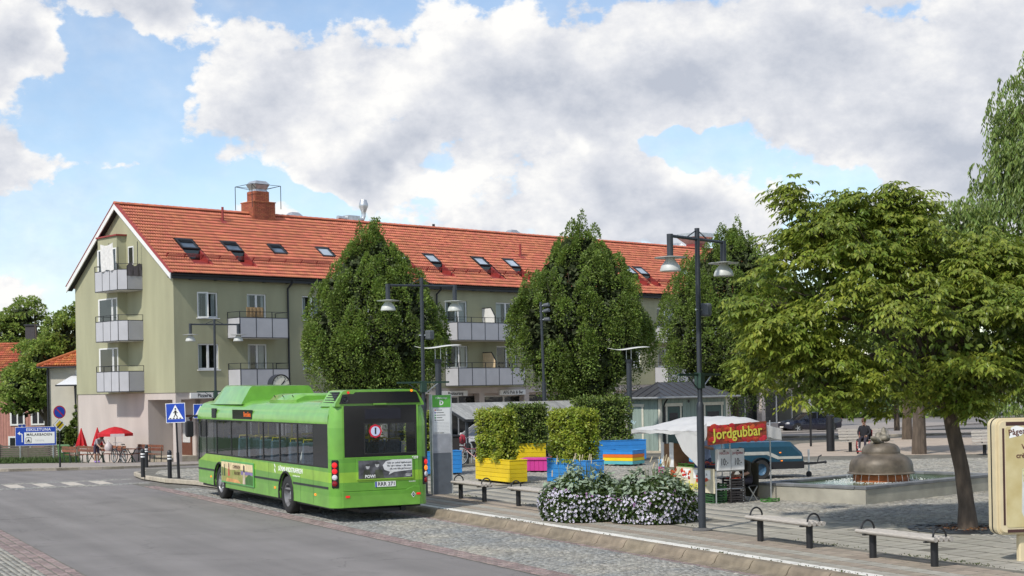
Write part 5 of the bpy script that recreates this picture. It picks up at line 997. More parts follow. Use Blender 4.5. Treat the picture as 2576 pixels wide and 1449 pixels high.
def flower_mound(label, x, y, r, h, seed):
    global rng; kp = rng; rng = np.random.default_rng(seed); t = thing('flower_pot', label, 'flower pot', (x, y, PZ), 0, 'round pots of petunias by the kerb')
    MB().lathe([(.40, 0), (.52, .05), (.58, .40), (.60, .42), (.54, .42), (.5, .36), (.0, .36)], 24).obj('pot', mat('pot_concrete', (.12, .115, .11), .8), t, smooth=True)
    def surf(n, lo, hi):
        a = rng.uniform(0, 6.28, n); v = rng.uniform(lo, hi, n); rr = r * np.where(v < .42, .90 + .22 * v, np.cos(np.clip((v - .42) / .58, 0, 1) * 1.45) ** .75 * .992) * (1 + .07 * np.sin(a * 5 + seed) + rng.normal(0, .025, n))
        P = np.stack([rr * np.cos(a), rr * np.sin(a), .03 + v * h * (1 - .12 * np.sin(a * 3 + seed))], 1); nr = unit(np.stack([np.cos(a), np.sin(a), .15 + np.clip(v - .35, 0, 1) * 2.2], 1)); return P, nr, v
    P, nr, v = surf(9500, .0, .9); n = len(P); fo = leaves('foliage', P - nr * .02, nr * .4 + rng.normal(0, .6, (n, 3)), nr + rng.normal(0, .5, (n, 3)), .065, .04, mat('petunia_leaf', (.055, .095, .018), .6, isl=.4, trans=.2), t)
    m = 1600; P = rdir(m) * np.array([r, r, h * .9]) * rng.uniform(.3, .85, m)[:, None]; P[:, 2] = np.abs(P[:, 2]); leaves('inner_foliage', P, rdir(m), rdir(m), .18, .14, M_DEEP, fo)
    P, nr, v = surf(430, .62, 1.0); P += nr * rng.uniform(0, .1, len(P))[:, None]; n = len(P); out = nr * np.array([1, 1, 0]); leaves('sage', P, out * .9 + rng.normal(0, .5, (n, 3)) + np.array([0, 0, -.25]), nr + rng.normal(0, .35, (n, 3)) + np.array([0, 0, .8]), rng.uniform(.085, .15, n), rng.uniform(.055, .09, n), mat('sage_leaf', (.27, .34, .235), .8, isl=.22, var=.12, trans=.2), t, fold=.15)
    def flowers(name, n, lo, hi, size, m1, m2):
        P, nr, v = surf(n, lo, hi); P += nr * .025; a1 = unit(np.cross(nr, [0, 0, 1.]) + 1e-6); n2 = unit(nr + rng.normal(0, .3, (n, 3))); a1 = unit(np.cross(n2, a1)); a2 = np.cross(n2, a1); k = 10; sz = size * rng.uniform(.75, 1.15, n)[:, None]
        V = [P - n2 * .012]
        for j in range(k): t_ = 2 * math.pi * j / k; rr = 1.0 if j % 2 == 0 else .80; V.append(P + (a1 * math.cos(t_) + a2 * math.sin(t_)) * sz * rr)
        V = np.stack(V, 1).reshape(-1, 3); f = np.array([(0, 1 + j, 1 + (j + 1) % k) for j in range(k)]); F = (f[None] + (k + 1) * np.arange(n)[:, None, None]).reshape(-1, 3)
        o = link(name, npmesh(name, V, F, m1), t); o['kind'] = 'stuff'
        q = np.stack([P + n2 * .003 + (a1 * math.cos(z_) + a2 * math.sin(z_)) * sz * .3 for z_ in (0, 1.57, 3.14, 4.71)], 1).reshape(-1, 3); c = link(name + '_eye', npmesh(name + '_eye', q, np.arange(4 * n).reshape(-1, 4), m2), o); c['kind'] = 'stuff'
    eye = mat('petunia_eye', (.13, .07, .24), .7)
    flowers('petunia', 1050, .0, .62, .031, mat('petunia_petal', (.74, .71, .80), .7, isl=.1, var=.06, trans=.2), eye); flowers('pink_petunia', 75, .4, .66, .026, mat('pink_petal', (.48, .25, .50), .7, isl=.2, trans=.2), eye)
    n = 60; S = np.stack([rng.normal(.1, .25, n), rng.normal(0, .25, n), np.full(n, h * .8)], 1); d = unit(rng.normal(0, .35, (n, 3)) + np.array([0, 0, 1.])); leaves('grass', S, d, rdir(n), rng.uniform(.35, .6, n), .014, mat('grass_blade', (.12, .16, .05), .7, isl=.3), t)
    sp_ = [(S[i] + d[i] * .5) for i in range(0, n, 5)]; mb = MB()
    for i, p in enumerate(sp_): mb.tube([p, p + np.array([.02, 0, .09]) + d[i] * .05], .012, 5)
    o = mb.obj('grass_ear', mat('grass_ear', (.5, .42, .28), .8), t); o['kind'] = 'stuff'; rng = kp
flower_mound('left mound of white petunias and silver sage beside the kerb', 1.5, 32.35, .90, 1.02, 5)
flower_mound('right mound of white petunias and silver sage next to the lamp post', 2.98, 31.65, .93, .98, 9)
# grass and weeds
n = 7000; gx = rng.uniform(-36, -24.5, n); gy = rng.uniform(82.5, 92, n); g = np.array([gz(a, b, .15) for a, b in zip(gx, gy)]); o = leaves('lawn_grass', np.stack([gx, gy, g], 1), rng.normal(0, .35, (n, 3)) + np.array([0, 0, 1.]), rdir(n), rng.uniform(.15, .4, n), .05, M_GRASS, None); tag(o, 'rough grass in front of the slatted fence', 'grass')
n = 2600; ss = rng.uniform(-12, 10, n); nn_ = np.where(rng.random(n) < .75, 2.66 + np.abs(rng.normal(0, .09, n)), .425); X = SO[0] + ss * RD[0] + nn_ * RP[0]; Y = SO[1] + ss * RD[1] + nn_ * RP[1]; k = (np.sin(ss * 1.7) + np.sin(ss * .63 + 1) + rng.normal(0, .7, n)) > .8
o = leaves('joint_weeds', np.stack([X, Y, np.full(n, PZ + .004)], 1)[k], (rng.normal(0, .8, (n, 3)) + np.array([0, 0, .6]))[k], rdir(n)[k], .04, .022, mat('weed', (.07, .085, .03), .8, isl=.4), None); tag(o, 'small weeds and moss along the drain line behind the benches', 'weeds')
# ================================================================ street furniture
M_POST = mat('lamp_post_paint', (.028, .034, .042), .5, var=.15)
M_SHADE = mat('lamp_shade', (.52, .53, .50), .45, var=.1)
M_WOODG = mat('weathered_wood', (.42, .385, .34), .85, var=.25, scale=7, vstretch=(1, 12, 12), bump=.3, bscale=30)
def lamp(label, x, y, z, h, phi, spk=True, bracket=True, lean=0.):
    t = thing('street_lamp', label, 'street lamp', (x, y, z), phi, 'twin-arm street lamps'); t.rotation_euler = (0, lean, phi)
    p = MB().cyl((0, 0, -.05), (0, 0, 2.45), .075, n=16).obj('lower_post', M_POST, t, smooth=True); MB().lathe([(.075, 2.45), (.078, 2.5), (.05, 2.58)], 16, caps=False).obj('collar', M_POST, p, smooth=True)
    MB().cyl((0, 0, 2.55), (0, 0, h), .05, n=14).obj('upper_post', M_POST, t, smooth=True)
    ha = h - .22
    MB().cyl((-1.0, 0, ha), (1.0, 0, ha), .033, n=10).obj('cross_arm', M_POST, t, smooth=True)
    for sx in (-1, 1):
        MB().cyl((0, 0, h - .03), (sx * .42, 0, ha), .012, n=6).obj('stay', M_POST, t)
        hd = MB().cyl((sx * 1.0, 0, ha + .035), (sx * 1.0, 0, ha - .42), .062, n=14).obj('lamp_head', M_POST, t, smooth=True); zz = ha - .42
        MB().lathe([(.0, .02), (.10, .022), (.31, .0), (.305, -.012), (.09, .002), (0, 0)], 28, (sx * 1.0, 0, zz), caps=False).obj('reflector_disc', M_SHADE, hd, smooth=True)
        MB().lathe([(.09, .0), (.092, -.05), (.12, -.09), (.175, -.16), (.205, -.25), (.20, -.27), (.17, -.26), (.1, -.12)], 24, (sx * 1.0, 0, zz), caps=False).obj('shade', M_SHADE, hd, smooth=True); MB().ball((sx * 1.0, 0, zz - .16), .07).obj('bulb', M_WHITE, hd, smooth=True)
    if bracket:
        b = MB().bar((-.78, 0, 3.12), (.78, 0, 3.12), .035, .05).obj('banner_arm', mat('green_bracket', (.02, .05, .035), .5), t); MB().box(-.075, .075, -.075, .075, 2.85, 3.16).obj('clamp', mat('green_bracket', (.02, .05, .035), .5), b)
        for sx in (-1, 1): MB().bar((sx * .06, 0, 2.82), (sx * .45, 0, 3.1), .02).obj('strut', M_GALV if sx > 0 else M_POST, b)
    if spk: s = MB().obox((.19, -.05, 4.42), .2, .22, .26, Matrix.Rotation(.3, 3, 'Z')).obj('floodlight', mat('grey_box', (.09, .1, .11), .6), t, bevel=.03); MB().bar((-.1, 0, 4.42), (.12, -.03, 4.42), .03).obj('clamp', M_GALV, s)
    if spk: MB().lathe([(.2, 0), (.2, .03), (.1, .06), (.085, .06)], 20, caps=False).obj('foot', mat('pot_concrete', (.12, .115, .11), .8), t)
lamp('near tall street lamp with two bell shades beside the flower mounds', 3.755, 29.5, PZ, 6.05, R(51), lean=.0)
lamp('street lamp with two bell shades behind the right end of the bus', -2.44, 40.6, PZ, 6.0, R(27))
lamp('farthest street lamp with two bell shades behind the front of the bus', -12.2, 60.7, gz(-12.2, 60.7, PZ), 6.1, R(27), spk=False)
def wing_light(label, x, y, rz):
    t = thing('plaza_light', label, 'street lamp', (x, y, gz(x, y, PZ)), rz, 'column lights with a curved wing'); MB().cyl((0, 0, -.05), (0, 0, 3.9), .11, n=18).obj('column', M_POST, t, smooth=True); MB().lathe([(.115, 3.86), (.145, 3.93), (.145, 4.0), (.12, 4.02), (0, 4.02)], 18, caps=False).obj('lamp_head', M_POST, t, smooth=True)
    for sx in (-1, 1): MB().cyl((sx * .1, 0, 4.0), (sx * .1, 0, 4.42), .012, n=6).obj('rod', M_GALV, t)
    vs = []; n = 16
    for i in range(n + 1):
        u = -1 + 2 * i / n; z = 4.43 + .05 * math.sin(u * 2.6 + .3) + .07 * u * u
        for yy in (-.42, .42): vs.append((u * .8, yy, z + .05 * (yy > 0)))
    o = MB().add(vs, [(2 * i, 2 * i + 2, 2 * i + 3, 2 * i + 1) for i in range(n)]).obj('reflector_wing', mat('wing_white', (.62, .62, .57), .5), t, smooth=True, sharp=80); m = o.modifiers.new('s', 'SOLIDIFY'); m.thickness = .015
    return t
wing_light('column light with a pale curved wing behind the bus stop sign', -2.67, 53.6, R(12)); w2 = wing_light('column light with a pale curved wing left of the kiosk', 4.85, 61, R(8))
gt = text('kreal', .22, mat('graffiti', (.45, .6, .62), .7), w2, (.02, -.118, 1.5), (R(90), 0, R(-6)), bold=.004); gt.rotation_euler = (R(90), R(35), 0)
t = thing('spotlight_pole', 'slim dark pole with three spotlights in front of the middle hornbeam', 'light pole', (1.42, 63.0, gz(1.42, 63, PZ)), 0); t.rotation_euler = (0, R(-1.1), 0)
MB().cyl((0, 0, 0), (0, 0, 3.2), .09, n=12).obj('post', M_POST, t, smooth=True); MB().cyl((0, 0, 3.2), (0, 0, 6.6), .06, n=12).obj('upper_post', M_POST, t, smooth=True)
for z, a in ((6.45, .3), (6.2, .1), (5.85, .5)):
    s = MB().cyl((.12, 0, z), (.34, -.14 + .1 * a, z + .05 - .1 * a), .075, .085, 12).obj('spotlight', mat('grey_box', (.09, .1, .11), .6), t, smooth=True); MB().bar((-.06, 0, z), (.18, -.03, z), .04).obj('clamp', M_GALV, s)
# clock
t = thing('street_clock', 'round two-faced street clock on a post showing above the bus roof', 'clock', (-8.85, 56.0, gz(-8.85, 56, PZ)), R(38)); zc = 3.2
MB().cyl((0, 0, 0), (0, 0, zc - .38), .06).obj('post', M_POST, t, smooth=True); MB().cyl((0, -.17, zc), (0, .17, zc), .40, n=32).obj('case', M_BLACK, t, smooth=True, bevel=.01)
f = MB().cyl((0, -.185, zc), (0, -.171, zc), .355, n=32).obj('dial', mat('clock_dial', (.62, .60, .50), .5), t); MB().lathe([(.35, 0), (.40, 0), (.40, .04), (.36, .04)], 32, (0, -.17, zc), Matrix.Rotation(R(90), 3, 'X'), caps=False).obj('bezel', M_BLACK, f, smooth=True)
for k in range(12): a = k * math.pi / 6; MB().bar((.28 * math.sin(a), -.188, zc + .28 * math.cos(a)), (.33 * math.sin(a), -.188, zc + .33 * math.cos(a)), .02, .004, up=(0, 1, 0)).obj('hour_mark', M_INK, f)
MB().bar((-.03, -.192, zc - .03), (.16, -.192, zc + .14), .035, .004, up=(0, 1, 0)).obj('hour_hand', M_INK, f); MB().bar((-.04, -.196, zc - .05), (.2, -.196, zc + .24), .022, .004, up=(0, 1, 0)).obj('minute_hand', M_INK, f)
# bus stop totem
t = thing('bus_stop_sign', 'tall bus stop board with green head and letter D at the kerb', 'sign', (-2.0, 41.06, PZ), R(31)); M_TOT = mat('totem_grey', (.11, .125, .145), .6, var=.12); M_TOTG = mat('totem_pale', (.50, .51, .53), .5); hw = .29
MB().box(-hw, hw, -.055, .055, 0, 1.15).obj('base_panel', M_TOT, t); MB().box(-hw, hw, -.055, .055, 1.153, 1.66).obj('map_panel', mat('totem_mid', (.36, .37, .40), .5, var=.15), t); MB().box(-hw, hw, -.055, .055, 1.663, 2.42).obj('timetable', M_TOTG, t); hd = MB().box(-hw, hw, -.055, .055, 2.423, 2.76).obj('head', mat('totem_green', (.12, .45, .06), .4), t)
for sx in (-1, 1): MB().box(sx * hw, sx * (hw + .03), -.065, .065, 0, 2.78).obj('edge_profile', M_GALV, t)
text('Hållplatsläge', .075, M_WTXT, hd, (0, -.058, 2.68), FACE_NY); text('D', .17, M_WTXT, hd, (0, -.058, 2.54), FACE_NY, bold=.008)
tt = MB().box(-hw + .03, hw - .03, -.0575, -.055, 1.69, 2.40).obj('timetable_sheet', M_WTXT, t)
for k, (s, c) in enumerate((('Centrum–Skiftinge', (.5, .08, .05)), ('Hällby', (.1, .1, .4)), ('Årby–Lagersberg', (.05, .3, .1)), ('Mälarsjukhuset', (.05, .35, .08)), ('Torshälla', (.3, .3, .3)))):
    MB().cyl((-.2, -.0605, 2.345 - .07 * k), (-.2, -.0575, 2.345 - .07 * k), .022, n=12).obj('route_dot', mat('dot%d' % k, c, .5), tt); text('Linje', .035, M_INK, tt, (-.165, -.0585, 2.345 - .07 * k), FACE_NY, align='LEFT') if False else MB().box(-.165, .02 + .05 * (k % 3), -.0585, -.0575, 2.337 - .07 * k, 2.352 - .07 * k).obj('print_line', M_INK, tt)
for k in range(8): MB().box(-.24, .24, -.0585, -.0575, 2.0 - .04 * k, 2.003 - .04 * k).obj('print_rule', M_INK, tt)
text('SÖRMLANDS TRAFIKEN', .03, M_INK, tt, (-.09, -.0585, 1.71), FACE_NY)
# benches
def bench(label, s_mid, n_mid, parent=None):
    x, y = st(s_mid, n_mid); t = thing('bench', label, 'bench', (x, y, PZ), math.atan2(RD[1], RD[0]), 'backless slatted benches along the kerb')
    for dx in (-.72, .72):
        MB().cyl((dx, 0, -.02), (dx, 0, .40), .06, n=14).obj('leg', M_BLACK, t, smooth=True); MB().box(dx - .03, dx + .03, -.2, .2, .385, .405).obj('support', M_BLACK, t)
    for k in range(4):
        yy = -.156 + .104 * k; mb = MB(); mb.loft([[(xx, yy + .047 * math.cos(a), .45 + (.045 if math.sin(a) < 0 else .03) * math.sin(a)) for a in np.linspace(0, 2 * math.pi, 11)[:-1]] for xx in (-.93, .93)]); mb.obj('slat', M_WOODG, t, smooth=True, sharp=50)
    for dx in (-.84, .84): MB().tube([(dx, .135 * math.cos(a), .47 + .15 * math.sin(a)) for a in np.linspace(-.4, math.pi + .4, 15)], .017, 8).obj('arm_hoop', M_BLACK, t, smooth=True)
for lab, a, b in (('backless bench closest to the bus stop board', (-1.43, 39.24), (-.74, 37.94)), ('backless bench partly hidden behind the left flower mound', (.11, 36.45), (.76, 35.17)), ('backless bench just right of the near street lamp', (4.55, 27.31), (5.2, 26.02)), ('nearest backless bench, in front of the cherry trunk', (5.93, 24.4), (6.57, 23.14))):
    s_, n_ = sn((a[0] + b[0]) / 2, (a[1] + b[1]) / 2); bench(lab, s_, n_)
def park_bench(label, x, y, rz):
    t = thing('park_bench', label, 'bench', (x, y, PZ), rz, 'park benches with backs on the gravel')
    for dx in (-.7, .7): MB().cyl((dx, 0, 0), (dx, 0, .42), .07, n=10).obj('leg', M_BLACK, t); MB().bar((dx, .22, .42), (dx, .38, .95), .04).obj('back_post', M_BLACK, t)
    for k in range(4): MB().box(-1.1, 1.1, -.28 + .14 * k, -.16 + .14 * k, .42, .455).obj('seat_slat', M_WOODG, t)
    for k in range(4): MB().obox((0, .235 + .033 * k, .55 + .115 * k), 2.2, .03, .095, Matrix.Rotation(R(-15), 3, 'X')).obj('back_slat', M_WOODG, t)
park_bench('park bench with a back behind the fountain bell', 14.75, 61.6, R(8)); park_bench('park bench with a back near the right edge behind willow tips', 18.9, 57.0, R(4))
for lab, x, y, h, r_ in (('thick dark post on the paving behind the fountain', 13.42, 62.35, 1.5, .17), ('slim dark post at the paving edge near the parked car', 13.63, 67.5, 1.5, .05)):
    t = thing('post', lab, 'post', (x, y, PZ)); MB().cyl((0, 0, -.1), (0, 0, h), r_, n=14).obj('shaft', M_BLACK, t, smooth=True); MB().lathe([(r_ * 1.02, h - .02), (r_ * 1.02, h + .01), (r_ * .6, h + .05), (0, h + .05)], 14, caps=False).obj('cap', M_DARK, t)
def bollard(label, x, y, z):
    t = thing('bollard', label, 'bollard', (x, y, z), 0, 'black bollards with white bands'); MB().cyl((0, 0, -.05), (0, 0, .86), .075, n=14).obj('shaft', M_BLACK, t, smooth=True); MB().lathe([(.08, .86), (.082, .9), (.06, .96), (.02, .99), (0, .99)], 14, caps=False).obj('cap', M_DARK, t, smooth=True)
    for a in (.66, .76): MB().lathe([(.0765, a), (.0765, a + .05)], 14, caps=False).obj('band', M_WTXT, t)
bollard('black bollard at the very tip of the square by the crossing', -13.35, 53.16, PZ); bollard('black bollard standing just left of the pedestrian crossing sign', -11.93, 51.2, PZ); bollard('farther black bollard in front of the gable wall', -16.64, 66.94, gz(-16.64, 66.94, .13))
M_BLUE = mat('sign_blue', (.01, .06, .42), .4); M_YEL = mat('sign_yellow', (.7, .5, .02), .4)
def cross_sign(label, x, y, z, rz, h, w=.62, post=True, lean=0.):
    t = thing('crossing_sign', label, 'sign', (x, y, z), rz, 'blue pedestrian crossing signs'); t.rotation_euler = (0, lean, rz)
    if post: MB().cyl((0, .03, -.05), (0, .03, .9), .05).obj('lower_post', M_BLACK, t, smooth=True); MB().cyl((0, .03, .9), (0, .03, h + w / 2), .033).obj('post', M_BLACK, t, smooth=True)
    p = MB().box(-w / 2 - .02, w / 2 + .02, -.012, .0, h - w / 2 - .02, h + w / 2 + .02).obj('panel', M_WTXT, t); MB().box(-w / 2, w / 2, -.016, -.012, h - w / 2, h + w / 2).obj('field', M_BLUE, p)
    q = lambda u, v: (u * w, -.019, h + v * w); MB().add([q(-.42, -.33), q(.42, -.33), q(0, .44)], [(0, 1, 2)]).obj('triangle', M_WTXT, p)
    f = MB(); yb = -.021
    def limb(a, b, r0): f.bar((a[0] * w, yb, h + a[1] * w), (b[0] * w, yb, h + b[1] * w), r0 * w, .003, up=(0, 1, 0))
    limb((.0, .14), (.0, -.06), .10); limb((0, -.05), (.10, -.24), .045); limb((0, -.05), (-.10, -.24), .045); limb((.0, .12), (.12, -.01), .035); limb((0, .12), (-.12, .0), .035)
    f.cyl((0, yb - .0015, h + .215 * w), (0, yb + .0015, h + .215 * w), .05 * w, n=10); f.obj('walking_figure', M_INK, p)
    for k in range(4): MB().box((-.34 + .18 * k) * w, (-.24 + .18 * k) * w, -.0205, -.0195, h - .32 * w, h - .265 * w).obj('stripe', M_INK, p)
cross_sign('blue pedestrian crossing sign on a leaning black post left of the bus', -11.58, 51.0, PZ, R(-2), 2.27, .64, lean=R(-1.6)); cross_sign('blue pedestrian crossing sign half hidden behind the front of the bus', -13.95, 66.0, gz(-13.95, 66, .13), R(20), 2.45, .6); cross_sign('tiny far pedestrian crossing sign in front of the pink house', -33.6, 101, -1.0, R(40), 1.95, .5)
t = thing('no_parking_sign', 'round no parking sign over a yellow diamond sign on a black post', 'sign', (-20.88, 68.0, gz(-20.9, 68, .13)), R(42)); MB().cyl((0, .03, -.05), (0, .03, 2.85), .03).obj('post', M_BLACK, t, smooth=True); MB().cyl((0, .03, 0), (0, .03, .5), .045).obj('sleeve', M_BLACK, t)
d = MB().cyl((0, -.012, 2.55), (0, 0, 2.55), .30, n=28).obj('disc', mat('sign_red', (.5, .02, .03), .4), t); MB().cyl((0, -.016, 2.55), (0, -.012, 2.55), .25, n=28).obj('field', M_BLUE, d); MB().bar((-.17, -.018, 2.72), (.17, -.018, 2.38), .05, .003, up=(0, 1, 0)).obj('slash', mat('sign_red', (.5, .02, .03), .4), d)
def dia(s, y0, y1): return MB().prism([(0, 1.96 - s), (s, 1.96), (0, 1.96 + s), (-s, 1.96)], 'y', y0, y1)
d = dia(.30, -.012, 0).obj('diamond', M_WTXT, t); dia(.21, -.016, -.012).obj('diamond_field', M_YEL, d); MB().bar((-.13, -.019, 1.83), (.13, -.019, 2.09), .06, .003, up=(0, 1, 0)).obj('slash', M_INK, d); dia(.3, .045, .05).obj('back_sign', M_BLACK, t)
t = thing('direction_sign', 'blue and white road direction sign in front of the slatted fence', 'sign', (-28.45, 88.0, -.80), R(14)); 
for dx in (-.9, .98): MB().cyl((dx, .03, -.2), (dx, .03, 2.05), .04).obj('post', M_GALV, t, smooth=True)
p = MB().box(-1.17, 1.17, -.03, 0, .98, 2.10).obj('panel', M_WTXT, t); MB().box(-1.15, 1.15, -.034, -.03, 1.0, 2.08).obj('field', M_BLUE, p); q = MB().box(-.66, 1.07, -.038, -.034, 1.1, 1.78).obj('white_field', M_WTXT, p)
text('ESKILSTUNA', .23, M_WTXT, p, (.15, -.0365, 1.93), FACE_NY, bold=.004, sp=1.12); text('MÄLARBADEN', .215, M_INK, q, (.2, -.0405, 1.63), FACE_NY, bold=.004, sp=1.08)
a = MB(); a.bar((-.78, -.036, 1.2), (-.78, -.036, 1.68), .06, .003, up=(0, 1, 0)); a.bar((-.78, -.036, 1.68), (-.95, -.036, 1.72), .06, .003, up=(0, 1, 0)); a.add([(-1.05, -.037, 1.72), (-.9, -.037, 1.62), (-.9, -.037, 1.84)], [(0, 1, 2)]); a.obj('arrow', M_WTXT, p)
k = MB(); 
for a_, b_ in (((-.57, 1.16), (-.27, 1.16)), ((-.27, 1.16), (-.27, 1.46)), ((-.27, 1.46), (-.57, 1.46)), ((-.57, 1.46), (-.57, 1.16))): k.bar((a_[0], -.0395, a_[1]), (b_[0], -.0395, b_[1]), .03, .003, up=(0, 1, 0))
k.add([(-.53, -.0395, 1.22), (-.31, -.0395, 1.22), (-.42, -.0395, 1.40)], [(0, 1, 2)]); k.obj('camping_symbol', M_INK, q); text('Camping', .15, mat('faded_ink', (.55, .55, .56), .7), q, (.2, -.0405, 1.3), FACE_NY)
# wheelie bin, fence
t = thing('wheelie_bin', 'green plastic wheelie bin at the end of the slatted fence', 'bin', (-25.9, 85.0, gz(-25.9, 85, .13)), R(30)); M_BIN = mat('bin_green', (.10, .20, .07), .5)
MB().loft([[(-.22, -.26, .08), (.22, -.26, .08), (.22, .24, .08), (-.22, .24, .08)], [(-.29, -.33, .92), (.29, -.33, .92), (.29, .33, .92), (-.29, .33, .92)]]).obj('body', M_BIN, t, bevel=.02); MB().prism([(-.36, .92), (.38, .94), (.38, 1.0), (.1, 1.05), (-.36, .98)], 'x', -.31, .31).obj('lid', M_BIN, t, bevel=.02)
for sx in (-1, 1): MB().cyl((sx * .2, .27, .1), (sx * .26, .27, .1), .1).obj('wheel', M_RUB, t)
MB().box(-.2, -.05, -.335, -.31, .6, .75).obj('sticker', M_WTXT, t)
fence = thing('fence', 'low weathered fence of horizontal slats behind the direction sign', 'fence', (-31.2, 92.6, -.85), R(3)); M_FW = mat('fence_wood', (.17, .145, .12), .9, var=.3, scale=5, vstretch=(1, 8, 8), obr=.2)
for k in range(7): MB().box(-1.0, 3.6, -.02, .01, .06 + .125 * k, .155 + .125 * k).obj('slat', M_FW, fence); MB().box(3.65, 7.6, -.02, .01, .06 + .125 * k, .155 + .125 * k).obj('slat', M_FW, fence)
for k in range(6): MB().box(-.95 + 1.65 * k, -.86 + 1.65 * k, .012, .1, -.1, .95).obj('post', M_FW, fence)
MB().box(-1.1, -.98, -.05, .1, -.1, 1.0).obj('end_post', M_DARK, fence)
# ================================================================ planters and boxes in the square
def paint(nm, c): return mat('paint_' + nm, c, .45, var=.08, scale=3, obr=.05)
PY, PB, PP, PO, PT, PG = paint('yellow', (.78, .56, .008)), paint('blue', (.03, .24, .62)), paint('pink', (.55, .04, .26)), paint('orange', (.72, .15, .01)), paint('teal', (.10, .42, .45)), paint('lime', (.30, .62, .02)); PLB = paint('light_blue', (.12, .42, .72))
M_SOIL = mat('soil', (.07, .045, .03), .95, var=.5, scale=20)
def planter(label, x, y, rz, L_, D_, h, cols, z=None, group='painted wooden planters in the square'):
    """box of horizontal planks; local x along the long side, front face at -y"""
    t = thing('planter', label, 'planter', (x, y, gz(x, y, PZ) if z is None else z), rz, group); n = len(cols); f = .07; g = .004; ph = (h - f) / n
    for k, c in enumerate(cols):
        z0, z1 = f + ph * k + g, f + ph * (k + 1) - g
        for sy in (-1, 1): MB().box(-L_ / 2, L_ / 2, sy * D_ / 2, sy * (D_ / 2 - .03), z0, z1).obj('plank', c, t, bevel=.004)
        for sx in (-1, 1): MB().box(sx * (L_ / 2 - .001), sx * (L_ / 2 - .03), -D_ / 2 + .032, D_ / 2 - .032, z0, z1).obj('end_plank', c, t, bevel=.004)
    for sx in (-1, 1):
        for sy in (-1, 1): MB().box(sx * (L_ / 2 - .14), sx * (L_ / 2 - .06), sy * (D_ / 2 - .14), sy * (D_ / 2 - .06), 0, f).obj('foot', M_FW, t)
    top = cols[-1]
    for sy in (-1, 1): MB().box(-L_ / 2 - .012, L_ / 2 + .012, sy * (D_ / 2 + .012), sy * (D_ / 2 - .06), h, h + .03).obj('rim', top, t, bevel=.004)
    for sx in (-1, 1): MB().box(sx * (L_ / 2 + .012), sx * (L_ / 2 - .06), -D_ / 2 + .062, D_ / 2 - .062, h, h + .03).obj('rim', top, t, bevel=.004)
    MB().box(-L_ / 2 + .03, L_ / 2 - .03, -D_ / 2 + .03, D_ / 2 - .03, h - .1, h - .06).obj('soil', M_SOIL, t); return t
SZ = math.atan2(-RD[1], -RD[0])       # long side along the kerb, towards the camera
def mid(a, b): return ((a[0] + b[0]) / 2, (a[1] + b[1]) / 2)
cx, cy = mid((-1.25, 46.6), (-.07, 44.53)); cx += RP[0] * .3; cy += RP[1] * .3
planter('long yellow planter nearest the bus stop board', cx, cy, SZ, 2.4, .6, .72, [PY] * 5); hedge('leafy hedge in the long yellow planter nearest the bus stop', cx - .12, cy + .25, SZ, 1.75, .5, PZ + .66, 1.56, M_HEDGE, 7000)
planter('yellow planter behind the nearest hedge', .0, 57.9, R(8), 2.5, .6, .72, [PY] * 4); hedge('darker hedge in the rear yellow planter', .55, 57.9, R(8), 1.5, .5, gz(0, 58, PZ) + .66, 1.62, M_HEDGED, 5000)
cx, cy = mid((1.01, 44.71), (2.1, 42.57)); cx += RP[0] * .3; cy += RP[1] * .3
planter('bright blue planter behind the left flower mound', cx, cy, SZ, 2.4, .6, .76, [PB] * 5); hedge('bright yellow-green hedge in the blue planter', cx - .05, cy + .1, SZ, 2.0, .55, PZ + .7, 1.5, M_HEDGE, 8000)
planter('far blue planter below the hedge left of the kiosk', 3.85, 57.3, R(22), 2.6, .7, .8, [PB] * 4); hedge('wide dark hedge in the far blue planter by the kiosk', 3.45, 57.35, R(22), 2.3, .6, PZ + .74, 1.75, M_HEDGED, 7000)
planter('blue planter mostly hidden behind the bus stop board', -2.6, 50.2, R(20), 1.6, .6, .8, [PB] * 5); hedge('hedge hidden behind the bus stop board and bus', -3.0, 50.4, R(20), 1.2, .5, PZ + .74, 1.4, M_HEDGE, 3500)
planter('low box with blue, orange, yellow and teal boards', 4.05, 54.1, R(-32), 1.22, .95, .56, [PT, PY, PO, PB])
planter('pink and light blue box half hidden behind the strawberry stall', 4.75, 42.3, R(10), 1.0, .8, .75, [PP, PP, PP, PLB]); planter('light blue and orange box seen behind the stall counter', 6.1, 50.2, R(30), 1.0, .8, .6, [PT, PO, PLB]); planter('lime and yellow box behind the blue trailer', 8.15, 56.0, R(5), 1.15, .8, .78, [PT, PO, PY, PG])
def box_seat(label, x, y, rz, c):
    t = thing('box_seat', label, 'seat', (x, y, PZ), rz, 'lidded box seats in the square'); n = 6; w = .92; d = .8; h = .42
    for k in range(n):
        a = -w / 2 + w * k / n; MB().box(a + .003, a + w / n - .003, -d / 2, -d / 2 + .03, .06, h).obj('plank', c, t, bevel=.003); MB().box(a + .003, a + w / n - .003, d / 2 - .03, d / 2, .06, h).obj('plank', c, t, bevel=.003)
    for k in range(5):
        a = -d / 2 + .033 + (d - .066) * k / 5
        for sx in (-1, 1): MB().box(sx * w / 2, sx * (w / 2 - .03), a + .003, a + (d - .066) / 5 - .003, .06, h).obj('plank', c, t, bevel=.003)
    MB().box(-w / 2 - .04, w / 2 + .04, -d / 2 - .04, d / 2 + .04, h + .003, h + .07).obj('lid', c, t, bevel=.012)
    for sx in (-1, 1): MB().box(sx * .3, sx * .38, -.3, .3, 0, .058).obj('foot', M_FW, t)
box_seat('pink lidded box seat beside the yellow planter', .82, 51.1, R(-14), PP); box_seat('orange lidded box seat touching the pink one', 1.75, 51.5, R(-14), PO)
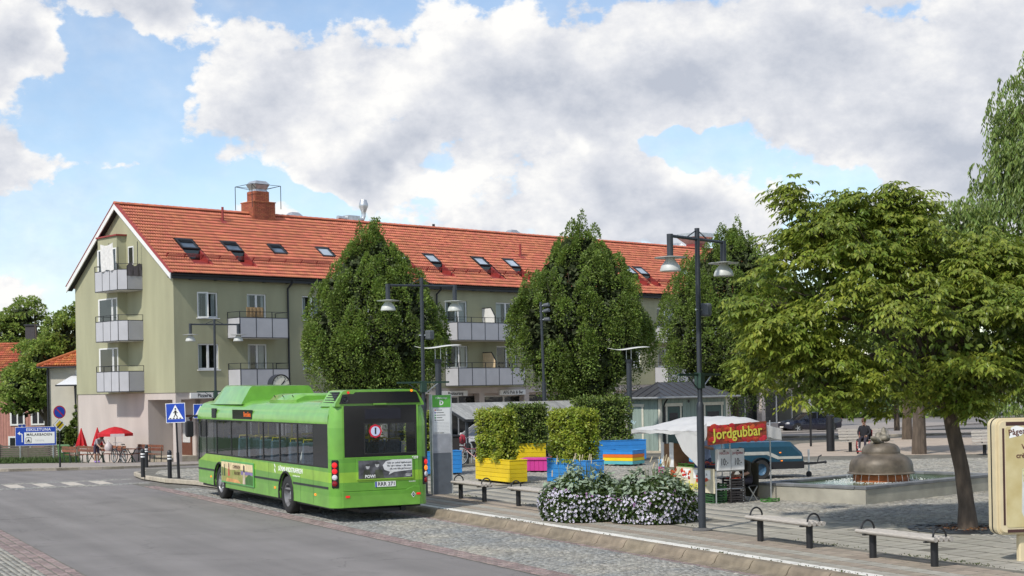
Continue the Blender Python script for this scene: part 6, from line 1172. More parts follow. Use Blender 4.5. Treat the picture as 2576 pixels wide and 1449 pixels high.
# litter bin
t = thing('litter_bin', 'dark square litter bin beside the bicycles', 'bin', (-2.35, 55.3, PZ), R(20)); MB().box(-.28, .28, -.28, .28, .05, 1.12).obj('body', mat('bin_brown', (.03, .025, .022), .6), t, bevel=.02); MB().box(-.31, .31, -.31, .31, 1.123, 1.2).obj('lid', M_BLACK, t, bevel=.02); MB().box(-.3, .3, -.3, .3, 0, .05).obj('base', M_BLACK, t)

# ================================================================ bicycle shelter and bicycles
sh = thing('bicycle_shelter', 'open bicycle shelter with a sloping corrugated roof', 'shelter', (-1.86, 57.65, gz(-1.86, 57.65, PZ)), RZ); zs = 1.72; Ls = 6.2; Ds = 2.4
for k in range(21): MB().prism([(0, zs), (Ds, zs + .62), (Ds, zs + .65), (0, zs + .03)], 'x', .0 + Ls * k / 21 + .004, Ls * (k + 1) / 21 - .004).obj('roof_panel', mat('roof_sheet', (.34, .335, .31), .55, metal=.2, var=.25, scale=3, obr=.2, vstretch=(6, 1, 1)), sh)
for a in (0, Ls): MB().prism([(-.04, zs - .06), (Ds + .04, zs + .58), (Ds + .04, zs + .68), (-.04, zs + .04)], 'x', a - .05, a + .0 if a == 0 else a + .05).obj('verge', M_DARK, sh)
MB().box(0, Ls, -.05, -.0, zs - .07, zs + .03).obj('front_beam', M_DARK, sh)
for a in (.12, 2.1, 4.1, 6.05):
    MB().box(a - .05, a + .05, .05, .15, 0, zs).obj('post', M_POST, sh); MB().box(a - .05, a + .05, Ds - .3, Ds - .2, 0, zs + .52).obj('post', M_POST, sh)
for a in (.5, 1.6, 2.7, 3.8, 4.9): MB().tube([(a, .5, 0), (a, .5, .75), (a, .62, .8), (a, 1.2, .8), (a, 1.3, .7), (a, 1.3, 0)], .025, 6).obj('bike_rack', M_GALV, sh)
def bicycle(label, x, y, z, rz, fc, basket=False, lean=.08, dark=True):
    t = thing('bicycle', label, 'bicycle', (x, y, z), rz, 'parked bicycles'); t.rotation_euler = (lean, 0, rz); r = .335; fm = mat('bike_%.2f_%.2f' % (fc[0], fc[1]), fc, .35)
    for cx in (-.52, .55):
        w = MB().tube([(cx + r * math.cos(a), 0, .35 + r * math.sin(a)) for a in np.linspace(0, 2 * math.pi, 25)[:-1]], .022, 6, closed=True).obj('wheel', M_RUB, t, smooth=True); MB().tube([(cx + (r - .025) * math.cos(a), 0, .35 + (r - .025) * math.sin(a)) for a in np.linspace(0, 2 * math.pi, 25)[:-1]], .012, 5, closed=True).obj('rim', M_GALV, w)
        s = MB()
        for k in range(10): a = k * math.pi / 5; s.cyl((cx, .02 * (-1) ** k, .35), (cx + (r - .03) * math.cos(a), 0, .35 + (r - .03) * math.sin(a)), .004, n=4)
        s.cyl((cx, -.04, .35), (cx, .04, .35), .025, n=8); o = s.obj('spokes', M_GALV, w); o['kind'] = 'stuff'
        MB().tube([(cx + (r + .035) * math.cos(a), 0, .35 + (r + .035) * math.sin(a)) for a in np.linspace(.3 if cx < 0 else .1, 2.6, 10)], .018, 5).obj('mudguard', fm, t)
    bb = (-.08, 0, .30); st_ = (-.22, 0, .82); hd = (.36, 0, .82); hb = (.39, 0, .62)
    fr = MB()
    for a, b, q in ((bb, st_, .018), (bb, hb, .022), (st_, (.0, 0, .62), .0), ((-.17, 0, .62), hb, .018), (hd, hb, .02), (bb, (-.52, 0, .35), .014), (st_, (-.52, 0, .35), .011), (hb, (.55, 0, .35), .015)):
        if q: fr.cyl(a, b, q, n=8)
    fr.obj('frame', fm, t, smooth=True); MB().tube([(.30, 0, .84), (.34, 0, 1.02), (.30, .1, 1.06), (.18, .27, 1.02)], .013, 6).obj('handlebar', M_GALV, t); MB().tube([(.34, 0, 1.02), (.30, -.1, 1.06), (.18, -.27, 1.02)], .013, 6).obj('handlebar', M_GALV, t)
    MB().loft([[(-.40, -.09, .93), (-.40, .09, .93), (-.40, .08, .98), (-.40, -.08, .98)], [(-.12, -.025, .95), (-.12, .025, .95), (-.12, .02, .98), (-.12, -.02, .98)]]).obj('saddle', M_BLACK, t, bevel=.01); MB().cyl(st_, (-.26, 0, .95), .014).obj('seat_post', M_GALV, t)
    MB().lathe([(.095, -.005), (.095, .005), (.03, .005)], 14, (bb[0], -.04, bb[2]), Matrix.Rotation(R(90), 3, 'X')).obj('chainring', M_GALV, t); ra = MB(); ra.bar((-.85, -.06, .74), (-.25, -.06, .74), .02); ra.bar((-.85, .06, .74), (-.25, .06, .74), .02); ra.bar((-.8, -.05, .74), (-.52, -.05, .36), .012); ra.bar((-.8, .05, .74), (-.52, .05, .36), .012); ra.obj('carrier', M_BLACK, t)
    if basket:
        b = MB()
        for k in range(5): b.tube([(.38 + .0, -.16, .72 + .06 * k), (.68, -.16, .72 + .06 * k), (.68, .16, .72 + .06 * k), (.38, .16, .72 + .06 * k)], .005, 4, closed=True)
        for k in range(7): b.bar((.38 + .05 * k, -.16, .72), (.38 + .05 * k, -.16, .97), .006); b.bar((.38 + .05 * k, .16, .72), (.38 + .05 * k, .16, .97), .006)
        b.obj('basket', M_DARK, t)
gx = lambda x, y: gz(x, y, PZ)
bicycle('dark red bicycle with front basket beside the litter bin', -1.55, 56.4, PZ + .0, R(150), (.16, .02, .03), True); bicycle('black bicycle behind the red one under the shelter', -.9, 57.6, gx(-.9, 57.6), R(120), (.02, .02, .022), True); bicycle('silver bicycle behind the rear yellow planter', .2, 59.4, gx(.2, 59.4), R(110), (.3, .3, .32)); bicycle('grey bicycle right of the rear yellow planter', 2.0, 60.0, gx(2, 60), R(150), (.12, .13, .14)); bicycle('white bicycle right of the grey one by the far fence', 2.7, 61.2, gx(2.7, 61.2), R(60), (.55, .55, .55))
t = thing('backpack', 'red rucksack hanging in a bicycle basket', 'bag', (-1.95, 56.75, PZ + .86), R(20)); MB().ball((0, 0, .12), .16, .12, .2).obj('body', mat('red_bag', (.35, .02, .04), .7), t, smooth=True); MB().tube([(-.06, -.1, .05), (-.06, -.15, .15), (-.06, -.1, .27)], .012).obj('strap', M_BLACK, t)
t = thing('iron_fence', 'low black iron railing behind the right-hand bicycles', 'fence', (1.2, 62.8, gx(1.2, 62.8)), RZ)
for z in (.15, 1.0): MB().bar((0, 0, z), (3.4, 0, z), .04).obj('rail', M_BLACK, t)
for k in range(27): MB().bar((.05 + k * .125, 0, .05), (.05 + k * .125, 0, 1.05), .022).obj('bar', M_BLACK, t)

# ================================================================ kiosk
kz = thing('kiosk', 'grey-green wooden kiosk with a black standing-seam hipped roof', 'kiosk', (6.37, 63.6, PZ), BZ); KW, KD, KH = 4.5, 2.1, 2.42
M_KW = mat('kiosk_boards', (.235, .30, .265), .75, var=.1, scale=3, obr=.06, vstretch=(8, 8, 1)); M_KT = mat('kiosk_trim', (.60, .58, .48), .6); M_KR = mat('kiosk_roof', (.09, .09, .098), .36, metal=.4, var=.15); M_KD = mat('kiosk_door', (.03, .07, .06), .5)
MB().box(.02, KW - .02, .02, KD - .02, 0, KH).obj('core', M_DARK, kz); nb = 34
doors = ((.42, 1.25), (2.95, 4.05))
for k in range(nb):
    a = KW * k / nb; xm_ = a + KW / nb / 2
    z0 = next((2.0 for d in doors if d[0] - .14 < xm_ < d[1] + .14), .1)
    if .05 < a < KW - .1: MB().box(a + .003, a + KW / nb - .003, -.012 - .006 * (k % 2), .02, z0, KH).obj('board', M_KW, kz)
    if .05 < a < KW - .1: MB().box(a + .003, a + KW / nb - .003, KD - .02, KD + .012, .1, KH).obj('board', M_KW, kz)
nb2 = 16
for k in range(nb2):
    a = KD * k / nb2; ym_ = a + KD / nb2 / 2
    if .05 < a < KD - .1:
        MB().box(-.012 - .006 * (k % 2), .02, a + .003, a + KD / nb2 - .003, 2.0 if 1.0 < ym_ < 1.95 else .1, KH).obj('board', M_KW, kz); MB().box(KW - .02, KW + .012, a + .003, a + KD / nb2 - .003, .1, KH).obj('board', M_KW, kz)
for x, y in ((-.02, -.02), (KW - .1, -.02), (-.02, KD - .1), (KW - .1, KD - .1)): MB().box(x, x + .12, y, y + .12, .05, KH).obj('corner_post', M_KT, kz)
for a, b in doors:
    d = MB().box(a, b, -.03, .0, .1, 1.98).obj('door', M_KD, kz); f = MB(); f.box(a - .1, a, -.045, .0, .1, 2.0); f.box(b, b + .1, -.045, .0, .1, 2.0); f.box(a - .16, b + .16, -.055, .0, 2.0, 2.14); f.obj('door_frame', M_KT, d)
    MB().box(a + .14, b - .14, -.034, -.03, 1.2, 1.72).obj('pane', M_GLASSD, d); MB().box(a + .45 if b - a < 1 else a + .12, a + .6 if b - a < 1 else a + .3, -.038, -.0345, 1.15, 1.35).obj('notice', M_WTXT, d)
d = MB().box(-.03, 0, 1.05, 1.9, .1, 1.98).obj('door', M_KW, kz); f = MB(); f.box(-.045, 0, .95, 1.05, .1, 2.0); f.box(-.045, 0, 1.9, 2.0, .1, 2.0); f.box(-.055, 0, .9, 2.05, 2.0, 2.12); f.obj('door_frame', M_KT, d)
for k in range(5): MB().box(-.034, -.03, 1.06 + .168 * k, 1.215 + .168 * k, .12, 1.96).obj('door_board', M_KW, d)
ov = .42; E0 = [(-ov, -ov), (KW + ov, -ov), (KW + ov, KD + ov), (-ov, KD + ov)]; zr0, zr1 = KH - .02, KH + .62; R0, R1 = (KD / 2, KD / 2), (KW - KD / 2, KD / 2)
mb = MB(); mb.add([(*E0[0], zr0), (*E0[1], zr0), (*E0[2], zr0), (*E0[3], zr0), (*R0, zr1), (*R1, zr1)], [(0, 1, 5, 4), (1, 2, 5), (2, 3, 4, 5), (3, 0, 4), (3, 2, 1, 0)]); ro = mb.obj('roof', M_KR, kz)
def roofz(x, y): dd = min(x + ov, KW + ov - x, y + ov, KD + ov - y); return zr0 + (zr1 - zr0) * min(1, dd / (KD / 2 + ov))
for k in range(1, 11):
    x = -ov + (KW + 2 * ov) * k / 11; yt = min(KD / 2, min(x + ov, KW + ov - x) - ov)
    for s in (0, 1):
        y0 = -ov if s == 0 else KD + ov; y1 = yt if s == 0 else KD - yt; MB().bar((x, y0, zr0 + .02), (x, y1, roofz(x, y1) + .02), .03, .04).obj('seam', M_KR, ro)
for k in range(1, 6):
    y = -ov + (KD + 2 * ov) * k / 6; xt = min(y + ov, KD + ov - y) - ov
    MB().bar((-ov, y, zr0 + .02), (xt, y, roofz(xt, y) + .02), .03, .04).obj('seam', M_KR, ro); MB().bar((KW + ov, y, zr0 + .02), (KW - xt, y, roofz(xt, y) + .02), .03, .04).obj('seam', M_KR, ro)
for a, b in ((E0[0], E0[1]), (E0[0], E0[3])): MB().cyl((a[0], a[1], zr0 - .02), (b[0], b[1], zr0 - .02), .05, n=8).obj('gutter', mat('zinc_gutter', (.32, .33, .33), .45, metal=.4), kz)
MB().tube([(.05, -ov, KH - .05), (.1, -.2, KH - .25), (.16, -.07, KH - .4), (.16, -.06, .05)], .035, 8).obj('downpipe', M_BLACK, kz, smooth=True); MB().cyl((1.85, -.03, 2.2), (1.85, 0, 2.2), .07).obj('vent', M_DARK, kz)
MB().box(-.03, KW + .03, -.03, KD + .03, -.1, .095).obj('plinth', M_KERBG, kz)
# ================================================================ people
def skin_body(name, J, edges, mats_, parent, sub=1, root='pelvis'):
    """one continuous body: J joint -> (pos, radius or (rx,ry)); edges (a, b, material index)"""
    keys = list(J); me = bpy.data.meshes.new(name); me.from_pydata([J[k][0] for k in keys], [(keys.index(a), keys.index(b)) for a, b, _ in edges], [])
    o = bpy.data.objects.new(name, me); COL.objects.link(o); sk = o.modifiers.new('skin', 'SKIN'); sk.use_smooth_shade = True
    for i, k in enumerate(keys):
        r = J[k][1]; sv = me.skin_vertices[0].data[i]; sv.radius = (r, r) if not isinstance(r, tuple) else r; sv.use_root = (k == root)
    ss = o.modifiers.new('sub', 'SUBSURF'); ss.levels = sub; ss.render_levels = sub
    bpy.context.view_layer.update(); m2 = bpy.data.meshes.new_from_object(o.evaluated_get(bpy.context.evaluated_depsgraph_get())); bpy.data.objects.remove(o); m2.name = name; m2.materials.clear()
    for m in mats_: m2.materials.append(m)
    segs = [(Vector(J[a][0]), Vector(J[b][0]), i) for a, b, i in edges]
    for p in m2.polygons:
        c = p.center; best = None
        for a, b, i in segs:
            d = b - a; t = max(0, min(1, (c - a).dot(d) / max(d.length_squared, 1e-9))); q = (c - a - d * t).length
            if best is None or q < best[0]: best = (q, i)
        p.material_index = best[1]; p.use_smooth = True
    return link(name, m2, parent)
M_SKIN = mat('skin', (.45, .27, .19), .6, var=.06)
def mirror_limbs(): pass
def person(label, x, y, z, rz, pose, cloth, hair, name='person'):
    """pose: dict of joint overrides; cloth: (shirt, trousers, shoes) materials"""
    t = thing(name, label, 'person', (x, y, z), rz)
    J = {'pelvis': ((0, 0, .95), (.15, .12)), 'belly': ((0, .0, 1.1), (.14, .11)), 'chest': ((0, .0, 1.32), (.17, .12)), 'neck': ((0, .01, 1.48), .055), 'head0': ((0, .02, 1.56), .07), 'head1': ((0, .02, 1.66), (.085, .1)), 'head2': ((0, .02, 1.74), (.06, .07))}
    for s, n in ((-1, 'l'), (1, 'r')):
        J.update({'sh' + n: ((s * .18, 0, 1.42), .06), 'el' + n: ((s * .25, .02, 1.15), .045), 'wr' + n: ((s * .25, -.08, .92), .032), 'ha' + n: ((s * .25, -.1, .85), .035),
                  'hip' + n: ((s * .09, 0, .9), .1), 'kn' + n: ((s * .1, -.02, .5), .065), 'an' + n: ((s * .1, .02, .09), .042), 'to' + n: ((s * .11, -.16, .045), .04)})
    for k, v in pose.items():
      if k[0] != '_': J[k] = (v if isinstance(v[0], tuple) else (v, J[k][1]))
    E = [('pelvis', 'belly', 1), ('belly', 'chest', 1), ('chest', 'neck', 1), ('neck', 'head0', 0), ('head0', 'head1', 0), ('head1', 'head2', 0)]
    leg = cloth[3] if len(cloth) > 3 else 2
    for n in 'lr': E += [('chest', 'sh' + n, 1), ('sh' + n, 'el' + n, 1), ('el' + n, 'wr' + n, cloth[4] if len(cloth) > 4 else 0), ('wr' + n, 'ha' + n, 0), ('pelvis', 'hip' + n, 2), ('hip' + n, 'kn' + n, 2), ('kn' + n, 'an' + n, leg), ('an' + n, 'to' + n, 3)]
    b = skin_body('body', J, E, [M_SKIN, cloth[0], cloth[1], cloth[2]], t)
    # fingers and thumb
    for n in 'lr':
        w = Vector(J['wr' + n][0]); h = Vector(J['ha' + n][0]); d = (h - w).normalized(); sd_ = d.cross(Vector((0, 1, .2))).normalized()
        for k in range(4):
            q = h + sd_ * (-.03 + .02 * k); ln = (.06, .075, .07, .055)[k]; MB().tube([q, q + d * ln * .6, q + d * ln + Vector((0, -.015, -.01))], .009, 6, radii=[.01, .009, .007]).obj('finger', M_SKIN, b, smooth=True)
        q = h - d * .03 + sd_ * .035; MB().tube([q, q + (d + sd_ * .7) * .035, q + (d + sd_ * .3) * .065], .01, 6).obj('thumb', M_SKIN, b, smooth=True)
    h0, h1, h2 = (Vector(J[k][0]) for k in ('head0', 'head1', 'head2')); up = (h2 - h0).normalized(); fwd = Vector(pose.get('_face', (0, -1, 0))).normalized() if '_face' in pose else Vector((0, -1, 0)); fwd = (fwd - up * fwd.dot(up)).normalized(); sx = up.cross(fwd); Mh = Matrix((sx, -fwd, up)).transposed()
    MB().ball(h1 + up * .035 - fwd * .02, .098, .112, .115, 12, 8, Mh).obj('hair', hair, t, smooth=True)
    MB().cyl(h1 - up * .01 + fwd * .085, h1 - up * .03 + fwd * .115, .014, .02, 6).obj('nose', M_SKIN, t, smooth=True)
    for s in (-1, 1): MB().ball(h1 + up * .012 + fwd * .088 + sx * s * .032, .011).obj('eye', M_INK, t); MB().ball(h1 - up * .01 + sx * s * .088, .012, .022, .032, M=Mh).obj('ear', M_SKIN, t)
    MB().bar(h1 - up * .058 + fwd * .088 - sx * .025, h1 - up * .058 + fwd * .088 + sx * .025, .008).obj('mouth', mat('lips', (.3, .1, .08), .6), t)
    return t
def cl(n, c): return mat('cloth_' + n, c, .9, var=.2, scale=12)
def gpos(t_, D): return (P0[0] + GD[0] * t_ - BD[0] * D, P0[1] + GD[1] * t_ - BD[1] * D)
# person bending over a bag by the bicycle; faces along the wall to the right
px_, py_ = gpos(4.35, 2.25); gzl = lambda x, y: gz(x, y, .13)
Pg = {'belly': (0, -.10, 1.08), 'chest': (0, -.30, 1.24), 'neck': (0, -.43, 1.31), 'head0': (0, -.50, 1.33), 'head1': (0, -.57, 1.34), 'head2': (0, -.64, 1.37), '_face': (0, -.5, -.9), 'kn': 0}
Pg.pop('kn')
for s, n in ((-1, 'l'), (1, 'r')): Pg.update({'sh' + n: (s * .18, -.36, 1.24), 'el' + n: (s * .22, -.5, 1.0), 'wr' + n: (s * .15, -.66, .84), 'ha' + n: (s * .12, -.72, .80)})
person('person in a patterned top and dark shorts bending over a bag', px_, py_, gzl(px_, py_), BZ + R(2), Pg, (mat('patterned_top', (.30, .28, .30), .9, var=.5, scale=30), cl('shorts', (.05, .04, .07)), cl('purple_shoes', (.25, .15, .45)), 0), mat('brown_hair', (.10, .05, .03), .8))
bx_, by_ = gpos(3.1, 2.2); t = thing('carrier_bag', 'white plastic carrier bag hung on the parked bicycle', 'bag', (bx_, by_, gzl(bx_, by_) + .62), 0); mb = MB(); mb.lathe([(.02, 0), (.17, .02), (.22, .14), (.2, .3), (.09, .42), (.03, .5)], 12); mb.obj('bag', mat('plastic_bag', (.62, .55, .55), .5, trans=.25), t, smooth=True); MB().tube([(-.05, 0, .45), (-.04, 0, .6), (.04, 0, .6), (.05, 0, .45)], .008).obj('handle', M_WTXT, t)
bx_, by_ = gpos(2.15, 2.1); bicycle('dark city bicycle parked in front of the cafe benches', bx_, by_, gzl(bx_, by_), math.atan2(GD[1], GD[0]), (.03, .03, .035), lean=.06)
# parasols, cafe benches
def parasol_open(label, t_, D):
    x, y = gpos(t_, D); t = thing('parasol', label, 'parasol', (x, y, gzl(x, y)), 0, 'red cafe parasols'); MB().cyl((0, 0, 0), (0, 0, 1.9), .018).obj('pole', M_WHITE, t); n = 8; r_ = .95; M_RP = mat('red_parasol', (.55, .012, .02), .7, var=.1, trans=.15); M_RW = mat('white_parasol', (.7, .62, .62), .7, trans=.15)
    for k in range(n):
        a0, a1 = 2 * math.pi * k / n, 2 * math.pi * (k + 1) / n; vs = [(0, 0, 1.9)]; 
        for q in (.35, .7, 1.0):
            for a in (a0, a1): vs.append((r_ * q * math.cos(a), r_ * q * math.sin(a), 1.9 - .36 * q ** 1.6))
        for a in (a0, a1): vs.append((r_ * 1.0 * math.cos(a), r_ * 1.0 * math.sin(a), 1.9 - .36 - .14))
        p = MB().add(vs, [(0, 1, 2), (1, 3, 4, 2), (3, 5, 6, 4)]).obj('gore', M_RP, t); MB().add([vs[5], vs[6], vs[8], vs[7]], [(0, 1, 2, 3)]).obj('valance', M_RW if k in (6,) else M_RP, p)
        MB().bar((0, 0, 1.6), (r_ * .6 * math.cos(a0), r_ * .6 * math.sin(a0), 1.72), .012).obj('rib', M_GALV, t)
    return t, M_RP, M_RW
par, M_RP, M_RW = parasol_open('open red parasol with a pale panel against the beige wall', 3.7, 1.5)
def parasol_closed(label, t_, D, tilt=0.):
    x, y = gpos(t_, D); t = thing('parasol', label, 'parasol', (x, y, gzl(x, y)), BZ, 'red cafe parasols'); MB().cyl((0, 0, 0), (0, 0, 1.95), .018).obj('pole', M_WHITE, t); vs = []; n = 16; H = [(1.92, .015), (1.7, .08), (1.3, .19), (.98, .26), (.93, .27)]
    for z, r_ in H:
        for k in range(n): a = 2 * math.pi * k / n; q = r_ * (1 + .28 * (-1) ** k * (1.9 - z)); vs.append((q * math.cos(a), q * math.sin(a), z + (.04 * math.sin(k * 1.7) if z < 1 else 0)))
    MB().add(vs, [(i * n + k, i * n + (k + 1) % n, (i + 1) * n + (k + 1) % n, (i + 1) * n + k) for i in range(4) for k in range(n)]).obj('canopy', M_RP, t)
parasol_closed('folded red parasol at the left end of the cafe benches', 7.8, 1.4); parasol_closed('folded red parasol behind the bending person', 5.9, 1.4)
M_BW = mat('bench_brown', (.20, .075, .04), .7, var=.25, scale=6, obr=.2); M_GRN = mat('bench_green_iron', (.03, .06, .045), .6)
def cafe_bench(label, t0, t1, D, flip=1):
    x, y = gpos((t0 + t1) / 2, D); L_ = abs(t1 - t0); t = thing('cafe_bench', label, 'bench', (x, y, gzl(x, y)), math.atan2(-GD[1], -GD[0]), 'brown cafe benches along the gable')
    for k in range(3): MB().box(-L_ / 2, L_ / 2, flip * (-.2 + .13 * k), flip * (-.09 + .13 * k), .43, .46).obj('seat_slat', M_BW, t)
    for k in range(2): MB().box(-L_ / 2, L_ / 2, flip * .24, flip * .27, .6 + .17 * k, .74 + .17 * k).obj('back_slat', M_BW, t)
    for k in range(3):
        a = -L_ / 2 + .15 + (L_ - .3) * k / 2; MB().bar((a, flip * -.18, .43), (a, flip * -.2, 0), .035).obj('leg', M_GRN, t); MB().bar((a, flip * .2, 0), (a, flip * .26, .92), .035).obj('leg', M_GRN, t)
for lab, a, b, D, f in (('brown cafe bench at the left end with its back to the street', 6.9, 8.6, 1.9, -1), ('long brown cafe bench below the folded parasols', 4.5, 6.7, 1.9, -1), ('brown cafe bench behind the bending person and bicycle', 1.6, 4.4, 1.75, -1), ('brown cafe bench standing against the beige wall', .9, 3.6, .5, 1)): cafe_bench(lab, a, b, D, f)
def cafe_table(label, t_, D):
    x, y = gpos(t_, D); t = thing('cafe_table', label, 'table', (x, y, gzl(x, y)), math.atan2(GD[1], GD[0]), 'brown cafe tables')
    for k in range(4): MB().box(-.7, .7, -.3 + .15 * k, -.16 + .15 * k, .70, .73).obj('top_slat', M_BW, t)
    for sx in (-1, 1): MB().bar((sx * .55, -.22, 0), (sx * .55, .22, .7), .04).obj('leg', M_GRN, t); MB().bar((sx * .55, .22, 0), (sx * .55, -.22, .698), .038).obj('leg', M_GRN, t)
cafe_table('brown cafe table under the open red parasol', 3.2, 1.12); cafe_table('brown cafe table between the two folded parasols', 6.6, 1.12)

# wheelchair user by the park bench
t = thing('wheelchair', 'red wheelchair beside the park bench behind the fountain', 'wheelchair', (14.3, 60.0, PZ), R(-25)); M_RD = mat('wheelchair_red', (.35, .03, .03), .4)
for sx in (-1, 1):
    w = MB().tube([(sx * .3, .1 + .28 * math.cos(a), .30 + .28 * math.sin(a)) for a in np.linspace(0, 2 * math.pi, 21)[:-1]], .022, 6, closed=True).obj('wheel', M_RUB, t); MB().cyl((sx * .28, .1, .3), (sx * .32, .1, .3), .05).obj('hub', M_GALV, w); MB().tube([(sx * .2, -.42 + .1 * math.cos(a), .11 + .1 * math.sin(a)) for a in np.linspace(0, 2 * math.pi, 13)[:-1]], .022, 6, closed=True).obj('castor', M_RUB, t); MB().tube([(sx * .25, .28, .95), (sx * .25, .22, .5), (sx * .25, -.3, .5), (sx * .2, -.45, .2)], .02).obj('side_frame', M_RD, t)
MB().box(-.24, .24, -.25, .22, .48, .54).obj('seat', M_BLACK, t); MB().box(-.24, .24, .2, .25, .56, 1.0).obj('backrest', M_BLACK, t); MB().box(-.2, .2, -.62, -.42, .1, .13).obj('footrest', M_RD, t)
Pw = {'pelvis': (0, .05, .62), 'belly': (0, .05, .78), 'chest': (0, .0, 1.0), 'neck': (0, -.05, 1.15), 'head0': (0, -.08, 1.22), 'head1': (0, -.1, 1.3), 'head2': (0, -.1, 1.38)}
for s, n in ((-1, 'l'), (1, 'r')): Pw.update({'sh' + n: (s * .18, 0, 1.08), 'el' + n: (s * .25, -.08, .85), 'wr' + n: (s * .15, -.3, .72), 'ha' + n: (s * .12, -.36, .72), 'hip' + n: (s * .09, 0, .6), 'kn' + n: (s * .11, -.42, .62), 'an' + n: (s * .11, -.48, .2), 'to' + n: (s * .11, -.62, .16)})
person('person in dark clothes and pale shoes sitting in the wheelchair', 14.3, 60.0, PZ, R(-25), Pw, (cl('black', (.02, .02, .025)), cl('trousers', (.04, .035, .05)), cl('pale_shoes', (.6, .5, .5)), 2, 1), mat('brown_hair', (.10, .05, .03), .8))
# bus passengers (bus frame: +y forward), seated facing forward
def in_bus(lx, ly, lz=0.): c, s = math.cos(BRZ), math.sin(BRZ); return (-5.77 + c * lx - s * ly, 40.47 + s * lx + c * ly, lz)
Ps = {'pelvis': (0, .05, 1.22), 'belly': (0, .05, 1.36), 'chest': (0, .04, 1.58), 'neck': (0, .02, 1.74), 'head0': (0, .0, 1.81), 'head1': (0, -.01, 1.9), 'head2': (0, -.01, 1.98)}
for s, n in ((-1, 'l'), (1, 'r')): Ps.update({'sh' + n: (s * .18, .04, 1.66), 'el' + n: (s * .24, -.02, 1.4), 'wr' + n: (s * .14, -.24, 1.3), 'ha' + n: (s * .11, -.3, 1.3), 'hip' + n: (s * .09, 0, 1.2), 'kn' + n: (s * .11, -.4, 1.2), 'an' + n: (s * .11, -.42, .78), 'to' + n: (s * .11, -.56, .72)})
for lab, lx, ly, c, h in (('passenger in a striped dark top at the bus window', -.9, -2.35, cl('striped', (.10, .11, .16)), (.28, .17, .08)), ('passenger in a white top at the rear bus window', -.9, -3.35, cl('white_top', (.7, .7, .68)), (.10, .05, .03)), ('passenger in dark clothes seen through the rear window', .5, -4.3, cl('dark_top', (.03, .03, .035)), (.02, .015, .012)), ('bus driver in a pale shirt behind the cab window', -.62, 4.75, cl('pale_shirt', (.3, .45, .5)), (.05, .03, .02))):
    x, y, z = in_bus(lx, ly); person(lab, x, y, z, BRZ + math.pi, Ps, (c, cl('trousers', (.04, .035, .05)), M_BLACK, 2, 1), mat('hair_%.2f' % h[0], h, .8))
x, y, z = in_bus(-.62, 4.72); t = thing('driver_seat', 'dark driver seat behind the cab window of the bus', 'seat', (x, y, z), BRZ); MB().box(-.24, .24, -.26, .22, .9, 1.08).obj('cushion', M_SEAT, t, bevel=.03); MB().box(-.24, .24, -.36, -.26, 1.08, 1.85).obj('backrest', M_SEAT, t, bevel=.03); MB().box(-.1, .1, -.1, .1, .66, .9).obj('pedestal', M_DARK, t)
# ================================================================ strawberry stall
s0, n0_ = sn(4.92, 35.86); stall = thing('market_stall', 'strawberry stall with white tarpaulin roof and metal tube frame', 'stall', (4.92, 35.86, PZ), RZ)   # local x into the square, y along the kerb away from the camera
LS, DSx = 2.25, .80
def tubes(name, segs, r_=.017, m=None): mb = MB(); [mb.cyl(a, b, r_, n=8) for a, b in segs]; return mb.obj(name, m or M_GALV, stall, smooth=True)
for x, y in ((0, 0), (DSx, 0), (0, LS), (DSx, LS), (0, LS / 2)): tubes('leg', [((x, y, 0), (x, y, .80))])
for z in (.36, .80): 
    tubes('frame_rail', [((0, 0, z), (DSx, 0, z))]); tubes('frame_rail', [((0, LS, z), (DSx, LS, z))]); tubes('frame_rail', [((0, 0, z), (0, LS, z))]); tubes('frame_rail', [((DSx, 0, z), (DSx, LS, z))])
MB().box(0, DSx, .02, LS, .82, .84).obj('counter', mat('ply', (.30, .21, .12), .8), stall)
for x, y in ((.42, .0), (.42, LS - .15), (1.65, .02), (1.65, LS - .15)): tubes('canopy_pole', [((x, y, 0 if x > 1 else .3), (x, y, 2.0))])
for y in (0., LS - .15):
    for a in (-.35, .35): tubes('brace', [((.42, y, 1.45), (.42 + a, y, 1.85))], .012)
tubes('brace', [((.42, 0, 1.45), (.42, .5, 1.85))], .012); tubes('brace', [((.42, LS - .15, 1.45), (.42, LS - .7, 1.85))], .012)
M_TARP = mat('white_tarp', (.66, .655, .64), .55, var=.07, scale=3, trans=.22, bump=.25, bscale=9)
# roof: ridge along the square side, sloping to the kerb side
def tz(x, y):
    e = min((x + .45) / 1.0, (2.0 - x) / .75, 1); f = min((y + .3) / .35, (LS + .5 - y) / .9, 1); return 1.80 + .30 * max(0, min(e, 1)) ** .8 * (.35 + .65 * max(0, min(f, 1))) + .012 * math.sin(x * 9 + y * 4) + .01 * math.sin(y * 13)
nx, ny = 16, 20; vs = [(-.70 + 2.45 * i / nx, -.3 + (LS + .8) * j / ny, tz(-.45 + 2.45 * i / nx, -.3 + (LS + .8) * j / ny)) for i in range(nx + 1) for j in range(ny + 1)]
MB().add(vs, [(i * (ny + 1) + j, (i + 1) * (ny + 1) + j, (i + 1) * (ny + 1) + j + 1, i * (ny + 1) + j + 1) for i in range(nx) for j in range(ny)]).obj('canopy', M_TARP, stall, smooth=True, sharp=80)
def skirt(p, q, drop_, name='canopy_skirt', n=10):
    vs = []
    for i in range(n + 1):
        u = i / n; a = Vector(p).lerp(Vector(q), u); vs += [a, a + Vector((.02 * math.sin(u * 9), .015 * math.sin(u * 12), -(drop_ if not callable(drop_) else drop_(u))))]
    return MB().add(vs, [(2 * i, 2 * i + 2, 2 * i + 3, 2 * i + 1) for i in range(n)]).obj(name, M_TARP, stall, smooth=True, sharp=80)
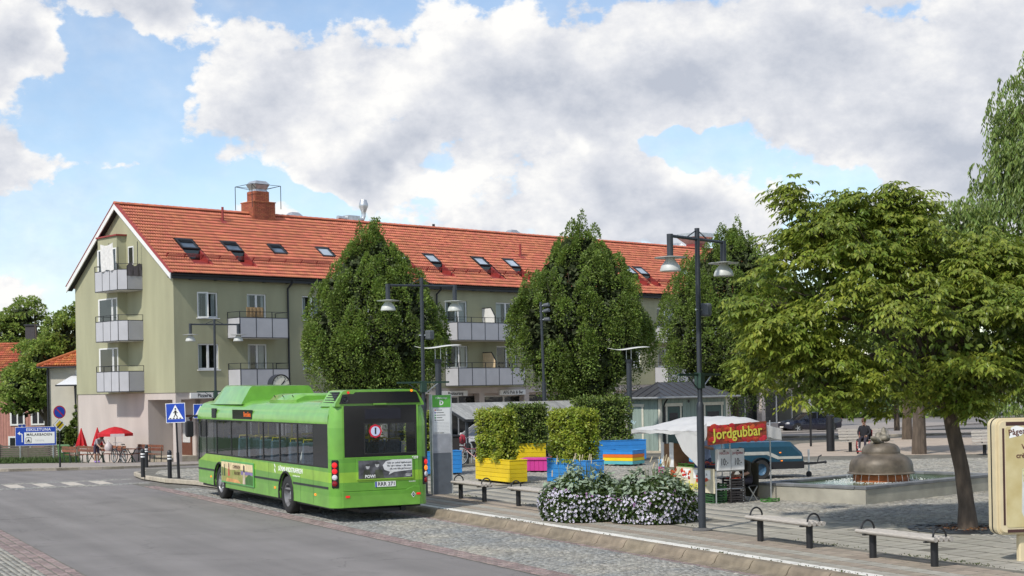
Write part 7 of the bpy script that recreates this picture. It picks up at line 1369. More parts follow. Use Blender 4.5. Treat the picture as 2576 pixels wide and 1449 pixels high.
skirt((-.70, -.3, 1.80), (-.70, LS + .5, 1.80), lambda u: .08 + .02 * math.sin(u * 20)); skirt((-.70, LS + .5, 1.80), (1.75, LS + .5, 1.80), .12); skirt((1.28, -.31, 1.9), (1.75, -.3, 1.80), .28); skirt((1.75, -.3, 1.80), (1.75, LS + .5, 1.80), .3)
skirt((-.70, -.3, 1.80), (-.46, -.31, 2.0), lambda u: .55 - .35 * u + .12 * math.sin(u * 3), n=8); skirt((-.69, -.25, 1.80), (-.69, .75, 1.80), lambda u: .75 * (1 - u) ** .7 + .1, n=8)
M_BERRY = mat('strawberry', (.50, .045, .02), .4, var=.3, scale=30, isl=.35); M_PRINT = mat('banner_red', (.16, .02, .012), .6, var=.5, scale=9, col2=(.30, .06, .02), detail=2)
MYL = mat('banner_yellow', (.66, .62, .08), .6)
bn = MB().add([(-.46, -.335, 1.46), (1.29, -.335, 1.55), (1.29, -.325, 2.0), (-.46, -.325, 1.92)], [(0, 1, 2, 3)]).obj('roof_banner', M_PRINT, stall)
mb = MB()
for k in range(64): x = random.uniform(-.38, 1.22); z = random.choice((random.uniform(1.53, 1.64), random.uniform(1.80, 1.92))) ; mb.ball((x, -.336, z + .02 * x), .095, .006, .06, 9, 5)
o = mb.obj('berry_print', M_BERRY, bn); o['kind'] = 'stuff'
text('Jordgubbar', .36, MYL, bn, (.42, -.346, 1.74), (R(90), R(-3), 0), bold=.006, wx=.9)
fb = MB().add([(-.03, .0, .86), (-.03, LS, .86), (-.03, LS, .30), (-.03, 0, .26)], [(0, 1, 2, 3)]).obj('front_banner', mat('banner_cream', (.62, .56, .40), .6, var=.2, scale=3), stall)
mb = MB()
for k in range(30): y = random.uniform(1.1, 1.95) if k < 20 else random.uniform(.2, .8); z = random.uniform(.60, .80) if k < 20 else random.uniform(.55, .66); mb.ball((-.034, y, z), .006, .06, .055, 8, 5)
o = mb.obj('berry_print', M_BERRY, fb); o['kind'] = 'stuff'
text('Jordgubbar', .27, MYL, fb, (-.043, .95, .42), FACE_NX, bold=.006, wx=.95)
for y, s in ((1.25, '35'), (.75, '20'), (.35, '35')): q = MB().box(-.038, -.034, y - .17, y + .17, .60, .82).obj('price_note', M_WTXT, fb); text(s, .07, M_INK, q, (-.0395, y, .71), FACE_NX)
# price boxes at the end facing the camera, crates and punnets on the counter
def price_box(label, lx, word, wcol):
    c = st(0, 0); x = 4.92 + RP[0] * lx + RD[0] * -.02; y = 35.86 + RP[1] * lx + RD[1] * -.02; t = thing('price_box', label, 'box', (x, y, PZ + .82), RZ, 'white cardboard price boxes'); b = MB().box(-.19, .19, -.06, .06, 0, .52).obj('carton', mat('white_card', (.68, .68, .67), .8), t, bevel=.006)
    text(word, .10, wcol, b, (0, -.062, .42), FACE_NY, wx=.72); text('10:-', .25, M_INK, b, (0, -.062, .2), FACE_NY, wx=.62); MB().box(-.03, .03, -.061, .061, .46, .49).obj('hand_hole', M_INK, b)
price_box('white price box reading HALLON 10 on the stall end', .2, 'HALLON', mat('berry_ink', (.3, .03, .05), .7)); price_box('white price box reading Jordgubbar 10 on the stall end', .6, 'Jordgubbar', mat('berry_ink', (.3, .03, .05), .7))
def crate(label, x, y, z, rz, w, d, h, c, fill=None, slats=3, group=None):
    t = thing('crate', label, 'crate', (x, y, z), rz, group); m = mat('crate_%.2f_%.2f_%.2f' % c, c, .55); MB().box(-w / 2, w / 2, -d / 2, d / 2, 0, .015).obj('base', m, t); g = h / slats
    for k in range(slats):
        for sy in (-1, 1): MB().box(-w / 2, w / 2, sy * d / 2, sy * (d / 2 - .012), g * k + .016, g * (k + 1) - .014).obj('side', m, t)
        for sx in (-1, 1): MB().box(sx * w / 2, sx * (w / 2 - .012), -d / 2 + .013, d / 2 - .013, g * k + .016, g * (k + 1) - .014).obj('side', m, t)
    for sx in (-1, 1):
        for sy in (-1, 1): MB().box(sx * (w / 2 + .003), sx * (w / 2 - .03), sy * (d / 2 + .003), sy * (d / 2 - .03), 0, h).obj('corner', m, t)
    if fill:
        mb = MB()
        for k in range(46): mb.ball((random.uniform(-w / 2 + .03, w / 2 - .03), random.uniform(-d / 2 + .03, d / 2 - .03), h - .02 + random.uniform(-.01, .02)), .022, .02, .022, 6, 4)
        o = mb.obj('berries', fill, t); o['kind'] = 'stuff'
def sp_(lx, ly): return (4.92 + RP[0] * lx + RD[0] * ly, 35.86 + RP[1] * lx + RD[1] * ly)
GC, BC, DC = (.10, .26, .04), (.02, .05, .20), (.035, .03, .03)
for lab, lx, ly, c, f in (('blue crate of dark berries at the near end of the counter', .2, .75, BC, mat('dark_berry', (.16, .015, .03), .4, isl=.3)), ('low tray of strawberries beside the price boxes', .25, .32, DC, M_BERRY), ('green tray of strawberries in the middle of the counter', .2, 1.15, GC, M_BERRY), ('green tray of raspberries near the open carton', .2, 1.55, GC, mat('dark_berry', (.16, .015, .03), .4, isl=.3)), ('green tray of strawberries at the back of the counter', .58, 1.3, GC, M_BERRY), ('blue crate at the back of the counter', .6, .8, BC, None)):
    x, y = sp_(lx, ly); crate(lab, x, y, PZ + .84, RZ, .36, .38, .12, c, f, 2, 'berry crates on the stall counter')
x, y = sp_(.1, 2.0); t = thing('open_carton', 'open brown carton standing on the far end of the counter', 'carton', (x, y, PZ + .845), RZ)
for q in ((-.2, -.18, -.28, .24), (-.2, .26, .22, .24)): MB().box(q[0], q[1], q[2], q[3], 0, .58).obj('side', mat('brown_card', (.20, .11, .055), .9), t)
MB().box(-.2, .26, -.30, -.281, 0, .58).obj('side', mat('brown_card', (.20, .11, .055), .9), t); MB().box(-.215, -.2, -.30, -.12, 0, .62).obj('white_edge', mat('white_card', (.68, .68, .67), .8), t); MB().box(-.215, -.2, .14, .26, 0, .62).obj('white_edge', mat('white_card', (.68, .68, .67), .8), t)
for k in range(5):
    x, y = sp_(.62, .15); crate('dark crate in the stack under the stall end, level %d from the ground' % (k + 1) if False else ('lowest dark crate', 'second dark crate', 'middle dark crate', 'fourth dark crate', 'topmost dark crate')[k] + ' of the stack under the stall end', x, y, PZ + .125 * k, RZ, .42, .34, .12, DC, M_BERRY if k == 4 else None, 2, 'stacked dark crates under the stall')
for k in range(4):
    x, y = sp_(.2, .3); crate(('lowest green crate', 'second green crate', 'third green crate', 'topmost green crate')[k] + ' stacked behind the stall banner', x, y, PZ + .125 * k, RZ, .4, .34, .12, (.03, .10, .03), None, 2, 'stacked green crates under the stall')
x, y = sp_(1.42, -.25); crate('small green crate lying on the ground right of the stall', x, y, PZ, RZ + .4, .4, .3, .1, (.05, .16, .03), None, 2)
# vendors
x, y = sp_(1.15, .35); Pv = {'pelvis': (0, .05, .52), 'belly': (0, .0, .68), 'chest': (0, -.1, .9), 'neck': (0, -.16, 1.05), 'head0': (0, -.2, 1.12), 'head1': (0, -.22, 1.2), 'head2': (0, -.22, 1.28)}
for s, n in ((-1, 'l'), (1, 'r')): Pv.update({'sh' + n: (s * .19, -.1, .98), 'el' + n: (s * .24, -.2, .72), 'wr' + n: (s * .1, -.44, .66), 'ha' + n: (s * .06, -.5, .66), 'hip' + n: (s * .09, 0, .5), 'kn' + n: (s * .12, -.45, .52), 'an' + n: (s * .12, -.5, .1), 'to' + n: (s * .12, -.66, .05)})
person('seated vendor in dark clothes behind the stall end', x, y, PZ, RZ + R(-75), Pv, (cl('dark_jacket', (.05, .045, .035)), cl('trousers', (.04, .035, .05)), M_BLACK, 2, 0), mat('brown_hair', (.10, .05, .03), .8))
t = thing('stool', 'folding stool under the seated vendor with a jacket hung on it', 'stool', (x, y, PZ), RZ + R(-75)); MB().box(-.2, .2, -.15, .22, .38, .41).obj('seat', M_BLACK, t); MB().box(-.22, .22, .2, .23, .1, .95).obj('hung_jacket', cl('olive_jacket', (.05, .045, .03)), t, bevel=.02)
for sx in (-1, 1): MB().bar((sx * .18, -.15, 0), (sx * .18, .2, .38), .025).obj('leg', M_GALV, t); MB().bar((sx * .18, .2, 0), (sx * .18, -.15, .378), .023).obj('leg', M_GALV, t)
x, y = sp_(1.2, 2.2); Pa = {}
for s, n in ((-1, 'l'), (1, 'r')): Pa.update({'el' + n: (s * .3, -.14, 1.25), 'wr' + n: (s * .08, -.28, 1.32), 'ha' + n: (s * -.02, -.3, 1.34)})
person('standing vendor in a light blue shirt with folded arms behind the stall', x, y, PZ, RZ + R(-60), Pa, (cl('blue_shirt', (.30, .38, .58)), cl('jeans', (.05, .07, .14)), M_BLACK, 2, 0), mat('brown_hair', (.10, .05, .03), .8))

# ================================================================ trailer
tr = thing('trailer', 'blue compressor trailer with a pale stripe parked behind the stall', 'trailer', (7.38, 45.6, PZ), R(9)); tr.scale = (.92, 1, 1); M_TB = mat('trailer_blue', (.008, .05, .082), .35, var=.12); M_TBL = mat('trailer_top', (.075, .14, .23), .35, var=.1); M_TS = mat('trailer_stripe', (.40, .40, .36), .5)
def tsec(x, dz=0., n=0.): return [(x, -.62, .52), (x, -.62, .98 + dz), (x, -.50 + n, 1.12 + dz), (x, .50 - n, 1.12 + dz), (x, .62, .98 + dz), (x, .62, .52)]
b = MB().loft([[(p[0], p[1], p[2] - (.16 if p[2] > .8 else 0)) for p in tsec(-1.42)], tsec(-1.15), tsec(1.15), [(p[0] + .0, p[1], p[2] - (.34 if p[2] > .8 else 0)) for p in tsec(1.55)]]).obj('hood', M_TB, tr)
MB().poly([(-1.12, -.48, 1.124), (1.12, -.48, 1.124), (1.12, .48, 1.124), (-1.12, .48, 1.124)]).obj('top_panel', M_TBL, b)
MB().loft([[(-1.42, y, z) for y, z in ((-.63, .28), (-.63, .52), (.63, .52), (.63, .28))], [(1.58, y, z) for y, z in ((-.63, .30), (-.63, .52), (.63, .52), (.63, .30))]]).obj('chassis', M_BLACK, tr)
MB().add([(x, -.624, z) for x, z in ((-1.2, .84), (.35, .84), (.72, .68), (1.5, .68), (1.5, .60), (.66, .60), (.28, .74), (-1.25, .74))], [tuple(range(8))]).obj('stripe', M_TS, b)
for sy in (-1, 1):
    w = MB().lathe([(.18, -.08), (.28, -.09), (.30, -.05), (.30, .05), (.28, .09), (.17, .08)], 24, (.05, sy * .68, .30), Matrix.Rotation(R(90) * -sy * -1, 3, 'X'), caps=False).obj('wheel', M_RUB, tr, smooth=True); MB().lathe([(.18, -.02), (.12, .04), (.0, .05)], 18, (.05, sy * .70, .30), Matrix.Rotation(R(90) * sy, 3, 'X'), caps=False).obj('rim', mat('rim_blue', (.05, .12, .2), .5), w)
    MB().loft([[(.05 + .37 * math.cos(a), sy * .60, .30 + .37 * math.sin(a)) for a in np.linspace(0, math.pi, 10)], [(.05 + .37 * math.cos(a), sy * .80, .30 + .37 * math.sin(a)) for a in np.linspace(0, math.pi, 10)]], caps=False, closed=False).obj('mudguard', M_BLACK, tr, smooth=True)
MB().add([(-.62, -.64, .30), (-.40, -.64, .30), (-.51, -.64, .49)], [(0, 1, 2)]).obj('reflector', M_LAMPR, tr)
for x, z in ((.75, .8), (.8, .55), (-.95, .5)): MB().box(x - .03, x + .03, -.64, -.62, z - .015, z + .015).obj('marker', M_LAMPA, tr)
db = MB().bar((1.5, -.35, .42), (2.25, 0, .42), .07).bar((1.5, .35, .42), (2.25, 0, .42), .07).bar((2.2, 0, .42), (2.55, 0, .44), .06).obj('drawbar', M_BLACK, tr); MB().bar((1.95, -.1, .1), (1.95, -.1, .85), .05).obj('jockey_post', M_GALV, db); MB().cyl((1.95, -.14, .09), (1.95, -.06, .09), .09).obj('jockey_wheel', M_RUB, db); MB().tube([(2.3, 0, .46), (2.35, 0, .62), (2.45, 0, .66)], .02).obj('brake_lever', M_DARK, db); MB().ball((2.58, 0, .44), .05).obj('coupling', M_DARK, db)

# ================================================================ fountain
fo = thing('fountain', 'square basin fountain with a bronze bell-shaped centre', 'fountain', (8.32, 34.9, PZ), BZ); FX, FY, FH = 6.1, 3.2, .36
M_CONC = mat('basin_concrete', (.37, .35, .29), .9, var=.22, scale=1.6, bump=.3, bscale=25, detail=8); M_COPE = mat('basin_coping', (.16, .165, .17), .6, var=.25, scale=3, obr=.15)
for a in ((0, FX, 0, .25), (0, FX, FY - .25, FY), (0, .25, .25, FY - .25), (FX - .25, FX, .25, FY - .25)): MB().box(a[0], a[1], a[2], a[3], -.1, FH).obj('wall', M_CONC, fo)
def cope(x0, x1, y0, y1): MB().box(x0 + .003, x1 - .003, y0 + .003, y1 - .003, FH, FH + .07).obj('coping_stone', M_COPE, fo, bevel=.008)
for k in range(6): w = (FX + .04) / 6; cope(-.02 + w * k, -.02 + w * (k + 1), -.03, .3); cope(-.02 + w * k, -.02 + w * (k + 1), FY - .3, FY + .03)
for k in range(3): w = (FY - .6) / 3; cope(-.03, .3, .3 + w * k, .3 + w * (k + 1)); cope(FX - .3, FX + .03, .3 + w * k, .3 + w * (k + 1))
M_WATER = mat('pool_water', (.11, .125, .03), .07, var=.45, scale=1.3, col2=(.05, .16, .09), bump=.7, bscale=9, spec=.8)
MB().box(.25, FX - .25, .25, FY - .25, .1, .36).obj('water', M_WATER, fo); MB().box(.26, FX - .26, .26, FY - .26, 0, .1).obj('basin_floor', M_CONC, fo)
M_BRZ = mat('bell_bronze', (.125, .102, .075), .5, metal=.15, var=.45, scale=3.5, detail=8, bump=.15, bscale=14); fcx, fcy = 3.03, 1.57
MB().lathe([(.70, .1), (.71, .50), (.70, .56)], 40, (fcx, fcy, 0), caps=False).obj('drum', mat('rust', (.36, .10, .025), .6, var=.35, scale=6), fo, smooth=True)
bell = MB().lathe([(.68, .56), (.84, .545), (.865, .56), (.855, .585), (.815, .60), (.81, .66), (.80, .78), (.765, .88), (.68, .97), (.57, 1.03), (.49, 1.06), (.485, 1.075), (.49, 1.09), (.485, 1.12), (.47, 1.18), (.43, 1.25), (.34, 1.31), (.2, 1.335), (0, 1.34)], 48, (fcx, fcy, 0)).obj('bell', M_BRZ, fo, smooth=True, sharp=50)
sc = MB()
for x, y, z, a, b_, c, q in ((-.30, -.05, 1.42, .22, .1, .075, .4), (-.1, .1, 1.40, .2, .1, .06, -.5), (.16, -.05, 1.45, .13, .12, .1, 0), (.05, .1, 1.5, .1, .09, .12, .2), (.22, .05, 1.55, .08, .08, .2, 0), (.0, -.1, 1.46, .09, .12, .1, .9)): sc.ball((fcx + x, fcy + y, z), a, b_, c, 12, 8, Matrix.Rotation(q, 3, 'Y'))
o = sc.obj('sculpture', mat('sculpture_bronze', (.19, .17, .13), .55, metal=.1, var=.35, scale=8), fo, smooth=True); m = o.modifiers.new('r', 'REMESH'); m.mode = 'VOXEL'; m.voxel_size = .03; m.use_smooth_shade = True
mb = MB(); M_JET = mat('water_jet', (.75, .8, .82), .1, trans=.4)
for k in range(26):
    a = 2 * math.pi * k / 26 + random.uniform(-.05, .05); r0 = .855; mb.tube([(fcx + r0 * math.cos(a), fcy + r0 * math.sin(a), .56), (fcx + (r0 + .03) * math.cos(a), fcy + (r0 + .03) * math.sin(a), .45), (fcx + (r0 + .045) * math.cos(a), fcy + (r0 + .045) * math.sin(a), .36)], .0028, 4)
o = mb.obj('water_jets', M_JET, fo); o['kind'] = 'stuff'
mb = MB()
for k in range(420): a = random.uniform(0, 6.283); r_ = random.gauss(1.0, .22); x, y = fcx + r_ * math.cos(a), fcy + r_ * math.sin(a); (mb.ball((x, y, .362), random.uniform(.015, .05), random.uniform(.012, .025), .008, 6, 3) if r_ > .74 and .3 < x < FX - .3 and .3 < y < FY - .3 else None)
o = mb.obj('splashes', mat('foam', (.75, .78, .76), .4), fo); o['kind'] = 'stuff'

# ================================================================ advertising stand at the right edge
ad = thing('advertising_stand', 'cream advertising stand with a rounded frame at the right edge', 'advertising stand', (8.27, 23.6, PZ), R(9)); AW, AZ0, AZ1 = 1.25, .44, 2.30; M_CRM = mat('stand_cream', (.66, .56, .36), .35, var=.05); M_BRN = mat('stand_brown', (.06, .025, .02), .5)
def rr(x0, x1, z0, z1, r_, n=5):
    P = []
    for cx, cz, a0 in ((x1 - r_, z1 - r_, 0), (x0 + r_, z1 - r_, 90), (x0 + r_, z0 + r_, 180), (x1 - r_, z0 + r_, 270)):
        for k in range(n + 1): a = R(a0 + 90 * k / n); P.append((cx + r_ * math.cos(a), cz + r_ * math.sin(a)))
    return P
X0 = -.62
MB().prism(rr(X0, X0 + AW, AZ0, AZ1, .12), 'y', -.06, .22).obj('housing', M_CRM, ad, bevel=.015, seg=2); MB().prism(rr(X0 + .03, X0 + AW - .03, AZ0 + .03, AZ1 - .03, .11), 'y', -.10, -.061).obj('front_frame', M_CRM, ad, bevel=.015, seg=2)
MB().prism(rr(X0 - .006, X0 + AW + .006, AZ0 - .006, AZ1 + .006, .125), 'y', .07, .10).obj('seam', M_BLACK, ad)
for a in ((X0 + .095, X0 + .13, AZ0 + .16, AZ1 - .16), (X0 + .16, X0 + AW - .16, AZ1 - .12, AZ1 - .06), (X0 + .16, X0 + AW - .16, AZ0 + .04, AZ0 + .09), (X0 + AW - .13, X0 + AW - .095, AZ0 + .16, AZ1 - .16)): MB().box(a[0], a[1], -.104, -.1005, a[2], a[3]).obj('brown_strip', M_BRN, ad)
po = MB().prism(rr(X0 + .15, X0 + AW - .15, AZ0 + .12, AZ1 - .14, .04), 'y', -.109, -.1045).obj('poster', mat('poster_gold', (.46, .36, .14), .45, var=.3, scale=2.2, col2=(.62, .54, .30)), ad); yp = -.1105
MB().add([(X0 + .21 + q[0], yp, AZ1 - .32 + q[1]) for q in ((0, 0), (.2, .04), (.28, .10), (.27, .16), (.12, .20), (.03, .17))], [tuple(range(6))]).obj('logo_field', M_WTXT, po); M_BTX = mat('brown_ink', (.12, .045, .03), .6); text('Pågen', .13, M_BTX, po, (X0 + .345, yp - .002, AZ1 - .22), (R(90), R(-6), 0), bold=.002)
text('Vanilj', .115, M_BTX, po, (X0 + .54, yp - .002, AZ1 - .46), FACE_NY, bold=.002); text('crème och', .115, M_BTX, po, (X0 + .32, yp - .002, AZ1 - .60), FACE_NY, bold=.002, align='LEFT')
MB().add([(X0 + .42, yp, 1.50), (X0 + .95, yp, 1.52), (X0 + .95, yp, .62), (X0 + .46, yp, .66), (X0 + .40, yp, .8)], [tuple(range(5))]).obj('packet_print', mat('packet', (.60, .61, .56), .5, var=.1, scale=12), po); MB().add([(X0 + .42, yp - .0006, 1.50), (X0 + .95, yp - .0006, 1.52), (X0 + .95, yp - .0006, 1.30), (X0 + .43, yp - .0006, 1.28)], [(0, 1, 2, 3)]).obj('packet_check', mat('packet_check', (.55, .54, .30), .5, var=.3, scale=40), po)
MB().ball((X0 + .66, yp - .001, .98), .12, .001, .17, 16, 8).obj('bun_print', mat('bun', (.42, .16, .03), .6, var=.4, scale=14), po); text('Pågen', .09, M_BTX, po, (X0 + .62, yp - .002, 1.33), FACE_NY); text('V', .2, M_BTX, po, (X0 + .56, yp - .002, 1.15), FACE_NY, bold=.004)
pe = MB().box(-.2, .5, .02, .14, -.05, AZ0).obj('pedestal', M_CRM, ad, bevel=.02); text('JCDecaux', .07, M_INK, pe, (-.02, .017, .33), FACE_NY, align='LEFT')

# ================================================================ cars
def car(label, x, y, z, rz, c, hatch=False, length=4.5):
    t = thing('parked_car', label, 'car', (x, y, z), rz, 'parked cars'); cm = mat('car_%.2f_%.2f' % (c[0], c[2]), c, .25, coat=.8, var=.04); s = length / 4.5     # local x forward
    st_ = [(-2.25, .45, .80, .60, .80), (-2.15, .28, .98, .78, .80), (-1.5, .22, 1.0 if not hatch else 1.02, .86, .86), (-.6, .2, 1.0, .88, .88), (.6, .2, .97, .88, .88), (1.3, .22, .90, .86, .84), (1.95, .25, .80, .80, .76), (2.22, .38, .66, .62, .60)]
    def sec(q):
        x_, z0, z1, w0, w1 = q; return [(x_ * s, -w0 * .9, z0), (x_ * s, -w0, z0 + .18), (x_ * s, -w0, (z0 + z1) / 2 + .05), (x_ * s, -w1 * .93, z1), (x_ * s, w1 * .93, z1), (x_ * s, w0, (z0 + z1) / 2 + .05), (x_ * s, w0, z0 + .18), (x_ * s, w0 * .9, z0)]
    MB().loft([sec(q) for q in st_]).obj('body', cm, t, smooth=True, sharp=40)
    rx = [(-2.05, .95, .74), (-1.55, 1.38, .60), (-.5, 1.46, .62), (.25, 1.42, .60), (1.05, .92, .76)] if hatch else [(-1.75, .97, .72), (-1.1, 1.36, .58), (-.3, 1.43, .60), (.3, 1.40, .60), (1.15, .92, .76)]
    cab = MB().loft([[(a * s, -w - .1, .90), (a * s, -w, z1), (a * s, w, z1), (a * s, w + .1, .90)] for a, z1, w in rx]).obj('cabin', glass('car_glass', (.12, .13, .14), .7), t, smooth=True, sharp=30)
    r2 = rx[1:-1]; MB().loft([[(a * s, -w + .02, z1 - .03), (a * s, -w + .06, z1 + .012), (a * s, w - .06, z1 + .012), (a * s, w - .02, z1 - .03)] for a, z1, w in r2]).obj('roof', cm, t, smooth=True, sharp=50)
    for i in (0, 2, len(rx) - 2):
        for sy in (-1, 1): a, b = rx[i], rx[i + 1] if i != 2 else (rx[i][0] + .06, .90, rx[i][2] + .1); MB().bar((a[0] * s, sy * (a[2] + .0), a[1] - .02), (b[0] * s, sy * (b[2] + .01), b[1] - .02), .06, .05).obj('pillar', cm, t)
    for wx in (-1.32 * s, 1.38 * s):
        for sy in (-1, 1):
            w = MB().lathe([(.2, -.1), (.30, -.11), (.32, -.07), (.32, .07), (.30, .11), (.2, .1)], 22, (wx, sy * .78, .32), Matrix.Rotation(R(90), 3, 'X'), caps=False).obj('wheel', M_RUB, t, smooth=True)
            rim = MB().lathe([(.205, .0), (.19, -.015), (.05, .0), (.0, .01)], 20, (wx, sy * .87, .32), Matrix.Rotation(R(90) * -sy, 3, 'X'), caps=False).obj('rim', M_RIM, w)
            for k in range(5): a = k * 1.2566; MB().bar((wx, sy * .885, .32), (wx + .2 * math.cos(a), sy * .885, .32 + .2 * math.sin(a)), .05, .012, up=(0, 1, 0)).obj('spoke', M_GALV, rim)
            MB().cyl((wx, sy * .60, .34), (wx, sy * .885 if False else sy * .865, .34), .37, n=22).obj('wheel_arch', M_BLACK, t)
    for sy in (-1, 1):
        MB().obox((2.02 * s, sy * .60, .68), .22, .30, .14, Matrix.Rotation(sy * -.4, 3, 'Z')).obj('headlight', M_LAMPW, t, bevel=.03); MB().obox((-2.14 * s, sy * .66, .82), .12, .16, .3).obj('tail_light', M_LAMPR, t, bevel=.02); MB().obox((.75 * s, sy * .93, .98), .16, .18, .12).obj('wing_mirror', cm, t, bevel=.03)
        for a in (-.35, .65): MB().box(a * s - .004, a * s + .004, sy * .882, sy * .886, .32, .92).obj('door_gap', M_BLACK, t); MB().box(a * s - .32, a * s - .14, sy * .885, sy * .9, .80, .83).obj('door_handle', cm, t)
    MB().box(2.16 * s, 2.24 * s, -.38, .38, .46, .56).obj('grille', M_BLACK, t); MB().box(2.23 * s, 2.25 * s, -.26, .26, .36, .46).obj('number_plate', M_WTXT, t); return t
cz = gz(20.9, 106.5); car('dark blue parked car seen between the stall and the cherry leaves', 21.5, 106.8, cz + .0, R(196), (.012, .014, .03))
car('white hatchback parked behind the bicycle shelter', -1.2, 66.5, gz(-1.2, 66.5, PZ), R(215), (.62, .62, .62), True, 4.2)

# ================================================================ houses at the left
def gable_house_windows(root, xs, z0, z1, w, y):
    for x in xs:
        f = MB(); f.box(x - .12, x, y - .05, y, z0 - .12, z1 + .12); f.box(x + w, x + w + .12, y - .05, y, z0 - .12, z1 + .12); f.box(x, x + w, y - .05, y, z1, z1 + .12); f.box(x, x + w, y - .05, y, z0 - .12, z0); f.box(x + w / 2 - .05, x + w / 2 + .05, y - .04, y, z0, z1)
        o = f.obj('window', M_WHITE, root); MB().poly([(x, y - .012, z0), (x + w, y - .012, z0), (x + w, y - .012, z1), (x, y - .012, z1)]).obj('pane', M_GLASSD, o)
M_PINK = mat('pink_boards', (.46, .22, .18), .85, var=.1, scale=3, obr=.08); M_TILE2 = mat('old_tile', (.42, .13, .06), .8, var=.25, scale=1.5, isl=.25, obr=.2)
hp = thing('pink_house', 'pink board-clad wooden house with tiled roof at the left edge', 'house', (-34.4, 116, -1.2), R(0)); hp.scale = (1.09, 1.09, 1.09); PWd = 12.0; PH = 6.0
MB().box(-PWd, 0, .02, 7, 0, PH).obj('core', M_PINK, hp)
for k in range(60):
    a = -PWd + PWd * k / 60; MB().box(a + .004, a + .196, -.01, .02, .3, PH).obj('board', M_PINK, hp)
    MB().box(a - .025, a + .025, -.03, -.011, .3, PH).obj('batten', M_PINK, hp)
gable_house_windows(hp, (-4.55, -3.05 + .0, -6.6), 2.0, 3.05, .82, -.031); gable_house_windows(hp, (-4.7,), .1, 1.0, 1.4, -.031); gable_house_windows(hp, (-5.0, -3.0), 4.4, 5.3, .7, -.031)
MB().box(-.12, .02, -.05, .1, 0, PH).obj('corner_board', M_WHITE, hp); MB().box(-1.05, -.95, -.08, -.031, 0, PH).obj('downpipe', M_WHITE, hp); MB().box(-PWd, .3, -.35, -.2, PH - .12, PH).obj('eave_board', M_WHITE, hp)
def tile_slope(root, x0, x1, y0, z0, run, rise, tw=.30, tl=.36, single=200, M_=None, side='y', trim=None):
    L_ = math.hypot(run, rise); c, s = run / L_, rise / L_; v, f = tile_arrays(); B_ = np.array([[1, 0, 0], [0, c, -s], [0, s, c]]); v = v * np.array([tw / TW, tl / TL, 1.3]); vv = v @ B_.T; nr = int(L_ / tl); nc = int((x1 - x0) / tw)
    me = npmesh('tile', vv, f, M_, True); P = [(k, r_) for r_ in range(nr) for k in range(nc) if trim is None or trim(k / nc, r_ / nr)]; P.sort(key=lambda q: -q[0] if side == 'y' else q[0])
    for k, r_ in P[:single]: o = link('tile', me, root); o.location = (x0 + k * tw, y0 + r_ * tl * c, z0 + r_ * tl * s)
    P = np.array(P[single:])
    if len(P): off = np.stack([x0 + P[:, 0] * tw, y0 + P[:, 1] * tl * c, z0 + P[:, 1] * tl * s], 1); V = (vv[None] + off[:, None]).reshape(-1, 3); F = (f[None] + len(v) * np.arange(len(P))[:, None, None]).reshape(-1, 4); o = link('tiles', npmesh('tiles', V, F, M_, True), root); o['kind'] = 'stuff'
rf = MB().prism([(-.45, PH - .06), (3.5, PH + 2.0), (7.45, PH - .06), (7.45, PH - .2), (3.5, PH + 1.86), (-.45, PH - .2)], 'x', -PWd - .3, .3).obj('roof', M_TILE2, hp); tile_slope(rf, -PWd - .3, .3, -.45, PH - .06, 3.95, 2.06, M_=M_TILE2)
for x, y, w, z1 in ((-4.0, 3.2, .42, PH + 3.2), (-4.05, 1.75, .28, PH + 1.75)):
    ch = MB().box(x - w, x + w * .6, y - .35, y + .35, PH + .3, z1).obj('chimney', mat('dark_chimney', (.05, .045, .05), .7, var=.2), hp); MB().box(x - w - .08, x + w * .6 + .08, y - .43, y + .43, z1, z1 + .12).obj('chimney_cap', M_DARK, ch)
MB().prism([(-.3, PH + .1), (2.6, PH + 1.9), (2.6, PH + 1.5)], 'x', -PWd - .2, -6.6).obj('dormer', mat('dormer_sheet', (.2, .1, .09), .6), hp)
hc = thing('cream_house', 'small cream plastered house with orange tiled hipped roof and porch', 'house', (-31.0, 98.5, -1.15), R(0)); CW, CH = 10.0, 6.25; M_CREAM = mat('cream_plaster', (.55, .51, .43), .9, var=.08, scale=1, bump=.2)
MB().box(0, CW, 0, 8, 0, CH).obj('wall', M_CREAM, hc); M_TILE3 = mat('orange_tile', (.52, .16, .05), .7, var=.2, scale=1.5, isl=.25, obr=.2)
mb = MB(); mb.add([(-.5, -.5, CH), (CW + .5, -.5, CH), (CW + .5, 8.5, CH), (-.5, 8.5, CH), (4.0, 4.0, CH + 2.1), (CW - 4, 4.0, CH + 2.1)], [(0, 1, 5, 4), (1, 2, 5), (2, 3, 4, 5), (3, 0, 4), (3, 2, 1, 0)]); rf = mb.obj('roof', M_TILE3, hc)
tile_slope(rf, -.5, CW + .5, -.5, CH + .01, 4.5, 2.1, tw=.34, M_=M_TILE3, side='x', trim=lambda a, b: a * 11 > b * 4.5 + .15 and a * 11 < 11 - b * 4.5 - .3)
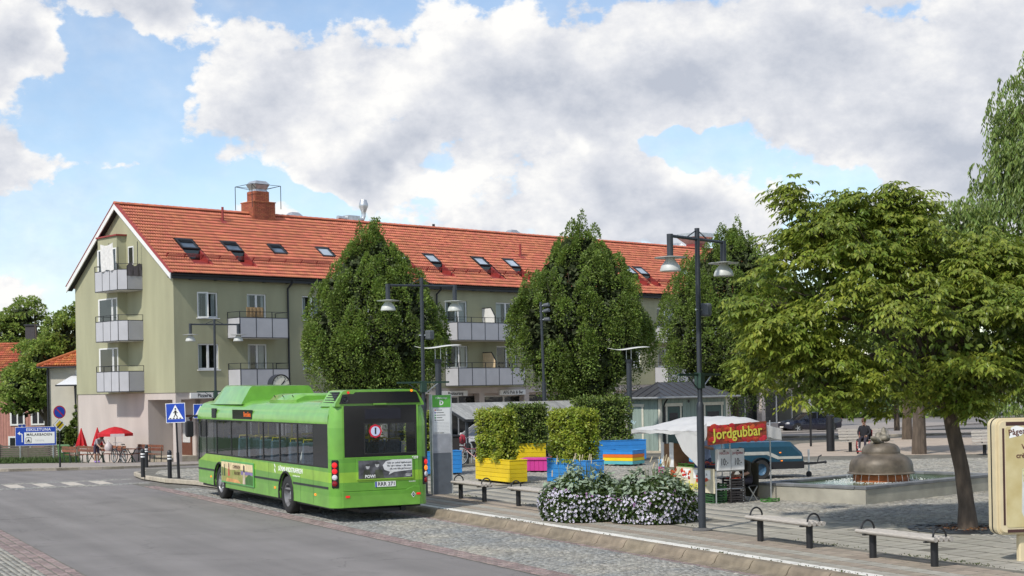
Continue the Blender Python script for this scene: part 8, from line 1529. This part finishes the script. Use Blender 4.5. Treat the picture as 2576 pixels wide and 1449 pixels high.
MB().tube([(-.5, -.5, CH + .06), (4.0, 4.0, CH + 2.18)], .13, 8).obj('hip_tile', M_TILE3, hc); MB().box(-.55, CW + .5, -.58, -.46, CH - .12, CH).obj('gutter', M_DARK, hc); MB().cyl((.05, -.1, 0), (.05, -.1, CH - .1), .07).obj('downpipe', M_DARK, hc); MB().box(-.52, CW, -.5, 0, CH - .05, CH - .02).obj('soffit', M_DARK, hc)
pr_ = MB().add([(1.0, -1.4, 5.0), (5.5, -1.4, 5.0), (5.5, -.02, 5.65), (1.7, -.02, 5.65), (1.0, -1.4, 4.95), (5.5, -1.4, 4.95), (5.5, -.02, 5.6), (1.7, -.02, 5.6)], [(0, 1, 2, 3), (7, 6, 5, 4), (0, 4, 5, 1), (0, 3, 7, 4)]).obj('porch_roof', mat('porch_sheet', (.66, .67, .68), .5, var=.1, vstretch=(14, 1, 1)), hc); MB().bar((.95, -1.42, 4.95), (5.5, -1.42, 4.95), .1, .1).obj('porch_beam', M_DARK, pr_); MB().cyl((2.35, -1.3, 0), (2.2, -1.3, 4.95), .06).obj('porch_post', M_DARK, pr_); MB().box(1.9, 5.5, -.05, -.001, 5.66, 6.0).obj('fascia_panel', M_WHITE, hc)
for k in range(7): MB().bar((2.0 + .09 * k, -.4, 1.2), (2.0 + .09 * k, -.4, 2.4), .025).obj('railing_bar', M_DARK, hc)
# far backdrop: a low wooded ridge closes the view behind the houses and the park
fw = []
for (xa, xb, yy, hh, nm) in ((-160, -42, 175, 9, 'l'), (28, 190, 150, 9, 'r')):
    n = 16000; X = rng.uniform(xa, xb, n); top = hh * (.72 + .22 * np.sin(X * .13) + .12 * np.sin(X * .41 + 1) + .1 * np.sin(X * 1.1)); Z = rng.uniform(0, 1, n) ** .7 * top; Y = yy + rng.normal(0, 3, n); fw.append(np.stack([X, Y, Z - 1], 1))
P = np.concatenate(fw); n = len(P); o = leaves('distant_trees', P, rdir(n), rng.normal(0, .5, (n, 3)) + np.array([0, -.4, .8]), rng.uniform(.7, 1.3, n), .8, M_LIME, None); tag(o, 'distant belt of trees beyond the houses and the park', 'trees')
